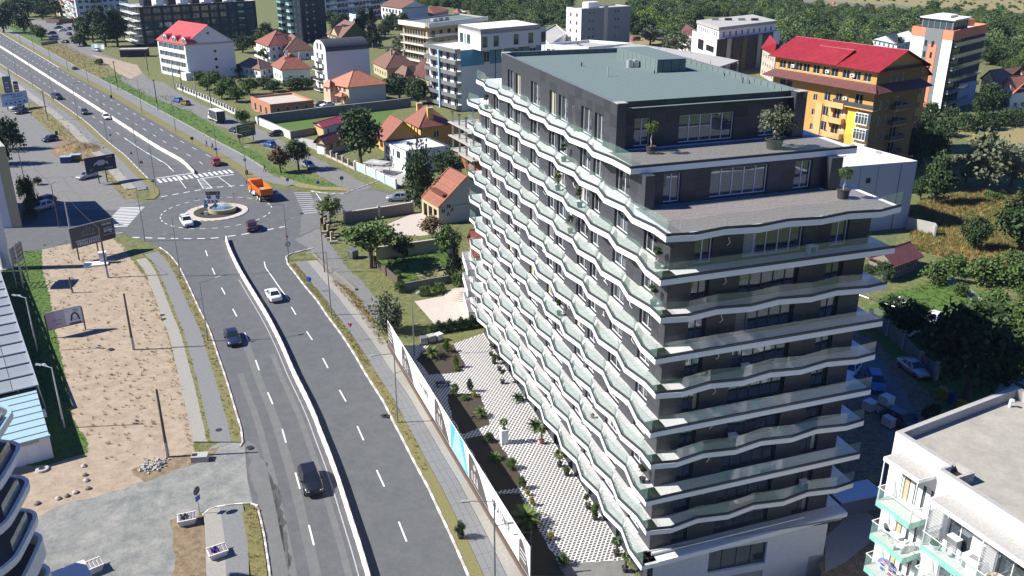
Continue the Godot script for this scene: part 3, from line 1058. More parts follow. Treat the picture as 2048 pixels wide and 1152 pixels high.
	sheet("dirt_track",[V(-179.5,-389.4),V(-163.5,-373.9),V(-146.6,-356.7),V(-136.7,-336),V(-135.4,-322),V(-143,-331.2),V(-159.5,-359.5)],.028,M.dirt,.3)
var KU := []
var KD := []
var KL := []
var KR := []
var BN := []
var BS := []
var RC := V(-55.8,-162.0)
func kerb_row(called: String,line: Array,off: float,from: float,to: float,ms: Array,size: Vector3,most := 999) -> void:
	var root := Node3D.new()
	root.name = numbered(called)
	root.set_meta("kind","structure")
	add_child(root)
	var s := from
	var i := 0
	var mesh := bevel_block(size)
	while s + size.z <= to and i < most:
		var q := along(line,s + size.z / 2)
		var d: Vector2 = q[1]
		var p: Vector2 = q[0] + V(-d.y,d.x) * off
		mi(root,"kerb_stone" if size.y < .4 else "barrier_block",mesh,ms[i % ms.size()],Transform3D(Basis(Vector3.UP,atan2(d.x,d.y)),v3(p,.0)))
		s += size.z + .012
		i += 1
func bevel_block(s: Vector3) -> Mesh:
	var k := "blk%s" % s
	if not cache.has(k):
		var st := mb()
		var w := s.x / 2
		var l := s.z / 2
		var b := .03
		if s.y > .4:   # road barrier: wide foot,slanted faces
			var prof := [V(w,0),V(w,.1),V(w * .55,.32),V(w * .4,s.y - .03),V(w * .34,s.y)]
			for i in 4:
				for sd in [1,-1]:
					quad(st,U(sd * prof[i].x,prof[i].y,-l),U(sd * prof[i].x,prof[i].y,l),U(sd * prof[i + 1].x,prof[i + 1].y,l),U(sd * prof[i + 1].x,prof[i + 1].y,-l))
				for e in [-l,l]:
					quad(st,U(-prof[i].x,prof[i].y,e),U(prof[i].x,prof[i].y,e),U(prof[i + 1].x,prof[i + 1].y,e),U(-prof[i + 1].x,prof[i + 1].y,e))
			quad(st,U(-prof[4].x,s.y,-l),U(prof[4].x,s.y,-l),U(prof[4].x,s.y,l),U(-prof[4].x,s.y,l))
		else:
			hexa(st,[U(-w,-.05,-l),U(-w,-.05,l),U(w,-.05,l),U(w,-.05,-l),U(-w,s.y - b,-l),U(-w,s.y - b,l),U(w,s.y - b,l),U(w,s.y - b,-l)])
			hexa(st,[U(-w,s.y - b,-l),U(-w,s.y - b,l),U(w,s.y - b,l),U(w,s.y - b,-l),U(-w + b,s.y,-l + .01),U(-w + b,s.y,l - .01),U(w - b,s.y,l - .01),U(w - b,s.y,-l + .01)])
		cache[k] = done(st)
	return cache[k]
func band(called: String,line: Array,o0: float,o1: float,s0: float,s1: float,y: float,m: Material,step := 2.0,rag := .0) -> void:
	var st := mb()
	var a := []
	var b := []
	var k := int((s1 - s0) / step)
	for i in k + 1:
		var q := along(line,lerpf(s0,s1,float(i) / k))
		var n := V(-q[1].y,q[1].x)
		a.append(q[0] + n * (o0 + rng.randf_range(-rag,rag)))
		b.append(q[0] + n * (o1 + rng.randf_range(-rag,rag)))
	ribbon(st,a,b,y)
	for e in [a,b]:
		for i in e.size() - 1:
			quad(st,v3(e[i],0),v3(e[i],y),v3(e[i + 1],y),v3(e[i + 1],0))
	setting(called,done(st),m)
func roads() -> void:
	KU = smooth([V(-336.7,-578.2),V(-261.6,-471.9),V(-195.7,-380),V(-166.1,-338.5),V(-130.4,-290.3),V(-106.1,-256.4),V(-81.66,-222.2),V(-67.64,-202.9),V(-60.47,-192),V(-55.67,-184.4),V(-49.72,-179.3),V(-45.26,-177.1),V(-42.08,-175.6)])
	KD = smooth([V(-253.5,-430.3),V(-202.2,-360.2),V(-159.6,-303.8),V(-130.4,-263.9),V(-116.92,-245.1),V(-101.3,-221.6),V(-91.62,-207.8),V(-84.04,-195.9),V(-77.22,-185.3),V(-72.37,-177.8),V(-70.65,-173.4),V(-70.57,-170.2),V(-71.92,-167.8)])
	KL = smooth([V(-70.69,-148.5),V(-67.91,-148.8),V(-64.88,-146.6),V(-60.58,-143.2),V(-57.11,-139.5),V(-53.24,-133.6),V(-49.39,-126.4),V(-44.13,-116.01),V(-40.53,-109.06),V(-36.55,-100.36),V(-33.54,-93.75),V(-30.47,-86.71),V(-28.96,-83.3),V(-28.05,-80.59),V(-28.06,-79.53)])
	KR = smooth([V(-33.48,-141.5),V(-35.25,-140),V(-36.63,-138.7),V(-36.98,-137),V(-36.03,-134),V(-34.12,-130.2),V(-31.1,-124.15),V(-28.31,-118.93),V(-25.83,-113.56),V(-22.59,-107.01),V(-19.78,-100.78),V(-17.8,-96.05),V(-16.21,-92.51),V(-14.78,-89.31),V(-12.69,-83.82),V(-11.94,-81.98),V(-10.82,-79.05),V(-9.11,-74.7),V(-8.17,-72.41),V(-6.95,-68.99),V(-5.37,-64.62),V(-3.98,-60.54),V(-2.54,-56.15)])
	BN = smooth([V(-287.1,-490),V(-230.5,-413.4),V(-164.1,-322),V(-120.88,-262.4),V(-90.25,-219.9),V(-81.5,-208.3),V(-75.52,-200.5),V(-69.88,-191.1)])
	BS = smooth([V(-49.14,-145.6),V(-47.73,-142),V(-45.92,-137.8),V(-42.95,-131.3),V(-40.37,-125.98),V(-36.84,-118.93),V(-33.17,-111.52),V(-29.58,-103.67),V(-26.16,-95.66),V(-23.36,-89.54),V(-21.21,-84.56),V(-20.51,-82.69),V(-18.53,-77.83),V(-16.61,-72.83),V(-14.81,-67.86),V(-13.2,-63.46),V(-12.07,-60.22),V(-10.82,-56.43)])
	var road := []
	road.append_array(KU)
	road.append_array([V(-40.32,-174.5),V(-33.82,-174.8),V(-28.74,-178.2),V(-23.69,-174.8),V(-18.19,-170.2),V(-18.41,-167.4),V(-31.57,-161.9),V(-34.78,-156.6),V(-34.44,-150.8),V(-33.48,-141.5)])
	road.append_array(KR.slice(1))
	road.append_array([V(-2.46,-53.7),V(-18.38,-53.7),V(-20.11,-59.85),V(-21.72,-64.83),V(-22.76,-67.49),V(-23.6,-69.46),V(-24.3,-70),V(-25.8,-73.75),V(-27.54,-79.15)])
	var kl := KL.duplicate()
	kl.reverse()
	road.append_array(kl.slice(2))
	road.append_array([V(-78.69,-140.7),V(-84.1,-138),V(-91.32,-133.6),V(-101.87,-151.3),V(-94.3,-157.2),V(-88.1,-163.5),V(-73.8,-163.5)])
	var kd := KD.duplicate()
	kd.reverse()
	road.append_array(kd)
	sheet("road",road,.02,M.asphalt)
	sheet("parking_lot",[V(-170,-256.4),V(-157.7,-273.6),V(-148.6,-275.2),V(-138.1,-256.4),V(-114.8,-223.9),V(-106.77,-207.8),V(-87.27,-189.4),V(-75.87,-171.6),V(-71.37,-167.1),V(-71.89,-158.7),V(-85.09,-157.2),V(-90.89,-150.8),V(-98.9,-140.7)],.012,M.asphalt_old)
	sheet("entry_road",[V(-151.4,-270.3),V(-148.6,-275.2),V(-141.7,-275.2),V(-156.5,-293.1),V(-159.7,-289.3),V(-169.1,-280.4),V(-159,-262.4)],.032,M.asphalt_pale)
	var st := mb()
	var l := length_of(BS)
	stripe(st,offset_line(KR,-2.05),.0,3.7,26.0,116.0,.024)
	setting("resurfaced_lane",done(st),M.asphalt_dark)
	st = mb()
	stripe(st,BS,4.1,.9,42.0,l - 1.0,.028)
	stripe(st,BS,5.9,.7,52.0,l - 1.0,.028)
	stripe(st,BS,1.5,.6,48.0,l - 1.0,.028)
	setting("worn_wheel_track",done(st),M.asphalt_pale)
	st = mb()
	stripe(st,BS,-1.5,1.0,30.0,l - 1.0,.028)
	stripe(st,BN,-3.4,1.6,10.0,length_of(BN) - 8.0,.028)
	setting("worn_wheel_track",done(st),M.asphalt)
	sheet("worn_asphalt",[V(-27.82,-81.08),V(-25.87,-78.67),V(-22.13,-71.68),V(-19.76,-64.56),V(-17.59,-57),V(-19.2,-57),V(-22.1,-65.96),V(-23.86,-70.08),V(-25.56,-73.75)],.028,M.asphalt_pale,.3)
	sheet("side_street_surface",[V(-38.81,-174.5),V(-28.63,-177.4),V(-18.12,-169.5),V(-18.48,-168.1),V(-31.62,-162.2),V(-34.44,-157.2),V(-34.48,-152.8),V(-37.14,-148.5),V(-40.05,-163.5)],.028,M.asphalt_pale,.2)
	sheet("side_street_surface",[V(-37.41,-145.8),V(-34.48,-152.8),V(-32.5,-147.2),V(-26.66,-133.6),V(-21.11,-122.96),V(-16.06,-112.03),V(-14.92,-108.11),V(-17.89,-110.36),V(-20.22,-114.6),V(-23.92,-121.98),V(-29.2,-130.2),V(-33.58,-140.7)],.026,M.asphalt_old,.25)
	kerb_row("kerb",KR,-.12,.0,length_of(KR),[M.kerb_white,M.kerb_grey],U(.22,.14,1.1))
	kerb_row("kerb",KL,.12,14.0,length_of(KL),[M.kerb_white,M.kerb_grey,M.kerb_grey],U(.22,.14,1.0))
	kerb_row("kerb",KU,-.12,40.0,length_of(KU),[M.kerb_white,M.kerb_grey],U(.22,.14,1.6),150)
	kerb_row("kerb",KD,.12,60.0,length_of(KD),[M.kerb_white,M.kerb_grey],U(.22,.14,1.6),150)
	kerb_row("kerb",smooth([V(-28.44,-68.16),V(-28.06,-68.99),V(-27.53,-69.38),V(-25.9,-69.85),V(-24.54,-70),V(-23.89,-69.69),V(-23.45,-69.07),V(-22.76,-67.49),V(-21.72,-64.83),V(-20.46,-61.23),V(-19.22,-57.57)]),.1,.0,60.0,[M.kerb_white,M.kerb_grey],U(.2,.14,.8))
	kerb_row("kerb",smooth([V(-41.01,-176.3),V(-37.87,-174.8),V(-33.76,-174.5),V(-32.99,-175.9)]),-.1,.0,60.0,[M.kerb_white,M.kerb_grey],U(.2,.14,.8))
	var bn := thing("road_barrier","long white painted concrete barrier between the carriageways beyond the roundabout","barrier")
	var bs := thing("road_barrier","curving white and pink concrete barrier between the carriageways below the roundabout","barrier")
	for k in [[bn,BN,2.0,[M.barrier_white,M.barrier_white,M.barrier_pink]],[bs,BS,1.0,[M.barrier_white,M.barrier_pink]]]:
		var s := .0
		var i := 0
		while s < length_of(k[1]):
			var q := along(k[1],s + k[2] / 2)
			mi(k[0],"barrier_block",bevel_block(U(.42,.8,k[2])),k[3][i % k[3].size()],Transform3D(Basis(Vector3.UP,atan2(q[1].x,q[1].y)),v3(q[0],.02)))
			s += k[2] + .015
			i += 1
	var lr := length_of(KR)
	band("grass_verge",KR,-.25,-1.3,9.0,lr,.13,M.verge)
	band("cycle_path",KR,-1.34,-3.1,9.0,lr,.135,M.path)
	band("footway",KR,-3.12,-4.75,9.0,lr,.131,M.pavement)
	band("cycle_path",KL,1.3,3.3,16.0,length_of(KL) - 1.0,.135,M.path)
	band("grass_verge",KL,.25,1.3,14.0,length_of(KL) - 1.0,.13,M.verge)
	band("weedy_strip",KL,3.3,3.75,18.0,length_of(KL) - 1.0,.13,M.verge)
	band("footway",KL,3.75,5.2,18.0,length_of(KL) - 1.0,.134,M.pavement)
	sheet("footway_apron",[V(-19.47,-109.55),V(-16.3,-104.41),V(-15.74,-103.52),V(-13.83,-98.71),V(-10.57,-90.47),V(-7.78,-83.93),V(-8.82,-84.66),V(-12.18,-92.03),V(-15.6,-100.5)],.1,M.pavement)
	sheet("dry_strip",[V(-26.87,-123.95),V(-23.06,-116.91),V(-19.47,-109.55),V(-16.3,-104.41),V(-16.15,-106.23),V(-19.15,-112.03),V(-22.29,-118.75),V(-25.03,-124.15)],.1,M.verge,.2)
	var lu := length_of(KU)
	band("grass_verge",KU,-.25,-2.4,.0,lu - 16.0,.13,M.verge)
	band("footway",KU,-2.4,-5.6,.0,lu - 6.0,.134,M.path)
	band("footway_edge",KU,-5.6,-6.2,.0,lu - 24.0,.13,M.pavement)
	var ld := length_of(KD)
	band("grass_verge",KD,.25,1.9,.0,ld - 3.0,.13,M.verge)
	band("cycle_path",KD,1.9,4.0,.0,ld - 12.0,.134,M.path)
	band("footway",KD,4.0,6.0,.0,ld - 14.0,.131,M.pavement)
	var below := smooth([V(-23.4,-69.07),V(-22.76,-67.49),V(-21.72,-64.83),V(-20.46,-61.23),V(-19.22,-57.57)])
	band("grass_verge",below,.3,1.6,.0,14.0,.13,M.verge)
	sheet("cycle_path",[V(-27.11,-69.23),V(-25.81,-69.53),V(-25.08,-69.61),V(-24.2,-67.41),V(-23.19,-64.56),V(-20.85,-56.43),V(-22.64,-56.43),V(-25.26,-64.56)],.12,M.path)
	sheet("footway",[V(-28.26,-68.16),V(-27.94,-68.92),V(-27.11,-69.23),V(-25.26,-64.56),V(-22.64,-56.43),V(-24.23,-56.43),V(-26.97,-64.56)],.116,M.pavement)
	sheet("island_grass",[V(-50.29,-188.6),V(-44.69,-182.8),V(-39.85,-179.7),V(-34.53,-179),V(-33.05,-176.3),V(-39.32,-177.1),V(-43.84,-179),V(-48.57,-183.6)],.1,M.dry,.1)
	st = mb()
	var s := 10.0
	while s < lr - 1.0:
		var q := along(KR,s)
		var n := V(-q[1].y,q[1].x)
		quad(st,v3(q[0] - n * 1.36,.139),v3(q[0] - n * 1.36 + q[1] * .025,.139),v3(q[0] - n * 3.1 + q[1] * .025,.139),v3(q[0] - n * 3.1,.139))
		s += 1.9
	for o in [-1.95,-2.55]:
		stripe(st,KR,o,.02,10.0,lr - 1.0,.139)
	stripe(st,KR,-3.11,.04,10.0,lr - 1.0,.139)
	setting("path_joints",done(st),M.iron)
	markings()
	roundabout()
func markings() -> void:
	var st := mb()
	var lr := length_of(KR)
	dashes(st,KR,3.75,.16,3.0,6.0,.036,27.0)
	stripe(st,KR,3.4,.16,7.0,24.0,.036)
	var bl := length_of(BS)
	dashes(st,BS,3.7,.16,3.0,6.0,.036,4.0)
	dashes(st,BN,-3.5,.15,3.0,6.0,.036,.0)
	dashes(st,BN,-7.0,.15,3.0,6.0,.036,3.0)
	dashes(st,BN,3.6,.15,3.0,6.0,.036,1.0)
	stripe(st,BN,3.5,.15,length_of(BN) - 46.0,length_of(BN) - 3.0,.04)
	for k in 30:
		if k % 30 == 29: continue
		var a := arc(RC,10.05,TAU * k / 30,TAU * (k + .5) / 30,4)
		stripe(st,a,.0,.17,.0,length_of(a),.036)
	for l in [[V(-70.16,-172.3),V(-64.02,-177.4),V(-60.61,-179.7),V(-55.95,-180.9)],[V(-65.95,-147.2),V(-59.25,-146.6),V(-52.32,-146.6),V(-50.39,-147.5)],[V(-49.52,-147.7),V(-46.13,-149.4),V(-43.17,-151.6),V(-40.52,-153.6)]]:
		dashes(st,smooth(l,1.0),.0,.34,1.3,1.0,.036)
	var lines := [[V(-76.4,-186.5),V(-70.06,-190.7)],[V(-66.82,-186.1),V(-60.62,-189.8)],[V(-73.12,-189.4),V(-67.28,-178.6)],[V(-63.36,-187.7),V(-58.12,-179.7)],[V(-67.36,-186.1),V(-63.55,-178.2)],[V(-66.42,-186.5),V(-61.81,-178.6)],[V(-70.72,-148.8),V(-68.71,-149.9)],[V(-39.77,-175.2),V(-36.96,-168.1)]]
	for i in lines.size():
		stripe(st,lines[i],.0,.4 if i < 2 else .16,.0,length_of(lines[i]),.04)
	for i in 7:
		var t := (i + .5) / 7.0
		var a: Vector2 = V(-67.36,-186.1).lerp(V(-63.55,-178.2),t)
		var b: Vector2 = V(-66.42,-186.5).lerp(V(-61.81,-178.6),t)
		stripe(st,[a,b],.0,.22,.0,a.distance_to(b),.044)
	setting("road_markings",done(st),M.marking)
	var z := mb()
	for k in [[V(-75.28,-184),V(-61.71,-192.8),15,3.2,.5],[V(-73.05,-165.4),V(-71.47,-152.8),13,4.5,.45]]:
		var a: Vector2 = k[0]
		var b: Vector2 = k[1]
		var d := (b - a).normalized()
		var n := V(-d.y,d.x)
		for i in k[2]:
			var c := a.lerp(b,(i + .5) / k[2])
			var w: float = a.distance_to(b) / k[2] * k[4] / 2
			quad(z,v3(c - d * w - n * k[3] / 2,.036),v3(c + d * w - n * k[3] / 2,.036),v3(c + d * w + n * k[3] / 2,.036),v3(c - d * w + n * k[3] / 2,.036))
	setting("zebra_crossing",done(z),M.marking)
	z = mb()
	for i in 11:
		var a: Vector2 = V(-44.23,-175.2).lerp(V(-39.27,-161.2),i / 10.0)
		var b: Vector2 = V(-40.88,-175.2).lerp(V(-36.76,-161.9),i / 10.0)
		stripe(z,[a,b],.0,.5,.0,a.distance_to(b),.04)
	for i in 14:
		var a: Vector2 = V(-138,-256.4).lerp(V(-115.34,-225),i / 13.0)
		var d := (V(-140.2,-254.2) - V(-138,-256.4)).normalized()
		stripe(z,[a,a + d * 5.0],.0,.12,.0,5.0,.03)
	for i in 9:
		var a: Vector2 = V(-86.48,-188.6).lerp(V(-72.35,-168.1),i / 8.0)
		var d := (V(-90.73,-184.4) - V(-86.48,-188.6)).normalized()
		stripe(z,[a,a + d * 5.0],.0,.12,.0,5.0,.03)
	stripe(z,BS,.75,.12,20.0,length_of(BS) - 1.0,.036)
	setting("worn_markings",done(z),M.marking_worn)
	var mh := mb()
	for p in [V(-51.15,-102.64),V(-48.48,-113.39),V(-31.36,-82.89),V(-27.1,-79.43),V(-14.11,-85.95),V(-13.76,-85.84),V(-39.58,-160.9),V(-47.78,-112.03)]:
		var a := arc(p,.36,0,TAU,14)
		for i in 14:
			tri(mh,v3(p,.15),v3(a[i + 1],.15),v3(a[i],.15))
	setting("manhole_covers",done(mh),M.iron)
func roundabout() -> void:
	var st := mb()
	var ring := arc(RC,5.5,0,TAU,48)
	var inner := arc(RC,4.2,0,TAU,48)
	ribbon(st,ring,inner,.16)
	for i in 48:
		quad(st,v3(ring[i],0),v3(ring[i],.16),v3(ring[i + 1],.16),v3(ring[i + 1],0))
	setting("roundabout_apron",done(st),M.yard)
	kerb_row("kerb",arc(RC,5.6,0,TAU,64),.0,.0,35.0,[M.kerb_white,M.kerb_grey],U(.2,.15,.62))
	st = mb()
	flat(st,inner.slice(0,48),.24)
	setting("roundabout_bed",done(st),M.soil)
	var f := thing("fountain","round stone fountain basin with white spray on the roundabout","fountain",v3(RC + V(1.0,-.2),.2))
	var b := mb()
	lathe(b,[V(2.55,0),V(2.6,.72),V(2.62,.8),V(2.3,.8),V(2.28,.4)],40)
	mi(f,"basin",done(b),M.cream_wall)
	var w := mb()
	lathe(w,[V(2.29,.55),V(.01,.55)],32)
	mi(f,"water",done(w),M.water)
	rng.seed = 77
	var sp := mb()
	for i in 900:
		var a := rng.randf() * TAU
		var t := rng.randf()
		var r := 1.0 * t
		leaf(sp,U(cos(a) * r,.55 + 2.2 * t * (1.05 - t) * rng.randf_range(1.0,2.0),sin(a) * r),rng.randf_range(.05,.11),Color(1,1,1),1.8)
	mi(f,"spray",done(sp),glass_mat(.9,.93,.95,.55)).set_meta("kind","stuff")
	bush(RC.x - 1.9,RC.y + 1.9,.7,.7,M.leaf_dark,"low dark shrub beside the fountain basin on the roundabout")
	var k := thing("lantern","small white garden lantern by the roundabout fountain","lantern",v3(RC + V(-1.3,2.3),.24))
	mi(k,"box",box_mesh(U(.45,.5,.45)),M.print_white,T3(0,.25,0))
	mi(k,"lid",box_mesh(U(.6,.1,.6)),M.steel_pale,T3(0,.55,0))
	for q in [[V(-56.41,-160.9),.1,false,"chevron board over two blue round signs facing the near carriageway"],[V(-57.65,-166.4),PI + .1,true,"dark backs of the chevron board and round signs beyond the fountain"]]:
		var o := thing("roundabout_sign",q[3],"road sign",v3(q[0],.16),q[1])
		for x in [-.85,.85]:
			var p := mb()
			tube(p,U(x,0,0),U(x,2.6,0),.04,.04,6)
			mi(o,"post",done(p),M.steel)
			var dsc := mb()
			tube(dsc,U(x,1.5,.05),U(x,1.5,.08),.42,.42,20)
			mi(o,"disc",done(dsc),M.sign_blue)
			var ar := mb()
			for j in 3:
				var a := TAU * j / 3
				var c := U(x,1.5,.085)
				bx(ar,c + U(cos(a),sin(a),0) * .2,U(.3,.07,.006),Basis(Vector3.BACK,a + 1.2))
			mi(o,"arrow",done(ar),M.print_white)
		mi(o,"chevron_board",box_mesh(U(2.7,.7,.03)),M.print_white,T3(0,2.3,.06))
		mi(o,"board_back",box_mesh(U(2.74,.74,.03)),M.sign_back,T3(0,2.3,.025))
		for j in 4:
			var ch := mb()
			for s in [-1,1]:
				var x0 := -1.2 + j * .66
				quad(ch,U(x0,2.3 + s * .33,.078),U(x0 + .3,2.3 + s * .33,.078),U(x0 + .62,2.3,.078),U(x0 + .32,2.3,.078))
			mi(o,"chevron",done(ch),M.sign_blue if j % 2 == 0 else M.sign_red)
	for q in [[V(-59.47,-162.5),"thin bare post at the west edge of the roundabout bed"],[V(-53.58,-166.1),"thin bare post at the east edge of the roundabout bed"]]:
		var o := thing("post",q[1],"post",v3(q[0],.2))
		var p := mb()
		tube(p,Vector3.ZERO,U(0,2.2,0),.04,.03,6)
		mi(o,"shaft",done(p),M.steel)
		mi(o,"spotlight",box_mesh(U(.2,.14,.14)),M.iron,T3(0,2.25,0))
var TO := U(11.04,0,-58.64)
var TB := Basis(Vector3.UP,deg_to_rad(16.83))
func hk(k: int) -> float:
	return 3.62 + 3.006 * (k - 1)
func TL(u: float,v: float,y: float) -> Vector3:   # along the long side,along the short side,up
	return U(v,y,-u)
func TW(u: float,v: float,y: float) -> Vector3:
	return TO + TB * TL(u,v,y)
func slab_outline(k: int) -> Array:   # [left edge points,right edge points,outline] in (v,-u)
	var odd := k % 2 == 1
	var u0 := -1.3 if not odd else -1.65
	var v0 := -1.08 if not odd else -1.45
	var far := 53.0
	if k == 11:
		u0 = 5.36
		v0 = -.9
		far = 48.5
	var left := [V(v0,-u0)]
	var n := 0
	while true:
		var u := .62 + 2.66 * n
		if u > far - 1.0: break
		if u > u0 + 1.2:
			left.append(V(-1.54 if (n % 2 == 1) != odd else -1.05,-u))
		n += 1
	left.append(V(-1.2,-far))
	var right := [V(v0,-u0)]
	if k == 11:
		right.append(V(19.1,-6.27))
	elif odd:
		right.append(V(18.3,.7 if k > 1 else .4))
	else:
		for i in 7:
			var v := .9 + 2.6 * i
			right.append(V(v,-(-1.4 + .055 * v + (-.24 if i % 2 == 0 else .16))))
		right.append(V(18.35 if k < 10 else 18.8,.45 if k < 10 else .05))
	var outline := left.duplicate()
	outline.reverse()
	outline.append_array(right.slice(1))
	outline.append(V(18.4,-far))
	return [left,right,outline]
func tower() -> void:
	rng.seed = 5
	var o := thing("apartment_tower","tall dark grey apartment tower with wavy white balconies and glass railings","building",TO)
	o.basis = TB
	M.clad_b = M.clad.duplicate()
	M.clad_b.albedo_color = Color(.86,.86,.88)
	M.clad_c = M.clad.duplicate()
	M.clad_c.albedo_color = Color(1.0,1.0,1.02)
	var left_w := [[2.15,4.3],[7.3,9.9],[12.9,14.7],[15.4,17.8],[21.0,23.45],[24.1,26.0],[28.8,31.6],[35.0,36.75],[37.3,39.6],[42.7,45.2],[47.0,49.0]]
	var right_w := [[1.9,3.35],[5.9,11.0],[13.45,15.05]]
	var rest := mb()   # cladding panels past the largest
	var rest_glass := mb()
	var panels := []
	var rails := []
	for k in range(1,12):
		var y0 := hk(k)
		var y1 := hk(k + 1) - .42 if k < 11 else 37.45
		var ub: float = .0 if k < 10 else (4.55 if k == 10 else 10.25)
		var uend: float = 51.0 if k < 10 else (47.5 if k == 10 else 42.0)
		var set_back: float = .0 if k < 10 else .85
		for side in 2:
			var a: Vector2
			var b: Vector2
			var out: Vector2
			var ws := []
			if side == 0:
				a = V(0,-ub)
				b = V(0,-uend)
				out = V(-1,0)
				for w in left_w:
					if w[0] > ub + .3 and w[1] < uend - .3: ws.append([w[0] - ub,w[1] - ub])
				if k == 10: ws.append([.9 + 1.4,4.9 - 1.7 + 1.0])
			else:
				a = V(0,-ub - set_back)
				b = V(17.0,-ub - set_back - .85)
				out = (b - a).normalized().orthogonal()
				if out.y < 0: out = -out
				ws = right_w.duplicate()
			if k == 10 and side == 0:
				ws = []
				for w in left_w:
					if w[0] > 7.0 and w[1] < uend - .3: ws.append([w[0] - ub,w[1] - ub])
			var ops := []
			for w in ws:
				ops.append([w[0],w[1],y0 + .14,y0 + 2.36])
			var st := mb()
			wall_mesh(st,a,b,out,y0 if k > 1 else y0,y1,ops,.26)
			mi(o,"facade_wall",done(st),M.clad_b)
			for p in ops:
				var wide: bool = p[1] - p[0] > 3.0
				var wn := put_window(o,frame_at(a,b,out,p[0],p[2],.26),p[1] - p[0],p[3] - p[2],{"cols": 5 if wide else 2,"bar": .07,"glass": M.glass if (side == 1 or rng.randf() < .7) else M.glass_dark,"frame": M.frame_white if side == 0 or k > 8 else M.frame_dark})
				if rng.randf() < .45:
					mi(wn,"blind",box_mesh(U((p[1] - p[0]) * .22,1.0 + 1.1 * float(k % 2),.006)),[M.concrete,M.tile_wood,M.cream_wall][k % 3],T3((p[1] - p[0]) * (.13 if wide else [.14,.86][k % 2]),2.16 - .5 - .55 * float(k % 2),.01))
				if side == 0:
					mi(o,"window_sill",box_mesh(U(snappedf(p[1] - p[0] + .1,.05),.1,.2)),M.fascia,frame_at(a,b,out,(p[0] + p[1]) / 2,y0 + .07,-.03))
			var edges := [.0]
			for w in ws: edges.append_array(w)
			edges.append(a.distance_to(b))
			for i in range(0,edges.size(),2):
				clad(panels,a,b,out,edges[i],edges[i + 1],y0,y1,k,side)
			for w in ws:
				clad(panels,a,b,out,w[0],w[1],y0 + 2.38,y1,k,side)
		var st2 := mb()
		wall_mesh(st2,V(0,-uend),V(17,-uend),V(0,-1),y0,y1,[],.1)
		wall_mesh(st2,V(17,-ub - set_back - .85),V(17,-uend),V(1,0),y0,y1,[],.1)
		mi(o,"rear_wall",done(st2),M.clad_b)
		if k >= 10:   # piers standing out at both ends of the set-back front
			for v in [[.0,.75],[16.2,17.25]]:
				var pst := mb()
				bx(pst,U((v[0] + v[1]) / 2,(y0 + y1) / 2,-ub - .45 - v[0] * .05),U(v[1] - v[0],y1 - y0 - .004,.92))
				mi(o,"pier",done(pst),M.clad_c)
		var so := slab_outline(k)
		var sl := mb()
		prism(sl,so[2],y0 - .42,y0)
		var slab := mi(o,"balcony_slab",done(sl),M.fascia)
		var ch := mb()
		var runs := [so[0],so[1]] if k > 1 else [so[0]]
		for r in runs:
			var line: Array = offset_line(r,-.1 if r == so[0] else .1)
			if r == so[0]:
				line = offset_line(r,.1)
				if line[1].x < r[1].x: line = offset_line(r,-.1)
			else:
				line = offset_line(r,.1)
				if line[0].y > r[0].y: line = offset_line(r,-.1)
			if k == 11 and r == so[1] or r == so[1]:
				pass
			for i in line.size() - 1:
				var p: Vector2 = line[i]
				var q: Vector2 = line[i + 1]
				var d := (q - p).normalized()
				var ln := p.distance_to(q)
				var bs := Basis(U(d.x,0,d.y),Vector3.UP,U(-d.y,0,d.x))
				bx(ch,v3((p + q) / 2,y0 + .085),U(ln + .06,.17,.13),bs)
				var n := maxi(1,roundi(ln / (.9 if r == so[0] else 1.05)))
				for j in n:
					var c := p.lerp(q,(j + .5) / n)
					rails.append([v3(c,y0 + .64),U(ln / n - .018,1.0,.018),bs,k,-c.y])
		mi(slab,"rail_channel",done(ch),M.rail)
		if k < 10:
			var fl := mb()
			var jt := mb()
			for r in 2:
				var line: Array = so[r]
				for i in line.size() - 1:
					var p: Vector2 = line[i]
					var q: Vector2 = line[i + 1]
					var pw := V(0,p.y) if r == 0 else V(p.x,-.05 * p.x)
					var qw := V(0,q.y) if r == 0 else V(q.x,-.05 * q.x)
					quad(fl,v3(p.move_toward(pw,.2),y0 + .004),v3(pw,y0 + .004),v3(qw,y0 + .004),v3(q.move_toward(qw,.2),y0 + .004))
					if r == 0:
						for j in 3:
							var c := p.lerp(q,j / 3.0)
							bx(jt,U(c.x / 2,y0 + .006,c.y),U(absf(c.x) - .3,.004,.016))
						bx(jt,U(-.62,y0 + .006,(p.y + q.y) / 2),U(.016,.004,absf(p.y - q.y)))
			mi(slab,"floor",done(fl),M.tile_pale)
			mi(slab,"tile_joints",done(jt),M.asphalt_old)
		if k in [3,4,5,6,7,8,9] or k == 2:
			for w in [5.6,11.3,19.2,27.2]:
				if rng.randf() < .7:
					var h := mb()
					var c := TL(w + rng.randf_range(-.6,.6),-.06,y0 + rng.randf_range(1.2,1.9))
					var prev := c
					for j in 5:
						var nx := c + U(-.1 - .1 * sin(j * .9),-.12 * j + .05,.09 * j * (1 if rng.randf() < .8 else -1))
						tube(h,prev,nx,.03,.03,5,false)
						prev = nx
					mi(o,"drain_hose",done(h),M.fascia)
		if k <= 9 and k > 1:
			var h := mb()
			var v := 4.6
			tube(h,TL(.23,v,y0 + 1.9),TL(.1,v + .1,y0 + 1.55),.03,.03,5)
			tube(h,TL(.1,v + .1,y0 + 1.55),TL(.16,v - .1,y0 + 1.3),.03,.03,5)
			mi(o,"drain_hose",done(h),M.fascia)
	panels.sort_custom(func(x,y): return x[0] < y[0])
	for i in panels.size():
		var p: Array = panels[i]
		var m := box_mesh(p[2])
		if i < 300:
			mi(o,"cladding_panel",m,[M.clad,M.clad_b,M.clad_c][(i * 7 + i / 5) % 3],p[1])
		else:
			add_copy(rest,m,p[1])
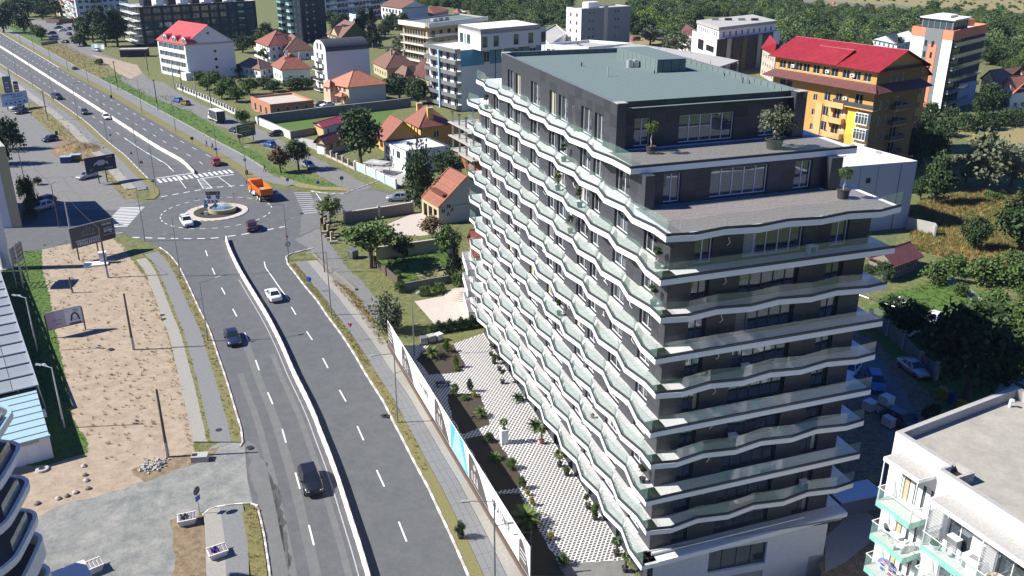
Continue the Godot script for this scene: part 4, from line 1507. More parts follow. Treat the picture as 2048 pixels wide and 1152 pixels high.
	mi(o,"cladding_panels",done(rest),M.clad_c).set_meta("kind","stuff")
	rails.sort_custom(func(x,y): return TW(x[4],x[0].x,x[0].y).distance_squared_to(U(0,50,0)) < TW(y[4],y[0].x,y[0].y).distance_squared_to(U(0,50,0)))
	var kinds := {}
	for i in rails.size():
		var r: Array = rails[i]
		var key := "gl%.2f" % r[1].x
		if not kinds.has(key):
			kinds[key] = box_mesh(U(snappedf(r[1].x,.01),r[1].y,r[1].z))
		if i < 300:
			mi(o,"glass_panel",kinds[key],M.balustrade,Transform3D(r[2],r[0]))
		else:
			add_copy(rest_glass,kinds[key],Transform3D(r[2],r[0]))
	mi(o,"glass_panels",done(rest_glass),M.balustrade).set_meta("kind","stuff")
	for t in [[11,5.7,11.2],[10,-.9,5.5]]:
		for i in 15:
			for j in int((t[2] - t[1]) / .62):
				var v: float = -.4 + i * 1.25
				var u: float = t[1] + j * .62 + .055 * v
				if v < 18.0 and u < t[2]:
					mi(o,"floor_tile",box_mesh(U(1.225,.02,.6)),M.tile_wood,Transform3D(Basis(),TL(u + .3,v + .6,hk(t[0]) + rng.randf_range(.008,.012))))
	var rf := mb()
	flat(rf,[V(.25,-10.6),V(16.9,-11.4),V(16.8,-41.7),V(.25,-41.7)],37.0)
	var roof := mi(o,"roof",done(rf),M.felt)
	for i in 17:
		mi(roof,"felt_seam",box_mesh(U(.05,.012,30.0)),M.felt,Transform3D(Basis(),TL(26.4,.7 + i * .98,37.005)))
	var cp := mb()
	bx(cp,TL(26.1,.12,37.23),U(.24,.46,31.7))
	bx(cp,TL(26.4,16.95,37.23),U(.24,.46,31.0))
	bx(cp,TL(41.9,8.5,37.23),U(17.1,.46,.24))
	var par := mi(roof,"parapet",done(cp),M.felt)
	for i in 27:
		mi(par,"felt_seam",box_mesh(U(.02,.4,.05)),M.rail,Transform3D(Basis(),TL(12.0 + i * 1.1,16.82,37.2)))
	for i in 15:
		mi(par,"felt_seam",box_mesh(U(.05,.4,.02)),M.rail,Transform3D(Basis(),TL(41.77,1.0 + i * 1.1,37.2)))
	var cap := mb()
	bx(cp,Vector3.ZERO,Vector3.ONE * .01)
	bx(cap,TL(26.1,.1,37.475),U(.3,.03,31.8))
	bx(cap,TL(41.95,8.5,37.475),U(17.0,.03,.3))
	bx(cap,TL(26.3,16.97,37.475),U(.3,.03,31.2))
	mi(par,"coping",done(cap),M.steel)
	for p in [[10.6,.4],[11.2,16.7],[41.5,.4]]:
		mi(par,"corner_stone",box_mesh(U(.85,.05,.85)),M.concrete,Transform3D(Basis(),TL(p[0],p[1],37.51)))
	var hut := mb()
	bx(hut,TL(31.6,12.6,37.62),U(3.0,1.25,9.8))
	var hm := mi(o,"roof_hut",done(hut),M.felt)
	for i in 9:
		mi(hm,"felt_seam",box_mesh(U(.03,1.1,.06)),M.felt,Transform3D(Basis(),TL(27.2 + i * 1.08,11.095,37.6)))
	for i in 3:
		mi(hm,"felt_seam",box_mesh(U(.06,1.1,.03)),M.rail,Transform3D(Basis(),TL(26.69,11.7 + i * .9,37.6)))
	for p in [[26.0,5.7,.9,.07],[32.8,5.7,.4,.07],[26.4,10.7,.3,.06],[19.0,15.9,.5,.05],[18.4,16.2,.3,.05],[23.0,16.3,.3,.05]]:
		var vst := mb()
		tube(vst,TL(p[0],p[1],37.0),TL(p[0],p[1],37.0 + p[2]),p[3],p[3],8)
		mi(roof,"vent_pipe",done(vst),M.steel_pale if p[2] > .6 else M.iron)
	for v in [10.0,10.65]:
		var vst := mb()
		tube(vst,TL(30.8,v,37.0),TL(30.8,v,37.75),.27,.27,14)
		mi(roof,"vent_drum",done(vst),M.steel_pale)
	var g := mb()
	var shops := []
	for i in 15:
		shops.append([.9 + i * 3.3,3.2 + i * 3.3,.12,2.75])
	wall_mesh(g,V(0,0),V(0,-51),V(-1,0),-.2,3.2,shops,.3)
	mi(o,"shop_front",done(g),M.clad_c)
	for s in shops:
		put_window(o,frame_at(V(0,0),V(0,-51),V(-1,0),s[0],s[2],.3),2.3,2.63,{"cols": 2,"frame": M.frame_dark,"glass": M.glass,"name": "shop_window"})
	g = mb()
	var ops := [[5.0,10.3,.15,2.4],[5.0,10.2,-2.5,-.5]]
	wall_mesh(g,V(.35,.02),V(16.2,.72),V(-.045,1).normalized(),-2.6,3.2,ops,.3)
	wall_mesh(g,V(16.2,.72),V(16.2,-51),V(1,0),-.3,3.2,[],.3)
	wall_mesh(g,V(0,-51),V(16.2,-51),V(0,-1),-.3,3.2,[],.3)
	mi(o,"base_wall",done(g),M.plaster)
	mi(o,"corner_column",box_mesh(U(.5,3.4,.5)),M.clad_c,Transform3D(Basis(),TL(.1,.1,1.5)))
	for op in ops: put_window(o,frame_at(V(.35,.02),V(16.2,.72),V(-.045,1).normalized(),5.0,op[2],.3),op[1] - op[0],op[3] - op[2],{"cols": 4,"frame": M.frame_dark,"glass": M.glass})
	var pp := mb()
	tube(pp,TL(-.75,-.2,3.78),TL(-.05,14.2,3.78),.09,.09,8)
	mi(o,"pipe",done(pp),M.steel_pale)
	var up := mb()
	bx(up,TL(-.6,8.5,3.66),U(17.5,.08,.12),Basis(Vector3.UP,-.05))
	mi(o,"upstand",done(up),M.concrete)
func clad(panels: Array,a: Vector2,b: Vector2,out: Vector2,x0: float,x1: float,y0: float,y1: float,k: int,side: int) -> void:
	var w := x1 - x0
	var n := maxi(1,roundi(w / 1.35))
	var r := maxi(1,roundi((y1 - y0) / .92))
	for i in n:
		for j in r:
			var sx := snappedf(w / n - .012,.005)
			var sy := snappedf((y1 - y0) / r - .012,.005)
			var t := frame_at(a,b,out,x0 + w * (i + .5) / n,y0 + (y1 - y0) * (j + .5) / r,-.012)
			var p := TO + TB * t.origin
			panels.append([p.distance_to(U(0,50,0)) - (18.0 if k == 11 else .0) - (4.0 if side == 1 else .0),t,U(sx,sy,.024)])
func ac_unit(o: Node3D,a: Vector2,b: Vector2,x: float,y: float) -> void:
	var out := outward(a,b,Vector2.ZERO)
	var u := mi(o,"air_conditioner",box_mesh(U(.85,.6,.32)),M.print_white,frame_at(a,b,out,x,y,-.2))
	if not cache.has("acfan"):
		var st := mb()
		tube(st,U(-.12,0,.15),U(-.12,0,.17),.22,.22,12)
		cache.acfan = done(st)
	mi(u,"fan_grille",cache.acfan,M.iron)
func chimney(o: Node3D,parent: Node3D,p: Vector2,y0: float,y1: float,w: float,m: Material) -> void:
	mi(parent,"chimney",box_mesh(U(w,y1 - y0,w)),m,Transform3D(Basis(Vector3.UP,.3),v3(p,(y0 + y1) / 2)))
	mi(parent,"chimney_cap",box_mesh(U(w + .2,.1,w + .2)),M.concrete,Transform3D(Basis(Vector3.UP,.3),v3(p,y1 + .06)))
func part(o: Node3D,called: String) -> MeshInstance3D:
	return o.get_node_or_null(called)
func free_wall(called: String,label: String,line: Array,h: float,th: float,m: Material,cap: Material = null,post := .0,post_m: Material = null) -> Node3D:
	var c := centre(line)
	var o := thing(called,label,"wall" if called.ends_with("wall") else "fence",v3(c))
	var p := local(line,c)
	for i in p.size() - 1:
		var a: Vector2 = p[i]
		var b: Vector2 = p[i + 1]
		var d := (b - a).normalized()
		var bs := Basis(U(d.x,0,d.y),Vector3.UP,U(-d.y,0,d.x))
		var st := mb()
		bx(st,v3((a + b) / 2,h / 2),U(a.distance_to(b),h,th),bs)
		mi(o,"panel",done(st),m)
		if cap:
			var ct := mb()
			bx(ct,v3((a + b) / 2,h + .04),U(a.distance_to(b) + .05,.08,th + .12),bs)
			mi(o,"coping",done(ct),cap)
		if post > .0:
			var n := maxi(1,int(a.distance_to(b) / post))
			for j in n + 1:
				mi(o,"post",box_mesh(U(.4,h + .35,.4)),post_m,Transform3D(bs,v3(a.lerp(b,float(j) / n),(h + .35) / 2)))
	return o
func buildings() -> void:
	rng.seed = 21
	var blue_grey := paint(.48,.53,.6,.85)
	var school_w = M.white
	var q := para(V(-114.23,-320.9),V(-129.46,-336),V(-99.78,-329.8))
	var o := building("red_roofed_block","white four storey block with bright red gable roof and three arched dormers",q,12.2,school_w,{
		0: {"cols_rows": [5,4,4.2,1.75,.9,2.9],"cols": 3,"depth": .3,"glass": M.glass_blue},
		1: {"ops": [[9.6,10.6,3.0,4.0],[9.6,10.6,5.8,6.8],[9.6,10.6,8.6,9.6],[9.6,10.6,.6,1.6]],"cols": 1,"frame": M.frame_dark}},{"roof": "gable","rise": 6.0,"over": .35,"roof_m": M.sheet_pink})
	var p := local(q,centre(q))
	var out := outward(p[0],p[1],Vector2.ZERO)
	for i in 3:
		var t := frame_at(p[0],p[1],out,6.0 + 7.2 * i,12.2,.3)
		var st := mb()
		for j in 12:
			var a := PI * j / 12
			var b := PI * (j + 1) / 12
			quad(st,U(cos(a) * 2.1,sin(a) * 2.3,.2),U(cos(b) * 2.1,sin(b) * 2.3,.2),U(cos(b) * 2.1,sin(b) * 2.3,-6.0),U(cos(a) * 2.1,sin(a) * 2.3,-6.0))
		var dm := mi(o,"dormer",done(st),M.sheet_pink,t)
		st = mb()
		for j in 12:
			tri(st,U(0,0,.1),U(cos(PI * j / 12) * 2.05,sin(PI * j / 12) * 2.25,.1),U(cos(PI * (j + 1) / 12) * 2.05,sin(PI * (j + 1) / 12) * 2.25,.1))
		mi(dm,"dormer_front",done(st),M.frame_white)
		for j in 3:
			st = mb()
			bx(st,U(-1.1 + 1.1 * j,.75 if j != 1 else .95,.12),U(.8,1.2 if j != 1 else 1.6,.05))
			mi(dm,"dormer_pane",done(st),M.glass_blue)
	mi(o,"porch",box_mesh(U(3.6,2.6,2.2)),M.white,frame_at(p[0],p[1],out,22.0,1.3,-1.1))
	mi(o,"gable_vent",box_mesh(U(.8,.7,.05)),M.frame_dark,frame_at(p[1],p[2],outward(p[1],p[2],Vector2.ZERO),8.3,15.4,-.03))
	var navy := paint(.012,.015,.025,.5)
	q = para(V(-165.2,-413.4),V(-179.8,-434.2),V(-123.7,-450.7))
	o = building("dark_glass_block","long navy blue glazed apartment block with white balcony slabs on its west end",q,17.2,navy,{
		1: {"cols_rows": [12,5,3.4,2.3,1.4,3.15],"cols": 2,"frame": M.frame_dark,"glass": M.glass_blue,"bar": .1},0: {"cols_rows": [5,5,2.0,2.2,1.2,3.15],"glass": M.glass_dark}},{"roof_m": M.concrete,"parapet": .3})
	p = local(q,centre(q))
	for y in 6:
		balcony(o,p[0],p[1],outward(p[0],p[1],Vector2.ZERO),2.0,25.0,1.6 + 3.15 * y,3.0,M.white,M.balustrade_clear)
	for i in 9:
		mi(o,"roof_room",box_mesh(U(3.6,2.6,5.0)),M.white if i % 2 else navy,frame_at(p[1],p[2],outward(p[1],p[2],Vector2.ZERO),5.0 + 5.6 * i,18.5,5.0))
	q = para(V(-96.27,-424.5),V(-113.95,-452.8),V(-88.6,-442.3))
	o = building("dark_tower","navy blue apartment tower with glazed balconies behind the red tiled houses",q,27.0,navy,{
		1: {"cols_rows": [3,8,.9,1.3,1.4,3.1],"cols": 1,"frame": M.frame_white,"glass": M.glass_dark},0: {"cols_rows": [6,8,2.4,2.2,1.0,3.1],"frame": M.frame_dark,"glass": M.glass_blue}},{})
	p = local(q,centre(q))
	for y in 8:
		balcony(o,p[0],p[1],outward(p[0],p[1],Vector2.ZERO),17.5,22.0,1.0 + 3.1 * y,1.5,M.white,M.frosted)
		balcony(o,p[0],p[1],outward(p[0],p[1],Vector2.ZERO),4.0,10.0,1.0 + 3.1 * y,1.5,navy,M.frosted)
		ac_unit(o,p[1],p[2],4.4,1.2 + 3.1 * y)
		ac_unit(o,p[1],p[2],9.8,1.2 + 3.1 * y)
	q = para(V(-242.5,-519.2),V(-268.1,-558.2),V(-221.4,-539.5))
	o = building("white_flats","tall white flats with stacked balconies beyond the car park",q,24.0,M.white,{
		1: {"cols_rows": [8,7,2.0,1.5,1.4,3.1],"m": blue_grey,"frame": M.frame_white},0: {"cols_rows": [9,7,2.0,2.0,1.0,3.1]}},{})
	p = local(q,centre(q))
	for y in 7:
		for x in [0,1,2]:
			balcony(o,p[0],p[1],outward(p[0],p[1],Vector2.ZERO),6.0 + 14.0 * x,14.0 + 14.0 * x,1.6 + 3.1 * y,1.8,M.white,[M.white,M.frosted,M.terracotta][(x + y) % 3])
		balcony(o,p[1],p[2],outward(p[1],p[2],Vector2.ZERO),8.0,14.0,1.2 + 3.1 * y,1.5,M.white,M.frame_dark)
	q = para(V(-267.9,-555),V(-283.3,-578.2),V(-272.7,-574.8))
	building("beige_house","plain beige house with slanted wall beside the tall white flats",q,9.5,M.cream_wall,{1: {"cols_rows": [2,2,1.4,1.3,1.2,3.2]}},{"roof": "gable","rise": 2.4,"roof_m": M.sheet_pink})
	q = para(V(-105.81,-527.7),V(-112.79,-545.6),V(-78.01,-571.4))
	o = building("pale_apartments","pale blue grey apartments with dark balconies behind the trees",q,20.0,blue_grey,{1: {"cols_rows": [16,6,2.6,1.9,1.2,3.1],"glass": M.glass_dark}},{})
	p = local(q,centre(q))
	for y in 6:
		for x in 8:
			balcony(o,p[1],p[2],outward(p[1],p[2],Vector2.ZERO),3.0 + 7.4 * x,8.4 + 7.4 * x,1.1 + 3.1 * y,1.4,M.white,M.frame_dark if x % 2 else M.frosted)
	q = para(V(-87.36,-519.2),V(-96.53,-536.5),V(-82.5,-533.5))
	building("white_cottage","small white flat roofed house in front of the pale apartments",q,4.6,M.white,{0: {"cols_rows": [3,1,1.0,1.8,.8,3]},1: {"cols_rows": [3,1,1.0,1.8,.8,3]}},{"roof_m": M.white})
	q = para(V(-61.67,-523),V(-76.28,-543.8),V(-48.29,-536.7))
	building("brown_roofed_house","large white house with brown gable roof beyond the conifers",q,8.0,M.white,{0: {"cols_rows": [6,2,2.4,2.0,.9,3.6]},1: {"ops": [[7,8,4.6,5.8]],"cols": 1,"m": blue_grey}},{"roof": "gable","rise": 3.4,"over": .6})
	var small := [
		["red_roofed_bungalow","pink house with low red hip roof behind the cream hotel",[V(-45.57,-542.5),V(-57.02,-551.8),V(-38.78,-568)],3.4,2.2,M.tile_red,M.yard],
		["red_roofed_bungalow","little red pyramid roofed house at the edge of the wood",[V(-31.31,-548.7),V(-35.43,-558.2),V(-27.02,-558.2)],3.0,2.2,M.tile_red,M.yard],
		["hip_roofed_house","white house with red brown hip roof and wrap-round balcony, left of three",[V(-97.08,-367),V(-106.56,-383.1),V(-88.42,-381.5)],6.18,4.2,M.tile_red,M.white],
		["hip_roofed_house","white two storey house with brown hip roof and dark gable",[V(-91.29,-368),V(-100.31,-392.7),V(-81.32,-375.4)],3.93,4.4,M.tile_brown,M.white],
		["tiled_house","white house with red brown tiles, two white chimneys and lower wing",[V(-79.37,-313.6),V(-85.11,-324.2),V(-70.25,-316.4)],5.02,4.2,M.tile_red,M.white],
		["brown_bungalow","low brown roofed house with dark veranda beside the red roofed block",[V(-89.46,-323.1),V(-99.95,-332.4),V(-87.13,-332.4)],3.6,2.4,M.tile_brown,M.white],
		["brown_hip_house","cream house with brown hip roof and chimney before the cream hotel",[V(-43.94,-319.7),V(-51.04,-336),V(-34.68,-327.7)],4.4,4.2,M.tile_brown,M.cream_wall],
		["brown_wing","low brown roofed annex between the cream house and the maroon roofed house",[V(-36.46,-311),V(-40.59,-319.7),V(-34.03,-314.2)],3.0,2.2,M.tile_brown,M.cream_wall],
		["maroon_roofed_house","cream house with dark maroon roof beside the blue balconied building",[V(-27.66,-300.8),V(-33.02,-311),V(-24.45,-306.9)],3.94,4.6,M.tile_maroon,M.cream_wall],
		["pink_guest_house","pink house with maroon roof and stacked verandas beside the white hotel",[V(76.34,-389.4),V(74.83,-406.2),V(81.67,-396)],8.0,2.4,M.tile_maroon,M.yard],
		["red_gable_house","pale house with bright red roof beside the orange apartment block",[V(90.17,-313.2),V(90.49,-331.2),V(97.87,-322)],10.0,3.6,M.sheet_red,M.yard],
		["long_brown_house","cream house with long brown tiled roof right of the cream box",[V(149,-277.8),V(151.9,-293.1),V(178.8,-296.9)],4.78,3.6,M.tile_brown,M.cream_wall],
		["orange_roofed_house","yellow and white house with bright orange roof by the hedge",[V(145.5,-262.4),V(146.5,-269.5),V(163.8,-270.3)],5.02,4.4,M.tile_orange,M.white],
		["garage","cream garage with white door and maroon roof beside the side street",[V(-44.15,-207.8),V(-46.57,-209.8),V(-40.7,-214.5)],3.0,1.3,M.tile_maroon,M.cream_wall],
		["tile_roofed_shed","small shed with dark red tiles below the concrete side building",[V(57.93,-127.02),V(55.84,-131.1),V(63.46,-131.1)],2.7,1.3,M.tile_maroon,M.rough_wall],
		["grey_roofed_hall","low hall with grey roof and solar panels between red roofs and white tower",[V(156.7,-373.9),V(153.5,-392.7),V(172.5,-389.4)],6.0,2.6,M.slate,blue_grey],
		["brown_shed","brown pitched roof behind the flat white building",[V(33.71,-409.8),V(24.93,-424.5),V(43.95,-420.7)],9.0,2.6,M.tile_brown,M.cream_wall],
		["pink_roofed_hut","pale blue hut with pink red gable roof beside the cream box",[V(123.49,-267.1),V(124.54,-275.2),V(130.8,-272.7)],3.8,2.2,M.sheet_pink,blue_grey]]
	for s in small:
		q = para(s[2][0],s[2][1],s[2][2])
		var e := {}
		for i in 2:
			var l: float = q[i].distance_to(q[i + 1])
			e[i] = {"cols_rows": [maxi(1,int(l / 3.2)),maxi(1,int(s[3] / 2.9)),1.3,1.35,.9,2.9],"frame": M.frame_white}
		o = building(s[0],s[1],q,s[3],s[6],e,{"roof": "gable" if s[0] in ["pink_guest_house","long_brown_house","tile_roofed_shed","grey_roofed_hall","brown_shed","garage","red_gable_house","orange_roofed_house","pink_roofed_hut"] else "hip","rise": s[4],"over": .6,"roof_m": s[5]})
		p = local(q,centre(q))
		if s[0] in ["hip_roofed_house","pink_guest_house","orange_roofed_house"]:
			for y in int(s[3] / 2.9):
				balcony(o,p[0],p[1],outward(p[0],p[1],Vector2.ZERO),.5,p[0].distance_to(p[1]) - .3,.1 + 2.9 * y,1.3,M.white,M.white,.8,false)
		if s[0] in ["tiled_house","brown_hip_house","orange_roofed_house"]:
			chimney(o,part(o,"roof"),p[1].lerp(p[3],.35),s[3] + 1.2,s[3] + s[4] + .9,.7,M.white if s[0] == "tiled_house" else M.cream_wall)
			chimney(o,part(o,"roof"),p[2].lerp(p[0],.25),s[3] + .8,s[3] + s[4] + .4,.7,M.white if s[0] == "tiled_house" else M.cream_wall)
		if s[0] in ["hip_roofed_house","tiled_house","maroon_roofed_house","long_brown_house"]:   # cross gables
			var mid: Vector2 = (p[1] + p[2]) / 2
			var dd: Vector2 = (p[2] - p[1]).normalized() * 2.2
			var inn: Vector2 = (p[0] - p[1]) * .55
			pitched(o,[mid - dd,mid + dd,mid + dd + inn,mid - dd + inn],s[3] + .05,s[4] * .72,.0,.3,s[5],s[6],true,"cross_roof")
		if s[0] == "grey_roofed_hall":
			for i in 4:
				mi(part(o,"roof"),"solar_panel",box_mesh(U(1.7,.08,2.6)),M.glass_blue,frame_at(p[0],p[1],outward(p[0],p[1],Vector2.ZERO),2.0 + 1.9 * i,s[3] + 1.5,2.0))
		if s[0] == "garage":
			mi(o,"garage_door",box_mesh(U(2.4,2.2,.06)),M.print_white,frame_at(p[0],p[1],outward(p[0],p[1],Vector2.ZERO),p[0].distance_to(p[1]) - 1.6,1.1,-.04))
	q = para(V(-75.27,-406.2),V(-84.96,-424.5),V(-65.01,-420.7))
	var moss := paint(.11,.12,.04,.9)
	o = building("green_gabled_house","olive green house with tan gabled roof in front of the dark tower",q,5.0,moss,{0: {"cols_rows": [4,1,1.5,1.8,2.0,3],"m": M.cream_wall}},{"roof": "gable","rise": 5.6,"over": .5,"roof_m": M.tile_brown,"turn_ridge": q[0].distance_to(q[1]) < q[1].distance_to(q[2])})
	p = local(q,centre(q))
	pitched(o,[p[0].lerp(p[1],.25),p[0].lerp(p[1],.8),p[0].lerp(p[1],.8) + (p[2] - p[1]) * .5,p[0].lerp(p[1],.25) + (p[2] - p[1]) * .5],5.05,3.6,.0,.4,M.tile_brown,M.cream_wall,true,"cross_roof")
	for i in 2:
		mi(part(o,"roof"),"blue_sheet",box_mesh(U(3.0,.1,6.0)),M.sign_blue,frame_at(p[1],p[2],outward(p[1],p[2],Vector2.ZERO),8.5 + i * 2.6,8.6 - i * 2.6,4.0) * Transform3D(Basis(Vector3.BACK,-.75),Vector3.ZERO))
	var beige := paint(.42,.31,.16,.85)
	q = para(V(-32.37,-353),V(-43.27,-366.9),V(-11.5,-381.8))
	o = building("cream_hotel","cream five storey hotel with white balcony slabs and flat roof",q,16.0,beige,{0: {"cols_rows": [8,4,1.7,2.1,1.7,3.1],"glass": M.glass_dark,"frame": M.frame_dark},1: {"cols_rows": [7,4,2.0,2.1,1.7,3.1],"glass": M.glass_dark,"frame": M.frame_dark}},{"roof_m": M.felt})
	p = local(q,centre(q))
	for y in 4:
		for i in 2:
			balcony(o,p[i],p[i + 1],outward(p[i],p[i + 1],Vector2.ZERO),-1.3 if i == 1 else .2,p[i].distance_to(p[i + 1]) - (.2 if i == 1 else .0),1.5 + 3.1 * y,1.5,M.white,M.balustrade_clear)
	for i in 2:
		var l: float = p[i].distance_to(p[i + 1])
		mi(o,"fascia",box_mesh(U(l + 1.6,1.7,.2)),M.white,frame_at(p[i],p[i + 1],outward(p[i],p[i + 1],Vector2.ZERO),l / 2,15.3,-1.5 if i == 0 else -1.45))
		mi(o,"eave_slab",box_mesh(U(l + 1.4,.2,1.5)),M.white,frame_at(p[i],p[i + 1],outward(p[i],p[i + 1],Vector2.ZERO),l / 2,14.6,-.74))
	for i in 3:
		mi(part(o,"roof"),"roof_unit",box_mesh(U(2.4,1.1,1.6)),M.steel if i else M.steel_pale,frame_at(p[1],p[2],outward(p[1],p[2],Vector2.ZERO),11.0 + 3.6 * i,16.2,6.0))
	var azure := paint(.07,.24,.4,.6)
	var siding := rib_mat([.55,.58,.64],[.46,.49,.55],3.0,.7)
	q = para(V(-14.69,-261.5),V(-25.14,-276.8),V(8.96,-279.3))
	o = building("blue_banded_building","white building with blue top band, grey balconies and pale blue pole",q,17.4,M.plaster,{1: {"ops": [[8.2,10.2,13.4,16.4],[14.5,15.5,14.6,16.0],[14.5,15.5,11.2,12.6],[19.5,20.8,14.0,16.4],[19.5,20.8,10.4,12.6],[25,27.5,14.6,16.2],[8.4,9.8,7.2,8.6],[14.5,15.5,7.2,8.6]],"m": M.plaster},0: {"cols_rows": [4,5,2.0,2.2,1.0,3.3],"glass": M.glass_dark}},{"roof_m": M.white,"parapet": .2})
	p = local(q,centre(q))
	out = outward(p[1],p[2],Vector2.ZERO)
	var lw: float = p[1].distance_to(p[2])
	for k in [[.0,8.2],[10.2,14.5],[15.5,19.5],[20.8,25.0],[27.5,lw]]:
		mi(o,"blue_band",box_mesh(U(snappedf(k[1] - k[0] - .02,.01),4.6,.04)),azure,frame_at(p[1],p[2],out,(k[0] + k[1]) / 2,15.1,-.02))
	for x in [12.2,22.0,30.5]:
		mi(o,"downpipe",box_mesh(U(.14,16.8,.12)),M.iron,frame_at(p[1],p[2],out,x,8.6,-.12))
	var o0 := outward(p[0],p[1],Vector2.ZERO)
	var l0: float = p[0].distance_to(p[1])
	for y in 6:
		balcony(o,p[0],p[1],o0,.3,l0 + .1,.9 + 3.2 * y,1.9,M.steel,M.steel,.95,false)
	mi(o,"light_pole",box_mesh(U(.5,17.0,.3)),paint(.35,.6,.75,.4),frame_at(p[0],p[1],o0,l0 * .52,8.5,-2.2))
	var rail := mb()
	bx(rail,v3((p[0] + p[1]) / 2,17.95),U(l0,1.0,.03),Basis(U(p[1].x - p[0].x,0,p[1].y - p[0].y).normalized(),Vector3.UP,U(o0.x,0,o0.y)))
	mi(o,"deck_railing",done(rail),M.balustrade_clear)
	var up := para(V(-8.87,-260.3) - centre(q),V(-15.98,-274.3) - centre(q),V(8.29,-274.3) - centre(q))
	var g := [grid([2.4,7.4],2.6,[18.4],2.8) + grid([4.9],1.0,[18.4],2.8),grid([1.5,5.6,13.0,18.6,23.6],1.9,[18.2],3.0)]
	for i in 4:
		wall(o,up[i],up[(i + 1) % 4],outward(up[i],up[(i + 1) % 4],centre(up)),17.4,22.6,g[i] if i < 2 else [],M.white if i == 0 else M.plaster,{"wall": "top_wall","frame": M.frame_dark,"glass": M.glass if i == 1 else M.glass_blue})
	var tf := mb()
	prism(tf,up,21.9,23.3)
	mi(o,"roof_fascia",done(tf),M.steel)
	tf = mb()
	flat(tf,Array(Geometry2D.offset_polygon(PackedVector2Array(up),-.4)[0]),23.31)
	mi(o,"top_roof",done(tf),M.white)
	q = para(V(-58.83,-289.1),V(-64.42,-297.8),V(-46.41,-297.8))
	o = building("barrel_roofed_block","narrow white block with dark barrel roof and small front balconies",q,13.5,blue_grey,{0: {"cols_rows": [2,4,1.7,2.1,.9,3.2],"m": M.white,"glass": M.glass_dark},1: {"ops": [[6,6.6,5.0,6.0],[8.4,9.8,5.0,6.0],[11.6,12.2,5.4,6.2]],"cols": 1,"frame": M.frame_dark}},{"parapet": .0})
	p = local(q,centre(q))
	var br := mb()
	var fr := mb()
	var ax: Vector2 = (p[0] + p[1]) / 2
	var half: Vector2 = (p[1] - p[0]) / 2 * 1.03
	var len: Vector2 = p[2] - p[1]
	for j in 14:
		var a := PI * j / 14
		var b := PI * (j + 1) / 14
		var pa := v3(ax - half * cos(a),13.5 + 3.3 * sin(a))
		var pb := v3(ax - half * cos(b),13.5 + 3.3 * sin(b))
		slope(br,[pa,pa + v3(len),pb + v3(len),pb])
		for s in [.0,1.0]:
			tri(fr,v3(ax + len * s,13.5),pa.lerp(v3(ax,13.5),.03) + v3(len * (s * .996 + .002)),pb.lerp(v3(ax,13.5),.03) + v3(len * (s * .996 + .002)))
	mi(o,"barrel_roof",done(br),M.slate)
	mi(o,"roof_end",done(fr),M.white)
	for y in 4:
		balcony(o,p[0],p[1],outward(p[0],p[1],Vector2.ZERO),.6,6.2,.8 + 3.2 * y,1.2,M.white,M.frame_dark if y < 3 else M.white,.9,y == 3)
	for x in [-1.4,1.4]:
		var wt := frame_at(p[0],p[1],outward(p[0],p[1],Vector2.ZERO),p[0].distance_to(p[1]) / 2 + x - .75,13.7,-.02)
		put_window(o,wt,1.5,2.0,{"glass": M.glass_dark})
	var peach := paint(.6,.4,.29,.85)
	q = para(V(-49.31,-272.5),V(-57.23,-280),V(-39.01,-279.1))
	o = building("orange_roofed_villa","peach villa with bright orange hip roof behind the grey wall",q,5.6,peach,{0: {"cols_rows": [4,2,1.1,1.5,.8,2.7]},1: {"m": paint(.5,.47,.48,.9)}},{"roof": "hip","rise": 3.6,"over": .5,"roof_m": M.tile_orange})
	p = local(q,centre(q))
	out = outward(p[0],p[1],Vector2.ZERO)
	var tw: Vector2 = p[0].lerp(p[1],.12)
	var dd: Vector2 = (p[1] - p[0]).normalized()
	var bay := [tw,tw + dd * 3.4,tw + dd * 3.4 + out * 2.4,tw + out * 2.4]
	for i in 4:
		wall(o,bay[i],bay[(i + 1) % 4],outward(bay[i],bay[(i + 1) % 4],centre(bay)),0,5.2,[[1.2,2.0,3.2,4.6]] if i in [1,2] else [],peach,{"wall": "bay_wall"})
	pitched(o,bay,5.2,1.5,-1.0,.4,M.tile_orange,peach,false,"bay_roof")
	var po: Vector2 = p[0].lerp(p[1],.62)
	pitched(o,[po,po + dd * 3.4,po + dd * 3.4 + out * 2.2,po + out * 2.2],2.7,.8,-1.0,.2,M.tile_orange,peach,false,"porch_roof")
	for x in [.2,3.2]:
		mi(o,"porch_column",box_mesh(U(.35,2.7,.35)),peach,Transform3D(Basis(),v3(po + dd * x + out * 2.0,1.35)))
	var terra := paint(.4,.17,.1,.9)
	q = para(V(-68.31,-253.1),V(-77.3,-266),V(-57.49,-260.2))
	o = building("terracotta_house","low flat roofed terracotta house with arched windows",q,3.6,terra,{},{"roof_m": M.yard,"parapet": .55,"cap_m": terra,"coping": .4})
	p = local(q,centre(q))
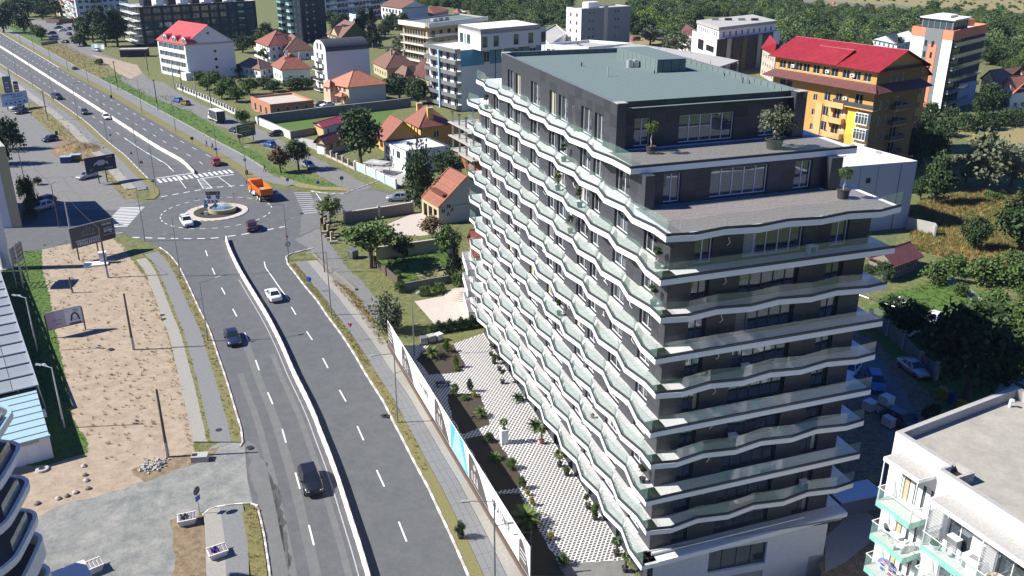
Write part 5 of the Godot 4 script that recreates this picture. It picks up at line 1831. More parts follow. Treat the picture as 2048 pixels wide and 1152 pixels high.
	for k in [[0,3,.75,1.0],[1,4,.45,1.6]]:
		for i in k[1]:
			var e := outward(p[k[0]],p[k[0] + 1],Vector2.ZERO)
			var t := frame_at(p[k[0]],p[k[0] + 1],e,p[k[0]].distance_to(p[k[0] + 1]) * (i + .8) / (k[1] + .6),.0,.0)
			var st := mb()
			var gl := mb()
			var y0: float = .25 if k[0] == 0 else k[3]
			var y1: float = 1.7 if k[0] == 0 else 2.0
			for r in [[st,k[2] + .16,.02],[gl,k[2],.04]]:
				var w: float = r[1]
				bx(r[0],U(0,(y0 + y1) / 2,r[2] / 2),U(w * 2,y1 - y0,r[2]))
				for j in 10:
					tri(r[0],U(0,y1,r[2]),U(cos(PI * j / 10) * w,y1 + sin(PI * j / 10) * w,r[2]),U(cos(PI * (j + 1) / 10) * w,y1 + sin(PI * (j + 1) / 10) * w,r[2]))
			var f := mi(o,"arched_window",done(st),M.yard,t)
			mi(f,"pane",done(gl),M.glass_dark)
	var yellow := paint(.58,.4,.12,.85)
	var ochre := paint(.42,.24,.07,.9)
	q = para(V(-21.96,-212.9),V(-26.1,-221.2),V(-15.25,-216.9))
	o = building("yellow_tiled_house","yellow house with red tiled roofs and two yellow chimneys",q,6.0,yellow,{0: {"ops": grid([3.2,5.2,7.2],1.0,[3.0],1.9),"depth": .3,"glass": M.cream_wall,"cols": 1},1: {"ops": [[3.5,5.0,2.6,4.2],[10.2,11.8,2.8,4.6]],"m": ochre}},{"roof": "hip","rise": 3.6,"over": .6,"roof_m": M.tile_red})
	p = local(q,centre(q))
	chimney(o,part(o,"roof"),p[1].lerp(p[2],.42) + (p[0] - p[1]).normalized() * 1.6,5.4,9.6,1.3,yellow)
	chimney(o,part(o,"roof"),p[0].lerp(p[3],.45),5.4,9.4,1.3,yellow)
	out = outward(p[0],p[1],Vector2.ZERO)
	dd = (p[1] - p[0]).normalized()
	var wing := [p[0] + dd * 1.0,p[0] + dd * 8.5,p[0] + dd * 8.5 + out * 8.5,p[0] + dd * 1.0 + out * 8.5]
	for i in 4:
		wall(o,wing[i],wing[(i + 1) % 4],outward(wing[i],wing[(i + 1) % 4],centre(wing)),0,3.4,[[2.4,4.6,.6,3.0]] if i == 2 else [],paint(.62,.33,.1,.85),{"wall": "wing_wall","frame": M.terracotta})
	pitched(o,wing,3.4,4.0,.0,.6,M.tile_red,paint(.62,.33,.1,.85),true,"wing_roof")
	q = para(V(-23.07,-190.5),V(-29.17,-200.5),V(-13.78,-196))
	o = building("flat_white_house","white flat roofed house with dark coping, birches growing before it",q,5.0,M.white,{0: {"ops": [[1.0,2.9,2.4,4.2],[5.0,5.7,2.6,4.2],[6.9,8.9,2.6,4.2],[1.0,3.2,.3,1.9]],"cols": 1,"glass": M.glass_blue,"frame": M.frame_dark},1: {"m": blue_grey}},{"roof_m": M.tile_pale,"cap_m": M.iron,"parapet": .35})
	p = local(q,centre(q))
	ac_unit(o,p[1],p[2],4.4,3.8)
	mi(part(o,"roof"),"roof_hatch",box_mesh(U(1.4,.3,1.0)),M.iron,Transform3D(Basis(),v3(p[0].lerp(p[2],.4),4.8)))
	var c0 := V(-14.5,-201.2)
	o = thing("concrete_skeleton","unfinished concrete frame of bare slabs and columns behind the tower","building",v3(c0))
	var ex := V(.957,-.29)
	var ey := V(.42,.907)
	for k in 3:
		var sl := mb()
		prism(sl,[Vector2.ZERO,ex * 8.0,ex * 8.0 + ey * 14.0,ey * 14.0],3.0 + 3.05 * k,3.25 + 3.05 * k)
		mi(o,"floor_slab",done(sl),M.concrete)
	for i in 4:
		for j in 2:
			mi(o,"column",box_mesh(U(.4,11.6,.4)),M.concrete,Transform3D(Basis(),v3(ey * (.8 + 4.1 * i) + ex * (.8 + 4.8 * j),5.8)))
			mi(o,"rebar_cap",box_mesh(U(.8,.08,.8)),M.iron,Transform3D(Basis(Vector3.UP,i * .4),v3(ey * (.8 + 4.1 * i) + ex * (.8 + 4.8 * j),11.65)))
	for i in 9:
		mi(o,"step",box_mesh(U(1.1,.14,.32)),M.concrete,Transform3D(Basis(),v3(ey * (5.5 + .3 * i) + ex * 3.6,6.4 + .3 * i)))
	q = para(V(-11.45,-195.9),V(-11.7,-198.7),V(-6.84,-192.4))
	building("brick_block","low orange brick block below the concrete frame",q,3.0,paint(.4,.12,.05,.9),{1: {"cols_rows": [2,1,1.2,1.4,.9,3]}},{"roof_m": M.concrete})
	q = para(V(-48.1,-226.2),V(-51.5,-231.6),V(-43.82,-234))
	o = building("red_sheet_shed","low pale blue shed with maroon red sheet roof by the round tree",q,2.9,paint(.34,.46,.5,.85),{1: {"ops": [[1.5,2.4,.1,2.1]],"cols": 1},0: {"m": paint(.5,.32,.16,.9)}},{"roof": "gable","rise": .7,"over": .5,"roof_m": rib_mat([.22,.035,.05],[.15,.02,.03],1.2,.5)})
	var na := V(-13.21,-154.2)
	var nb := V(-16.86,-160.6)
	var du := (nb - na).normalized()
	var dw := V(-du.y,du.x)
	if dw.x < 0: dw = -dw
	q = [nb,na,na + dw * 12.0,nb + dw * 12.0]
	o = building("lettered_house","pale house with red ribbed tile roof and letters on its gable",q,3.3,paint(.4,.4,.33,.9),{0: {"ops": [[.8,2.4,.2,2.6],[3.0,4.6,.2,2.6],[5.2,6.6,.2,2.6]],"m": M.cream_wall,"open": true}},{"roof": "gable","rise": 5.0,"over": .0,"roof_m": M.tile_red,"turn_ridge": true})
	p = local(q,centre(q))
	out = outward(p[1],p[2],Vector2.ZERO)
	for k in [["N",2.0,3.2],["N",.9,2.5],["A",2.7,2.5],["A",1.9,1.8],["N",.4,.9]].slice(0,4):
		lettering(o,k[0],.75,M.black,frame_at(p[1],p[2],out,k[1],k[2],-.03))
	var slope_v: Vector3 = v3((p[1] + p[2]) / 2,8.3) - v3(p[1],3.3)
	for i in 9:   # rows of ridge tiles across the slope
		var rb := mb()
		var a := v3(p[0],3.34) + slope_v * (i + .5) / 9.5
		var b := v3(p[1],3.34) + slope_v * (i + .5) / 9.5
		tube(rb,a,b,.09,.09,5)
		mi(part(o,"roof"),"tile_course",done(rb),M.tile_orange)
	for k in [p[0],p[1]]:
		var vb := mb()
		tube(vb,v3(k,3.36),v3(k,3.36) + slope_v,.17,.17,6)
		mi(part(o,"roof"),"verge_tiles",done(vb),M.tile_orange)
	var sk := mb()
	var s0 := v3(p[0].lerp(p[1],.18),3.36) + slope_v * .3
	var s1 := v3(p[0].lerp(p[1],.9),3.36) + slope_v * .3
	bx(sk,(s0 + s1) / 2 + U(0,.25,0),U(5.4,.35,1.2),Basis(v3(p[1] - p[0]).normalized(),Vector3.UP,v3(p[1] - p[0]).normalized().cross(Vector3.UP)))
	mi(part(o,"roof"),"roof_step",done(sk),M.tile_red)
	q = [V(-5.95,-119.5),V(-4.81,-112.03),V(-4.81,-112.03) + V(9,-3),V(-5.95,-119.5) + V(9,-3)]
	o = building("arched_white_house","white house with brown windows and arched gable half behind the wavy tower",q,9.6,M.white,{0: {"cols_rows": [3,3,1.4,2.0,.6,3.1],"frame": paint(.12,.035,.03),"glass": paint(.1,.03,.025,.4)},1: {"cols_rows": [3,3,1.1,2.0,.6,3.1],"frame": paint(.12,.035,.03)}},{"roof": "gable","rise": 2.2,"over": .4,"roof_m": M.tile_red,"turn_ridge": q_turn(q)})
	p = local(q,centre(q))
	for y in 3:
		balcony(o,p[0],p[1],outward(p[0],p[1],Vector2.ZERO),.2,p[0].distance_to(p[1]) - .2,.4 + 3.1 * y,1.2,M.white,M.frame_white,.8,true)
	var stp := thing("entrance_steps","curved white entrance steps before the white arched house","steps",v3(V(-7.26,-121.01)))
	for i in 5:
		var sm := mb()
		tube(sm,U(0,.16 * i,0),U(0,.16 * i + .16,0),2.6 - .42 * i,2.6 - .42 * i,18)
		mi(stp,"step",done(sm),M.yard)
	q = para(V(28.58,-343.1),V(12.32,-353.9),V(46.77,-355.5))
	o = building("flat_white_hall","long flat white building with thick parapet behind the tower roof",q,8.5,M.white,{0: {"cols_rows": [8,1,1.6,1.4,5.2,3]},1: {"cols_rows": [6,1,1.6,1.4,5.2,3]}},{"roof_m": M.concrete,"parapet": 1.0,"coping": .4,"cap_m": M.white})
	p = local(q,centre(q))
	for i in 9:
		mi(part(o,"roof"),"roof_vent",box_mesh(U(.7,.5,.7)),M.iron,Transform3D(Basis(),v3(p[0].lerp(p[3],.3 + .4 * (i % 2)).lerp(p[1],.1 + .09 * i),7.7)))
	q = para(V(15.09,-365.1),V(12.06,-404.8),V(24.11,-404.8))
	building("pale_annex","pale low annex with solar panels left of the grey slab block",q,7.0,M.plaster,{1: {"cols_rows": [3,2,1.3,1.3,1.0,3.0]}},{})
	var grey := rib_mat([.2,.215,.235],[.17,.185,.2],1.6,.9)
	q = para(V(29.33,-393.5),V(23.57,-403.6),V(52.12,-408.9))
	o = building("grey_slab_block","tall grey windowless apartment block with few small square windows",q,18.0,M.concrete,{1: {"ops": grid([4.4,6.6],.8,storeys(2.5,3.3,5),.9) + grid([19.0,20.6],.8,storeys(2.5,3.3,5),.9),"m": paint(.2,.215,.235,.9),"cols": 1,"frame": M.frame_dark},0: {"cols_rows": [2,5,1.4,1.6,1.2,3.3],"m": M.white}},{"roof_m": M.concrete})
	p = local(q,centre(q))
	mi(o,"stair_shaft",box_mesh(U(2.2,18.8,1.2)),M.steel,frame_at(p[1],p[2],outward(p[1],p[2],Vector2.ZERO),13.4,9.4,.5))
	mi(o,"roof_room",box_mesh(U(6,2.4,4)),M.white,frame_at(p[1],p[2],outward(p[1],p[2],Vector2.ZERO),9.0,19.0,5.0))
	o = thing("concrete_deck","flat unfinished concrete deck on columns with rusty rods behind the tower","building",Vector3.ZERO)
	var dk := mb()
	var dpts := [V(44.52,-341.1),V(51.71,-332.1),V(63.87,-315.5),V(73.47,-295.6),V(64.42,-282.1),V(48.25,-287.6),V(30.92,-322.2)]
	prism(dk,dpts,9.6,10.0)
	mi(o,"deck_slab",done(dk),M.concrete)
	for d in [V(72.6,-293.2),V(68.44,-287.6),V(64.89,-284.3),V(61.21,-285.4),V(57.5,-286.5)]:
		mi(o,"column",box_mesh(U(.5,9.6,.5)),M.concrete,Transform3D(Basis(),v3(d,4.8)))
	for d in scatter(dpts,.03,26):
		var rod := mb()
		for j in 4:
			tube(rod,v3(d,10.0) + U(.12 * (j % 2),0,.12 * (j / 2)),v3(d,10.9) + U(.14 * (j % 2),0,.14 * (j / 2)),.02,.02,4)
		mi(o,"reinforcing_rods",done(rod),M.iron)
	var umber := paint(.045,.032,.028,.7)
	q = para(V(73.7,-331),V(70.31,-360.5),V(103.93,-358.5))
	o = building("white_brown_hotel","white hotel with brown panelled side and set-back grey roof storey",q,12.6,M.white,{0: {"ops": [[8,15,6.8,10.6],[8,15,2.6,5.0],[18,27,7.4,9.6]],"cols": 4,"glass": M.glass_dark,"frame": M.frame_dark},1: {"ops": grid([5,10,15,20,25,30],1.0,storeys(1.6,3.2,3),1.8),"m": umber,"cols": 1,"glass": M.glass_dark,"frame": M.frame_dark}},{"roof_m": M.felt})
	p = local(q,centre(q))
	out = outward(p[1],p[2],Vector2.ZERO)
	lw = p[1].distance_to(p[2])
	for i in 3:
		mi(o,"grey_panel",box_mesh(U(2.6,12.4,.15)),[M.steel,paint(.1,.09,.03,.8),M.steel][i],frame_at(p[1],p[2],out,7.5 + i * 10.0,6.2,-.09))
	mi(o,"white_end",box_mesh(U(4.5,12.8,.3)),M.white,frame_at(p[1],p[2],out,lw - 2.4,6.4,-.16))
	var inn := Array(Geometry2D.offset_polygon(PackedVector2Array(p),-1.6,Geometry2D.JOIN_MITER)[0])
	for i in 4:
		wall(o,inn[i],inn[(i + 1) % 4],outward(inn[i],inn[(i + 1) % 4],Vector2.ZERO),12.2,15.4,grid(spread(inn[i].distance_to(inn[(i + 1) % 4]),9),1.2,[12.9],1.7),M.white,{"wall": "top_wall","glass": M.glass_blue})
	var rs := mb()
	prism(rs,inn.map(func(v): return v * 1.03),15.4,16.5)
	mi(o,"roof_slab",done(rs),M.concrete)
	for i in 4:
		mi(o,"roof_unit",box_mesh(U(2.6,.9,1.4)),M.iron if i % 2 else M.steel,Transform3D(Basis(),v3(p[0].lerp(p[2],.25 + .15 * i),16.9)))
	var orange := paint(.62,.36,.15,.85)
	var gold := paint(.72,.44,.06,.85)
	var tan := paint(.46,.27,.085,.9)
	q = para(V(69.94,-173.7),V(56.47,-195.5),V(81.91,-181.8))
	o = building("orange_apartment_block","orange and yellow apartment block with red metal roof and balconies",q,25.0,tan,{
		0: {"ops": grid([24.2],2.3,storeys(5.0,3.05,4),2.0) + grid([14.6],1.5,storeys(5.0,3.05,5),1.9) + grid([17.4],1.5,storeys(4.6,3.05,5),2.4) + grid([9.0,11.6],1.0,storeys(4.6,3.05,5),1.3) + grid([22.2],1.9,[17.6],2.1) + grid([3.4],3.6,[17.6],2.4) + grid([2,4.2,6.4,8.4,11,13.4,15.6,18.4,21,23.4],1.7,[22.2],1.7),"cols": 2},
		1: {"ops": grid([2.4,4.6],.9,storeys(4.6,3.05,5),1.8) + grid([8.0],2.2,storeys(4.6,3.05,5),2.2) + grid([4.5,6.5,8.5],.8,[22.0],1.6),"m": paint(.2,.14,.045,.9)}},{"roof": "gable","rise": 3.0,"over": 1.2,"roof_m": M.sheet_red,"turn_ridge": false})
	p = local(q,centre(q))
	out = outward(p[0],p[1],Vector2.ZERO)
	var L0: float = p[0].distance_to(p[1])
	mi(o,"yellow_bay",box_mesh(U(2.5,16.6,.3)),gold,frame_at(p[0],p[1],out,21.4,8.3,-.16))
	mi(o,"orange_bay",box_mesh(U(1.2,16.6,.3)),orange,frame_at(p[0],p[1],out,19.4,8.3,-.16))
	for k in [[12.9,1.7],[16.0,1.2]]:
		mi(o,"orange_bay",box_mesh(U(k[1],16.6,.16)),orange,frame_at(p[0],p[1],out,k[0],8.3,-.09))
	mi(o,"orange_storey",box_mesh(U(8.0,3.0,.5)),orange,frame_at(p[0],p[1],out,4.0,14.8,-.26))
	for y in 5:
		balcony(o,p[0],p[1],out,15.6,19.8,4.4 + 3.05 * y,1.4,orange,orange,.9,false)
		ac_unit(o,p[0],p[1],19.2,6.2 + 3.05 * y)
		balcony(o,p[1],p[2],outward(p[1],p[2],Vector2.ZERO),5.6,10.2,4.4 + 3.05 * y,1.3,tan,M.frame_dark,.9,true)
		if y < 4:
			var bw := mb()
			bx(bw,U(0,0,.45),U(2.9,2.3,.9))
			var bay_w := mi(o,"bay_window",done(bw),M.frame_white,frame_at(p[0],p[1],out,L0 - 1.55,6.0 + 3.05 * y,.0))
			for j in 4:
				var pn := mb()
				bx(pn,U(-1.05 + .7 * j,-.2,.91),U(.58,1.4,.03))
				mi(bay_w,"pane",done(pn),M.glass)
				pn = mb()
				bx(pn,U(-1.05 + .7 * j,.8,.91),U(.58,.4,.03))
				mi(bay_w,"pane",done(pn),M.glass)
	balcony(o,p[0],p[1],out,17.0,L0 + 1.0,17.2,1.2,orange,M.frame_dark,.9,true)
	for i in 2:   # brown skirt roof round the foot of the attic storey
		var a: Vector2 = p[i]
		var b: Vector2 = p[i + 1]
		var e := outward(a,b,Vector2.ZERO)
		var d := (b - a).normalized()
		var s := mb()
		slope(s,[v3(a - d * 1.8 + e * 2.0,20.6),v3(b + d * 1.8 + e * 2.0,20.6),v3(b,21.9),v3(a,21.9)])
		slope(s,[v3(b + d * 1.8 + e * 2.0,20.5),v3(a - d * 1.8 + e * 2.0,20.5),v3(a,20.8),v3(b,20.8)])
		mi(o,"skirt_roof",done(s),M.tile_maroon)
	var mid: Vector2 = p[0].lerp(p[1],.48)
	dd = (p[1] - p[0]).normalized() * 3.6
	var back: Vector2 = -out * 8.0
	pitched(o,[mid - dd + out * .4,mid + dd + out * .4,mid + dd + back,mid - dd + back],25.0,2.2,.0,.8,M.sheet_red,gold,true,"cross_roof")
	for x in [5.0,14.0,20.2]:
		ac_unit(o,p[0],p[1],x,23.0)
	q = para(V(89.74,-206.8),V(90.31,-214.6),V(96.29,-209.9))
	building("red_roofed_wing","rear wing with red roof beside the orange apartment block",q,19.0,tan,{1: {"cols_rows": [3,5,1.2,1.5,1.2,3.2]}},{"roof": "gable","rise": 3.0,"over": .8,"roof_m": M.sheet_red})
	var salmon := paint(.58,.2,.12,.85)
	q = para(V(124.01,-259.3),V(118.2,-273),V(142.9,-278.8))
	o = building("striped_white_tower","white apartment tower with salmon bands, grey stripe and glazed roof terrace",q,23.0,M.white,{1: {"ops": grid([5.0],6.5,storeys(2.6,3.3,6),2.0) + grid([10.6],1.6,storeys(2.6,3.3,6),2.0),"m": paint(.03,.033,.05,.8),"cols": 4,"glass": M.glass_dark,"frame": M.frame_dark}},{"roof_m": M.white,"parapet": 1.0,"cap_m": salmon})
	p = local(q,centre(q))
	out = outward(p[0],p[1],Vector2.ZERO)
	L0 = p[0].distance_to(p[1])
	for i in 2:
		var e := outward(p[i],p[i + 1],Vector2.ZERO)
		var l: float = p[i].distance_to(p[i + 1])
		mi(o,"salmon_band",box_mesh(U(l + .1,2.6,.12)),salmon,frame_at(p[i],p[i + 1],e,l / 2,21.7,-.05))
	mi(o,"grey_stripe",box_mesh(U(L0 * .42,23.0,.2)),M.steel,frame_at(p[0],p[1],out,L0 * .55,11.5,-.1))
	mi(o,"salmon_stripe",box_mesh(U(L0 * .2,18.5,.3)),salmon,frame_at(p[0],p[1],out,L0 * .57,9.4,-.14))
	for y in 6:
		for x in [.4,.57]:
			put_window(o,frame_at(p[0],p[1],out,L0 * x - .4,2.4 + 3.1 * y,-.31 if x > .5 else -.21),.8,1.7,{"cols": 1,"frame": M.frame_dark})
		balcony(o,p[1],p[2],outward(p[1],p[2],Vector2.ZERO),.8,p[1].distance_to(p[2]) - .5,2.2 + 3.3 * y,1.1,M.concrete,M.balustrade_clear)
	inn = [p[0].lerp(p[3],.12).lerp(p[1],.12),p[1].lerp(p[2],.12).lerp(p[0],.12),p[1].lerp(p[2],.62).lerp(p[0],.12),p[0].lerp(p[3],.62).lerp(p[1],.12)]
	for i in 4:
		wall(o,inn[i],inn[(i + 1) % 4],outward(inn[i],inn[(i + 1) % 4],centre(inn)),22.0,25.4,grid(spread(inn[i].distance_to(inn[(i + 1) % 4]),5,.3),inn[i].distance_to(inn[(i + 1) % 4]) / 5 - .35,[22.4],2.6),M.steel,{"wall": "terrace_wall","glass": M.glass_blue,"frame": M.frame_dark})
	rs = mb()
	prism(rs,inn.map(func(v): return centre(inn) + (v - centre(inn)) * 1.12),25.4,25.7)
	prism(rs,inn.map(func(v): return centre(inn) + (v - centre(inn)) * .5),25.7,26.4)
	mi(o,"terrace_roof",done(rs),M.white)
	mi(o,"roof_hut",box_mesh(U(2.4,2.0,2.0)),salmon,Transform3D(Basis(),v3(p[2].lerp(p[0],.25),23.6)))
	q = para(V(128.37,-265.1),V(125.92,-273.4),V(140.9,-274.3))
	o = building("cream_box","cream windowless box with bright white roof and grey side wall",q,6.8,M.cream_wall,{1: {"m": blue_grey}},{"roof_m": M.white,"parapet": .15,"cap_m": M.white})
	p = local(q,centre(q))
	mi(o,"cornice",box_mesh(U(p[0].distance_to(p[1]) - .5,.2,.4)),M.cream_wall,frame_at(p[0],p[1],outward(p[0],p[1],Vector2.ZERO),p[0].distance_to(p[1]) / 2,5.4,-.2))
	q = [V(70.71,-152.7),V(64.5,-165.8),V(64.5,-165.8) + V(-19,5.6),V(70.71,-152.7) + V(-19,5.6)]
	o = building("concrete_side_building","pale concrete building with white roof right behind the wavy tower",q,12.2,paint(.42,.45,.49,.9),{},{"roof_m": M.tile_pale,"cap_m": M.white,"parapet": .5,"coping": .25})
	p = local(q,centre(q))
	out = outward(p[3],p[0],Vector2.ZERO)
	lw = p[3].distance_to(p[0])
	for x in [lw - 3.2,lw - 7.8,lw - 11.4]:
		mi(o,"wall_joint",box_mesh(U(.12 if x > lw - 4 else .05,11.8,.03)),M.iron,frame_at(p[3],p[0],out,x,5.9,-.01))
	mi(o,"vent_opening",box_mesh(U(.9,.9,.04)),M.black,frame_at(p[3],p[0],out,lw - 9.6,9.4,-.015))
	for k in [[.3,.4],[.5,.6],[.45,.25]]:
		mi(part(o,"roof"),"roof_board",box_mesh(U(1.6,.12,.9)),M.print_white,Transform3D(Basis(Vector3.UP,k[0]),v3(p[3].lerp(p[1],k[1]),11.8)))
	for i in 9:
		mi(part(o,"parapet"),"parapet_panel",box_mesh(U(1.4,.46,.05)),M.white if i != 5 else M.steel,frame_at(p[0],p[1],-outward(p[0],p[1],Vector2.ZERO),.9 + 1.5 * i,11.95,-.32))
	white_apartments()
	left_side()
	walls_and_fences()
func q_turn(q: Array) -> bool:
	return q[0].distance_to(q[1]) > q[1].distance_to(q[2])
func white_apartments() -> void:
	var A := U(28.15,0,-56.8)
	var o := thing("white_apartments","white apartment block with teal glass balconies and bare concrete roof","building",A)
	o.basis = Basis(U(.398,0,.917),Vector3.UP,U(-.917,0,.398))
	var wall_of := func(a: Vector2,b: Vector2,n: Vector2,ops: Array,y1: float,m: Material) -> void:
		wall(o,a,b,n,.0,y1,ops,m,{"cols": 2,"frame": M.frame_white,"glass": M.glass,"depth": .2})
	var fl := [1.7,4.7,7.7,10.7]
	var ops1 := []
	for y in fl:
		ops1.append([1.5,4.1,y + .05,y + 2.35])
	wall_of.call(V(0,0),V(5.0,0),V(0,1),ops1,15.7,M.white)
	wall_of.call(V(5.0,0),V(5.0,1.07),V(-1,0),[],15.7,M.white)
	var ops2 := []
	for y in fl:
		ops2.append([1.4,3.4,y + .05,y + 2.3])
		ops2.append([5.2,7.6,y + .05,y + 2.3])
		ops2.append([10.4,13.0,y + .05,y + 2.3])
	wall_of.call(V(5.0,1.07),V(22.0,1.07),V(0,1),ops2,15.7,M.white)
	wall_of.call(V(0,0),V(-1.5,-14.3),V(-1,0),[],15.7,M.white)
	wall_of.call(V(-1.5,-14.3),V(22,-14.3),V(0,-1),[],15.7,M.white)
	wall_of.call(V(22,-14.3),V(22,1.07),V(1,0),[],15.7,M.white)
	var out := [V(0,0),V(5.0,0),V(5.0,1.07),V(22,1.07),V(22,-14.3),V(-1.5,-14.3)]
	var inn := [V(.32,-.45),V(4.75,-.45),V(4.75,.65),V(21.6,.65),V(21.6,-13.85),V(-1.05,-13.85)]
	var st := mb()
	flat(st,inn,14.9)
	var roof := mi(o,"roof",done(st),M.screed)
	st = mb()
	for i in 6:
		var j := (i + 1) % 6
		quad(st,v3(out[i],15.7),v3(out[j],15.7),v3(inn[j],15.68),v3(inn[i],15.68))
		quad(st,v3(inn[i],15.68),v3(inn[j],15.68),v3(inn[j],14.9),v3(inn[i],14.9))
	mi(roof,"parapet",done(st),M.concrete)
	var sk := mb()
	for e in [[U(6.1,15.3,.0),U(.2,.8,1.3)],[U(5.5,15.3,-.72),U(1.4,.8,.2)]]:
		bx(sk,e[0],e[1])
	var sh := mi(roof,"shaft",done(sk),M.concrete)
	mi(sh,"shaft_bottom",box_mesh(U(1.2,.02,1.3)),M.black,T3(5.4,15.2,.0))
	for q in [[U(-.2,14.9,-12.2),.12],[U(10.4,14.9,-6.0),.16]]:
		var vp := mb()
		tube(vp,q[0],q[0] + U(0,.6,0),q[1],q[1],10)
		tube(vp,q[0] + U(0,.6,0),q[0] + U(.25,.72,.1),q[1],q[1] * 1.1,10)
		mi(roof,"vent_pipe",done(vp),M.print_white)
	for bal in [[.8,3.95,.0,1.62],[5.95,15.2,1.07,1.6]]:
		var x0: float = bal[0]
		var x1: float = bal[1]
		var z0: float = bal[2]
		var z1: float = z0 + bal[3]
		for y in fl:
			var sl := mi(o,"balcony",box_mesh(U(x1 - x0,.22,bal[3])),M.tile_pale,T3((x0 + x1) / 2,y - .11,(z0 + z1) / 2))
			var n := roundi((x1 - x0) / 1.05)
			for i in n:
				var w := (x1 - x0) / n - .015
				for part_ in [["glass_panel",.58,1.1,M.balustrade],["frosted_panel",-.21,.48,M.frosted]]:
					mi(sl,part_[0],box_mesh(U(snappedf(w,.01),part_[2],.02)),part_[3],T3(x0 + (i + .5) * (x1 - x0) / n - (x0 + x1) / 2,part_[1] + .1,bal[3] / 2 + .03))
			for s in [-1,1]:
				for part_ in [["glass_panel",.58,1.1,M.balustrade],["frosted_panel",-.21,.48,M.frosted]]:
					mi(sl,part_[0],box_mesh(U(.02,part_[2],bal[3])),part_[3],T3(s * ((x1 - x0) / 2 + .03),part_[1] + .1,0))
			var rl := mb()
			bx(rl,U(0,1.25,bal[3] / 2 + .03),U(x1 - x0 + .1,.04,.06))
			for s in [-1,1]:
				bx(rl,U(s * ((x1 - x0) / 2 + .03),1.25,0),U(.06,.04,bal[3]))
			mi(sl,"handrail",done(rl),M.frame_white)
		var can := mi(o,"canopy",box_mesh(U(x1 - x0 + .1,.3,bal[3])),M.white,T3((x0 + x1) / 2,14.25,(z0 + z1) / 2 + .01))
		mi(can,"canopy_screed",box_mesh(U(x1 - x0 - .05,.02,bal[3] - .1)),M.concrete,T3(0,.165,0))
		for x in ([x0 + .05,x1 - .05] if x1 < 5 else [x0 + .05,x0 + 4.3,x1 - .1]):
			mi(o,"canopy_post",box_mesh(U(.07,3.4,.07)),M.frame_white,T3(x,12.4,z1 - .05))
	for x in [6.05,10.3]:
		var scr := mi(o,"louvre_screen",box_mesh(U(.04,2.9,.06)),M.frame_white,T3(x,12.2,1.15))
		for i in 22:
			mi(scr,"slat",box_mesh(U(.03,.06,1.4)),M.frame_white,Transform3D(Basis(Vector3.BACK,.5),U(0,-1.3 + .125 * i,.72)))
	var ac := mi(o,"air_conditioner",box_mesh(U(.85,.6,.32)),M.print_white,Transform3D(Basis(Vector3.UP,PI / 2),U(4.8,12.9,.5)))
	mi(ac,"fan_grille",box_mesh(U(.4,.4,.02)),M.iron,T3(-.1,0,-.17))
	for y in fl:
		for x in [1.7,2.2,2.9,3.6]:
			mi(o,"curtain",box_mesh(U(.42,2.1,.03)),M.tile_pale if x > 2 else M.cream_wall,T3(x,y + 1.2,-.13))
	var W := func(x: float,y: float,z: float) -> Vector3: return A + o.basis * U(x,y,z)
	var turn := o.basis.get_euler().y
	var table := thing("garden_table","round white wicker table between two white armchairs on a glass balcony","table",W.call(2.3,7.7,.85),turn)
	var s := mb()
	tube(s,U(0,.68,0),U(0,.72,0),.42,.42,20)
	mi(table,"tabletop",done(s),M.tile_pale)
	for i in 4:
		s = mb()
		tube(s,U(cos(i * PI / 2) * .28,0,sin(i * PI / 2) * .28),U(cos(i * PI / 2) * .2,.68,sin(i * PI / 2) * .2),.025,.025,6)
		mi(table,"leg",done(s),M.frame_white)
	for k in [[1.5,.75,1.9,"white wicker armchair with dark cushion left of the round balcony table"],[3.15,.8,-1.5,"white wicker armchair right of the round balcony table"]]:
		var ch := thing("armchair",k[3],"chair",W.call(k[0],7.7,k[1]),turn + k[2],"wicker balcony chairs")
		s = mb()
		var back := []
		for i in 9:
			var a := lerpf(-2.2,2.2,i / 8.0)
			back.append([U(sin(a) * .34,.4,-cos(a) * .32),U(sin(a) * .38,.62 + .36 * maxf(0,cos(a)),-cos(a) * .38)])
		for i in 8:
			quad(s,back[i][0],back[i][1],back[i + 1][1],back[i + 1][0])
			quad(s,back[i][0] * U(.92,1,.92),back[i + 1][0] * U(.92,1,.92),back[i + 1][1] * U(.92,1,.92),back[i][1] * U(.92,1,.92))
			quad(s,back[i][1],back[i][1] * U(.92,1,.92),back[i + 1][1] * U(.92,1,.92),back[i + 1][1])
		mi(ch,"backrest",done(s),M.frame_white)
		s = mb()
		tube(s,U(0,.36,0),U(0,.43,0),.32,.34,16)
		mi(ch,"seat",done(s),M.iron if k[0] < 2 else M.frame_white)
		for i in 4:
			s = mb()
			tube(s,U(cos(i * PI / 2 + .78) * .32,0,sin(i * PI / 2 + .78) * .32),U(cos(i * PI / 2 + .78) * .26,.38,sin(i * PI / 2 + .78) * .26),.025,.025,6)
			mi(ch,"leg",done(s),M.frame_white)
	var b := thing("side_table","small white folding stool table on the middle glass balcony","table",W.call(3.2,7.7,1.35),turn + .3)
	mi(b,"tabletop",box_mesh(U(.7,.04,.45)),M.frame_white,T3(0,.5,0))
	for x in [-.28,.28]:
		mi(b,"leg",box_mesh(U(.04,.5,.4)),M.frame_white,T3(x,.25,0))
	b = thing("blue_table","round blue topped table by the laundry on the lower glass balcony","table",W.call(1.7,4.7,.7),turn)
	s = mb()
	tube(s,U(0,.7,0),U(0,.75,0),.45,.45,18)
	mi(b,"tabletop",done(s),paint(.13,.2,.42,.5))
	s = mb()
	tube(s,U(0,0,0),U(0,.7,0),.12,.06,8)
	mi(b,"leg",done(s),M.frame_white)
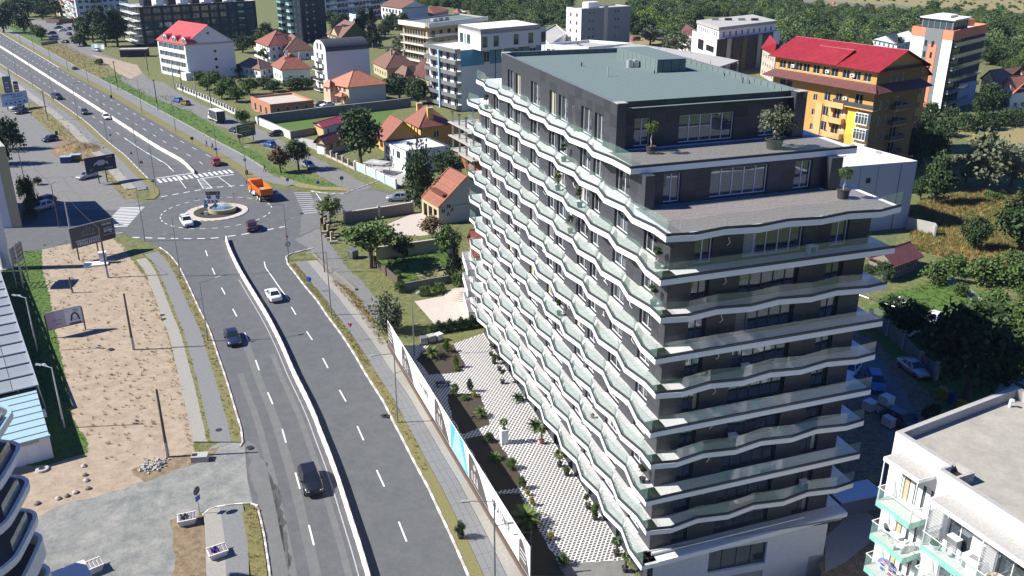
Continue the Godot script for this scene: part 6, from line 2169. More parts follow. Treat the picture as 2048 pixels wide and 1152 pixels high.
	drying_rack(W.call(2.6,4.7,1.05),turn,"white drying rack hung with red and blue washing on the lower balcony",[paint(.4,.01,.03),paint(.03,.06,.3),paint(.7,.7,.72),paint(.05,.1,.45),paint(.45,.02,.05),paint(.02,.03,.12),paint(.35,.45,.65)])
	drying_rack(W.call(7.9,10.7,2.2),turn,"drying rack with pale blue towels behind the wide teal railing",[paint(.45,.62,.72),paint(.55,.7,.76),paint(.7,.75,.78),paint(.4,.58,.7),paint(.62,.72,.8)])
	b = thing("washing_machine","white storage box with grey cloth on top against balcony wall","cabinet",W.call(10.3,10.7,1.75),turn)
	b.position = W.call(9.2,10.7,1.6)
	mi(b,"body",box_mesh(U(1.3,.95,.7)),M.print_white,T3(0,.48,0))
	mi(b,"cloth",box_mesh(U(.7,.05,.5)),M.steel,Transform3D(Basis(Vector3.UP,.2),U(.1,.98,0)))
	b = thing("papasan_chair","round bowl chair with cream flowered cushion on the wide balcony","chair",W.call(11.2,10.7,1.9),turn)
	s = mb()
	lathe(s,[V(.02,.42),V(.4,.48),V(.66,.72),V(.7,.82),V(.62,.84),V(.36,.62),V(.02,.56)],22)
	mi(b,"cushion",done(s),M.yard)
	for i in 4:
		s = mb()
		tube(s,U(cos(i * PI / 2) * .45,0,sin(i * PI / 2) * .45),U(-cos(i * PI / 2) * .3,.46,-sin(i * PI / 2) * .3),.03,.03,6)
		mi(b,"leg",done(s),M.bark)
	rng.seed = 31
	s = mb()
	for i in 60:
		var a := rng.randf() * TAU
		var r := sqrt(rng.randf()) * .55
		leaf(s,U(cos(a) * r,.66 + r * .3,sin(a) * r),.1,Color(1,1,1))
	mi(b,"flower_print",done(s),M.leaf_olive)
	b = thing("cushioned_stool","small stool with flowered cushion beside the round bowl chair","stool",W.call(12.5,10.7,2.2),turn)
	s = mb()
	lathe(s,[V(.02,.3),V(.32,.32),V(.34,.44),V(.02,.5)],16)
	mi(b,"cushion",done(s),M.yard)
	for i in 3:
		s = mb()
		tube(s,U(cos(i * 2.1) * .28,0,sin(i * 2.1) * .28),U(cos(i * 2.1) * .2,.32,sin(i * 2.1) * .2),.02,.02,5)
		mi(b,"leg",done(s),M.bark)
	b = thing("planter_bowl","white bowl planter with dark plant at the louvred balcony end","planter",W.call(6.6,10.7,2.2),turn)
	pot_into(b,.34,.4,M.print_white)
	mi(b,"foliage",crown_mesh("bush",1),M.leaf_dark,Transform3D(Basis.from_scale(U(.36,.3,.36)),U(0,.58,0)))
	b = thing("grey_cupboard","dark grey balcony cupboard behind the pale blue towels","cupboard",W.call(7.4,10.7,1.4),turn)
	mi(b,"body",box_mesh(U(.8,1.2,.5)),M.steel,T3(0,.6,0))
	mi(b,"lid",box_mesh(U(.86,.04,.56)),M.print_white,T3(0,1.22,0))
func drying_rack(at: Vector3,turn: float,label: String,cloths: Array) -> void:
	var o := thing("drying_rack",label,"drying rack",at,turn)
	var s := mb()
	for x in [-.9,.9]:
		for z in [-.25,.25]:
			tube(s,U(x,0,z),U(x * .9,.95,-z),.015,.015,5)
	for z in [-.25,-.08,.08,.25]:
		tube(s,U(-.85,.95,z),U(.85,.95,z),.01,.01,4)
	mi(o,"frame",done(s),M.frame_white)
	for i in cloths.size():
		var c := mb()
		var x := -.75 + 1.5 * i / (cloths.size() - 1)
		var z := [-.25,.25,.08][i % 3] as float
		var n := 5
		for k in n:
			var y0 := .96 - .5 * k / n
			var y1 := .96 - .5 * (k + 1) / n
			var d0 := .05 * sin(k * 1.7 + i)
			var d1 := .05 * sin((k + 1) * 1.7 + i)
			quad(c,U(x - .15,y0,z + d0),U(x - .15,y1,z + d1),U(x + .15,y1,z + d1 * .4),U(x + .15,y0,z + d0 * .4))
		bx(c,U(x,.965,z),U(.3,.02,.06))
		mi(o,"garment",done(c),cloths[i])
func left_side() -> void:
	var n := V(-87.9,-152.8)
	var q := [n + V(-26,3),n,n + V(-11,-15),n + V(-37,-12)]
	var o := building("beige_office_block","tall beige block with pale vertical stripe beside the shaded car park",q,14.75,M.cream_wall,{0: {"ops": grid([8,14],1.4,storeys(2,3.3,4),1.5)}},{})
	var p := local(q,centre(q))
	mi(o,"pale_stripe",box_mesh(U(1.7,14.7,.1)),M.plaster,frame_at(p[0],p[1],outward(p[0],p[1],Vector2.ZERO),p[0].distance_to(p[1]) - 2.6,7.35,-.05))
	o = thing("white_mast","thick white round mast beside the lattice sign on the lawn","mast",v3(V(-79.76,-131.8)))
	var st := mb()
	tube(st,Vector3.ZERO,U(0,11,0),.95,.8,20)
	mi(o,"shaft",done(st),M.plaster)
	st = mb()
	tube(st,U(0,0,0),U(0,.3,0),1.2,1.15,20)
	mi(o,"base_ring",done(st),M.concrete)
	var a := V(-72.91,-123.56)
	o = thing("lattice_billboard","billboard on laddered steel posts seen edge-on above the lawn","billboard",v3(a),.12)
	for z in [.0,-2.4]:
		mi(o,"post",box_mesh(U(.14,6.6,.14)),M.steel_pale,T3(0,3.3,z))
		mi(o,"post",box_mesh(U(.14,6.6,.14)),M.steel_pale,T3(-.9,3.3,z))
	for i in 9:
		mi(o,"rung",box_mesh(U(.06,.1,2.4)),M.iron,T3(0,.6 + .7 * i,-1.2))
		mi(o,"rung",box_mesh(U(.9,.08,.08)),M.iron,T3(-.45,.6 + .7 * i,0))
	mi(o,"board",box_mesh(U(.1,2.6,4.0)),M.steel,T3(-.45,5.2,-1.2))
	var r0 := V(-80.4,-130.4)
	var r1 := V(-52.4,-87.4)
	var d := (r1 - r0).normalized()
	var w := V(-d.y,d.x)
	if w.x > 0: w = -w
	o = thing("market_hall","long low hall with grey ribbed panel roof beside the lawn","building",v3(r1))
	var len := r0.distance_to(r1)
	st = mb()
	wall_mesh(st,Vector2.ZERO,-d * len,-w,0,2.8,[],.1)
	wall_mesh(st,Vector2.ZERO,w * 16,d,0,2.8,[],.1)
	mi(o,"wall",done(st),M.frame_dark)
	var hall_grey := paint(.2,.225,.245,.6)
	var hall_grey_b := paint(.23,.255,.275,.6)
	var bay := 3.4
	for i in int(len / bay):
		for j in 6:
			var s := mb()
			var p0 := -d * (i * bay + .08) + w * (j * 2.4 + .03)
			var p1 := -d * ((i + 1) * bay - .08) + w * (j * 2.4 + .03)
			var ww := w * 2.34
			var sag := .12
			quad(s,v3(p0,3.0 + .02 * j),v3(p0 + ww,3.0 + .02 * j),v3((p0 + p1) / 2 + ww,3.0 - sag),v3((p0 + p1) / 2,3.0 - sag))
			quad(s,v3((p0 + p1) / 2,3.0 - sag),v3((p0 + p1) / 2 + ww,3.0 - sag),v3(p1 + ww,3.0 + .02 * j),v3(p1,3.0 + .02 * j))
			mi(o,"roof_panel",done(s),hall_grey if (i + j) % 3 else hall_grey_b)
		var rb := mb()
		tube(rb,v3(-d * (i * bay),3.12),v3(-d * (i * bay) + w * 14.5,3.2),.09,.09,6)
		tube(rb,v3(-d * (i * bay) - w * .3,0),v3(-d * (i * bay),3.12),.07,.07,6)
		mi(o,"rib",done(rb),M.steel_pale)
	st = mb()
	bx(st,v3(-d * len / 2 - w * .06,3.05),U(len,.2,.16),Basis(v3(d),Vector3.UP,v3(w)))
	mi(o,"gutter",done(st),M.steel_pale)
	q = [V(-52.42,-87.06),V(-46.56,-77.74),V(-46.56,-77.74) + w * 13.0,V(-52.42,-87.06) + w * 13.0]
	o = building("painted_kiosk","pale blue roofed kiosk with a painted beach mural on its wall",q,2.7,M.white,{},{"roof_m": M.sheet_blue,"parapet": .0})
	p = local(q,centre(q))
	var out := outward(p[1],p[2],Vector2.ZERO)
	for i in 7:
		var rbm := mb()
		bx(rbm,v3(p[0].lerp(p[1],(i + .5) / 7.0) + w * 6.5,2.74),U(13.0,.07,.07),Basis(v3(w),Vector3.UP,v3(d)))
		mi(part(o,"roof"),"roof_seam",done(rbm),M.steel)
	var eave := mb()
	bx(eave,v3((p[1] + p[2]) / 2 + out * .1,2.66),U(13.2,.16,.3),Basis(v3(w),Vector3.UP,v3(d)))
	mi(part(o,"roof"),"eave",done(eave),M.sheet_blue)
	mi(o,"mural_sea",box_mesh(U(5.2,.75,.012)),paint(.18,.5,.55,.7),frame_at(p[1],p[2],out,6.4,.95,-.007))
	mi(o,"mural_sky",box_mesh(U(8.2,.3,.012)),paint(.3,.58,.58,.7),frame_at(p[1],p[2],out,5.6,2.3,-.007))
	for k in [[4.2,.6,.5,.24,M.leaf_dark],[5.0,.5,.4,.3,M.leaf_mid],[7.0,.45,.6,.3,M.leaf_mid],[8.0,.55,.7,.35,M.leaf_dark],[4.6,1.75,.45,.18,M.leaf_dark],[6.4,1.6,.4,.2,M.leaf_rust]]:
		var bl := mb()
		for j in 12:
			tri(bl,Vector3.ZERO,U(cos(TAU * j / 12) * k[2],sin(TAU * j / 12) * k[3],0),U(cos(TAU * (j + 1) / 12) * k[2],sin(TAU * (j + 1) / 12) * k[3],0))
		var pm := paint(.05,.16,.05,.8) if k[4] != M.leaf_rust else paint(.25,.14,.06,.8)
		mi(o,"mural_plant",done(bl),pm,frame_at(p[1],p[2],out,k[0],k[1],-.02))
	mi(o,"door",box_mesh(U(1.0,2.05,.05)),M.print_white,frame_at(p[1],p[2],out,1.7,1.05,-.03))
	mi(o,"door_sign",box_mesh(U(1.9,.3,.03)),M.cream_wall,frame_at(p[1],p[2],out,1.9,2.35,-.03))
	ac_unit(o,p[0],p[1],p[0].distance_to(p[1]) * .35,1.6)
	var T := V(-35.5,-55.6)
	o = thing("rounded_flats","white flats with stacked rounded balconies at the corner of the gravel drive","building",v3(T))
	var shape := func(grow: float) -> Array:
		var raw := [V(-8,-2.6),V(-2.4,-1.2),V(-.9,-.85),V(-.2,-.3),V(.02,.25),V(.15,.9),V(.3,1.6),V(.7,3.8),V(.75,4.8),V(.3,6.2),V(-.8,7.4),V(-2.4,8.0),V(-8,8.4)]
		var s := smooth(raw,.4)
		if grow < 0:
			var r := Geometry2D.offset_polygon(PackedVector2Array(s),grow,Geometry2D.JOIN_ROUND)
			return Array(r[0])
		return s
	var dark_floor := paint(.07,.075,.085,.8)
	for k in 6:
		var y := 3.0 + 3.0 * k
		var rim := mb()
		var dep: float = .55 if k >= 2 else 1.5
		prism(rim,shape.call(1.0),y - .45,y + dep - .45,false,true)
		var oa: Array = shape.call(1.0)
		var ia: Array = shape.call(-.28)
		var slab := mi(o,"balcony_slab",done(rim),M.white)
		var cap := mb()
		for i in oa.size():
			var j := (i + 1) % oa.size()
			var na: Vector2 = ia[0]
			var nb: Vector2 = ia[0]
			for x in ia:
				if x.distance_squared_to(oa[i]) < na.distance_squared_to(oa[i]): na = x
				if x.distance_squared_to(oa[j]) < nb.distance_squared_to(oa[j]): nb = x
			quad(cap,v3(oa[i],y + dep - .45),v3(oa[j],y + dep - .45),v3(nb,y + dep - .45),v3(na,y + dep - .45))
			quad(cap,v3(na,y + dep - .45),v3(nb,y + dep - .45),v3(nb,y),v3(na,y))
		mi(slab,"rim",done(cap),M.white if k < 5 else M.sheet_blue)
		var fl := mb()
		flat(fl,ia,y + .01)
		mi(slab,"floor",done(fl),dark_floor)
		if k >= 2:
			mi(slab,"rail_channel",box_mesh(U(.14,.12,3.6)),M.rail,Transform3D(Basis(Vector3.UP,.19),U(.1,y + .2,2.6)))
			for j in 3:
				mi(slab,"glass_panel",box_mesh(U(.02,.95,1.15)),M.balustrade_clear,Transform3D(Basis(Vector3.UP,.19),U(.1 + .2 * (j - 1) * 1.18,y + .74,2.6 + (j - 1) * 1.18)))
	var core := mb()
	prism(core,[V(-8,-1.6),V(-3.4,-.3),V(-2.6,3.2),V(-4,6.6),V(-8,7.2)],0,20.0)
	mi(o,"wall",done(core),M.plaster)
	for k in 6:
		put_window(o,Transform3D(Basis(Vector3.UP,1.38),U(-3.2,.4 + 3 * k,-.1)) * T3(-2.2,0,.12),2.0,2.2,{"glass": M.glass_dark,"frame": M.frame_dark})
	for k in [[V(-29.37,-66.97),.35,"white concrete planter with slatted top and dark branch by the road sign",M.bark],[V(-25.21,-62.4),.55,"white concrete planter with purple cloth on its slats, on the footway",paint(.1,.02,.25)],[V(-35.1,-60.47),.7,"white concrete planter behind the white box van roof",null]]:
		var pl := thing("planter_box",k[2],"planter",v3(k[0],.02),k[1])
		var bmesh_ := mb()
		hexa(bmesh_,[U(-.62,0,-.45),U(-.62,0,.45),U(.62,0,.45),U(.62,0,-.45),U(-.8,.62,-.6),U(-.8,.62,.6),U(.8,.62,.6),U(.8,.62,-.6)])
		mi(pl,"body",done(bmesh_),M.kerb_white)
		for i in 5:
			mi(pl,"slat",box_mesh(U(.2,.05,1.1)),M.tile_wood,T3(-.6 + .3 * i,.66,0))
		for s in [-1,1]:
			mi(pl,"rim",box_mesh(U(1.64,.1,.1)),M.kerb_white,T3(0,.66,s * .6))
		if k[3]:
			var cl := mb()
			rng.seed = 9
			for i in 40:
				leaf(cl,U(rng.randf_range(-.5,.0),.72 + rng.randf() * .16,rng.randf_range(-.3,.3)),.22,Color(1,1,1))
			mi(pl,"cloth" if k[1] > .4 else "branch",done(cl),k[3])
	o = thing("white_container","white flat topped box cabin at the lower edge of the drive","cabin",v3(V(-35.2,-57.4)),-.9)
	mi(o,"body",box_mesh(U(2.6,2.0,2.6)),M.white,T3(0,1.0,0))
	mi(o,"roof",box_mesh(U(2.75,.12,2.75)),M.tile_pale,T3(0,2.06,0))
	mi(o,"door",box_mesh(U(.06,1.8,.9)),M.steel,T3(1.32,.95,.3))
	o = thing("manhole_ring","round concrete manhole ring lying beside the painted kiosk","manhole",v3(V(-46.64,-75.49)))
	st = mb()
	lathe(st,[V(.3,.1),V(.32,.22),V(.6,.22),V(.65,0)],20)
	mi(o,"ring",done(st),M.concrete)
	mi(o,"cover",box_mesh(U(.5,.04,.5)),M.iron,Transform3D(Basis(Vector3.UP,.5),U(0,.16,0)))
	o = thing("manhole_block","square concrete manhole block at the edge of the gravel drive","manhole",v3(V(-31.53,-77.28)),.1)
	mi(o,"block",box_mesh(U(1.6,.7,1.0)),M.concrete,T3(0,.3,0))
	mi(o,"opening",box_mesh(U(.5,.03,.5)),M.black,T3(-.5,.66,0))
	for i in 8:
		var pt: Vector2 = [V(-44.41,-69.85),V(-42.77,-70.63),V(-42.15,-71.03),V(-41.6,-71.6),V(-40.7,-72.25),V(-41.43,-73.59),V(-42,-74.53),V(-42.8,-76.11)][i]
		o = thing("boulder",nth(i) + " boulder from the curved flats in the row edging the dirt lot","rock",v3(pt),i * 1.3,"boulders edging the dirt lot")
		rng.seed = 60 + i
		st = mb()
		var prof := []
		for r in 6:
			prof.append(V(maxf(.01,sin(PI * (r + .4) / 6.2) * rng.randf_range(.24,.34)),-.1 + .38 * r / 5.0))
		prof.append(V(.01,.3))
		lathe(st,prof,7)
		mi(o,"stone",done(st),M.kerb_grey if i % 2 else M.rough_wall)
	var rub := mb()
	rng.seed = 8
	for i in 90:
		var c: Vector2 = V(-36.03,-75.66).lerp(V(-35.46,-76.83),rng.randf()) + V(rng.randfn(),rng.randfn()) * .55
		bx(rub,v3(c,rng.randf() * .2),U(rng.randf_range(.1,.35),rng.randf_range(.08,.25),rng.randf_range(.1,.3)),Basis(U(1,rng.randf(),0).normalized(),rng.randf() * 3))
	mi(self,"rubble",done(rub),M.concrete).set_meta("kind","stuff")
func walls_and_fences() -> void:
	free_wall("concrete_wall","long grey concrete wall behind the grass yard below the villas",[V(-69.25,-242.4),V(-54.55,-253.5),V(-38.84,-263.2),V(-30.38,-269.5)],2.6,.25,M.asphalt_old,M.concrete)
	free_wall("white_wall","white garden wall along the dirt street beside the grass yard",[V(-70.19,-244.4),V(-62.98,-234.7),V(-56.27,-225)],1.9,.25,M.white,M.concrete)
	free_wall("yard_wall","grey block wall between the grass yard and the red roofed shed",[V(-56.4,-225.6),V(-51.11,-231)],1.8,.25,M.asphalt_old)
	free_wall("cream_wall","cream plastered wall with light coping south of the lettered house yard",[V(-22.04,-135.9),V(-16.78,-138.2),V(-11.51,-140.5)],2.1,.3,M.cream_wall,M.yard)
	free_wall("stone_wall","weathered stone wall with cream pillars beside the side street",[V(-30.45,-155.4),V(-24.66,-158.4),V(-18.71,-161.9)],2.0,.4,M.rough_wall,M.yard,7.2,M.yard)
	free_wall("steel_gate_wall","pale metal sheet fence on white plinth along the side street",[V(-34.65,-193.7),V(-29.13,-186.1),V(-26.72,-182.4),V(-23.89,-178.2)],1.8,.12,paint(.42,.5,.52,.5),M.white,4.0,M.white)
	free_wall("low_wall","low dark retaining wall between footway and dirt lane",[V(-33.1,-139.2),V(-29.56,-132.9),V(-25.45,-126.6),V(-23.16,-122.76)],.35,.25,M.rough_wall)
	free_wall("board_fence","brown board fence beside the grassy plot below the cream wall",[V(-21.81,-133.1),V(-19.43,-128.92),V(-17.06,-124.56)],1.4,.06,paint(.1,.075,.06,.9),null,3.0,paint(.09,.07,.055,.9))
	free_wall("shaded_fence","grey sheet metal fence with concrete posts along the shaded back lane",[V(48.4,-110.36),V(49.53,-106.85),V(49.87,-102.64),V(49.68,-97.36),V(50.38,-94.51)],2.0,.1,M.steel,null,5.0,M.concrete)
	free_wall("brown_wall","brown wall below the tall white flats at the car park",[V(-262,-522),V(-251.8,-516.4),V(-246.7,-524.8)],2.4,.3,paint(.12,.085,.06,.9))
	free_wall("parapet_wall","pale concrete wall edging the overgrown field by the bare building",[V(70.4,-151.9),V(73.67,-148.5),V(73.22,-146.9)],2.2,.3,M.concrete)
	free_wall("plot_wall","grey wall at the foot of the grassy plot behind the conifers",[V(-16.58,-122.37),V(-12.32,-124.56),V(-7.93,-126.6)],1.2,.25,M.asphalt_old)
	var line := [V(-111.32,-300.8),V(-101.28,-287.5),V(-91.61,-274.4),V(-84.37,-263.9),V(-79.26,-256.4)]
	for k in [["villa_fence","white pillared fence with dark rails along the villa gardens",line,2.6,M.white,M.iron,1.5],["garden_fence","cream pillared fence with dark iron panels by the garage",[V(-43.84,-206.8),V(-39.42,-200.5),V(-34.87,-193.7)],3.0,M.yard,M.iron,1.7]]:
		var c := centre(k[2])
		var o := thing(k[0],k[1],"fence",v3(c))
		var p := local(k[2],c)
		var l := length_of(p)
		var n := int(l / k[3])
		for i in n + 1:
			var q := along(p,l * i / n)
			mi(o,"pillar",box_mesh(U(.45,k[6] + .2,.45)),k[4],Transform3D(Basis(Vector3.UP,atan2(q[1].x,q[1].y)),v3(q[0],(k[6] + .2) / 2)))
			if i < n:
				var r := along(p,l * (i + .5) / n)
				var b := Basis(Vector3.UP,atan2(r[1].x,r[1].y))
				mi(o,"plinth",box_mesh(U(.25,.5,k[3] - .4)),k[4],Transform3D(b,v3(r[0],.25)))
				mi(o,"railing",box_mesh(U(.04,k[6] - .75,k[3] - .45)),k[5],Transform3D(b,v3(r[0],.55 + (k[6] - .75) / 2)))
	var go := thing("courtyard_gate","brown pillared gate beside the light green tree on the lane","gate",v3(V(-33.13,-151.3)))
	for i in 4:
		var q: Vector2 = V(-34.84,-156.9).lerp(V(-30.93,-145.3),i / 3.0) - V(-33.13,-151.3)
		mi(go,"pillar",box_mesh(U(.4,1.7,.4)),M.cream_wall,Transform3D(Basis(Vector3.UP,.5),v3(q,.85)))
		if i < 3:
			var r: Vector2 = V(-34.84,-156.9).lerp(V(-30.93,-145.3),(i + .5) / 3.0) - V(-33.13,-151.3)
			mi(go,"gate_leaf",box_mesh(U(.06,1.3,2.2)),paint(.1,.05,.03,.8),Transform3D(Basis(Vector3.UP,-.35),v3(r,.75)))
	for i in 4:
		var stp := thing("concrete_slab",nth(i) + " short concrete slab from the gate along the courtyard hedge","slab",v3(V(-32.75,-149.4).lerp(V(-30.35,-144),i / 3.0),.0),.2,"slabs beside the courtyard")
		mi(stp,"slab",box_mesh(U(1.4,.5,.35)),M.yard,T3(0,.2,0))
	var cp := thing("carport","pale metal carport with flat roof in front of the white house","carport",v3(V(-29.51,-191.1)),-.45)
	mi(cp,"roof",box_mesh(U(5.0,.16,3.4)),M.concrete,T3(0,2.4,0))
	for x in [-2.3,2.3]:
		for z in [-1.5,1.5]:
			mi(cp,"post",box_mesh(U(.14,2.4,.14)),M.frame_white,T3(x,1.2,z))
	mi(cp,"roof_light",box_mesh(U(1.6,.04,1.0)),M.tile_pale,T3(0,2.5,0))
	var sb := thing("concrete_shelter","low concrete shelter with dark open front beside the dirt road","shelter",v3(V(-157.2,-381.5)),.15)
	mi(sb,"roof",box_mesh(U(11,.5,5)),M.concrete,T3(0,3.0,0))
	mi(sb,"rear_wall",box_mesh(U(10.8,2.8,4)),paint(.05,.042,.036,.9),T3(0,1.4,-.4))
	var gb := free_wall("guard_wall","dark slatted wall along the end of the car park above the grass",[V(-214.5,-418.9),V(-213.3,-424.5),V(-211.4,-428.3)],1.3,.2,M.steel)
	var hy := thing("hoarding","white blue sheet hoarding beside the parked cars on the dirt road","hoarding",v3(V(-183.1,-406.2)),1.2)
	for i in 4:
		mi(hy,"panel",box_mesh(U(.06,2.0,1.8)),M.print_white if i % 2 else M.sheet_blue,T3(0,1.0,-3 + 1.9 * i))
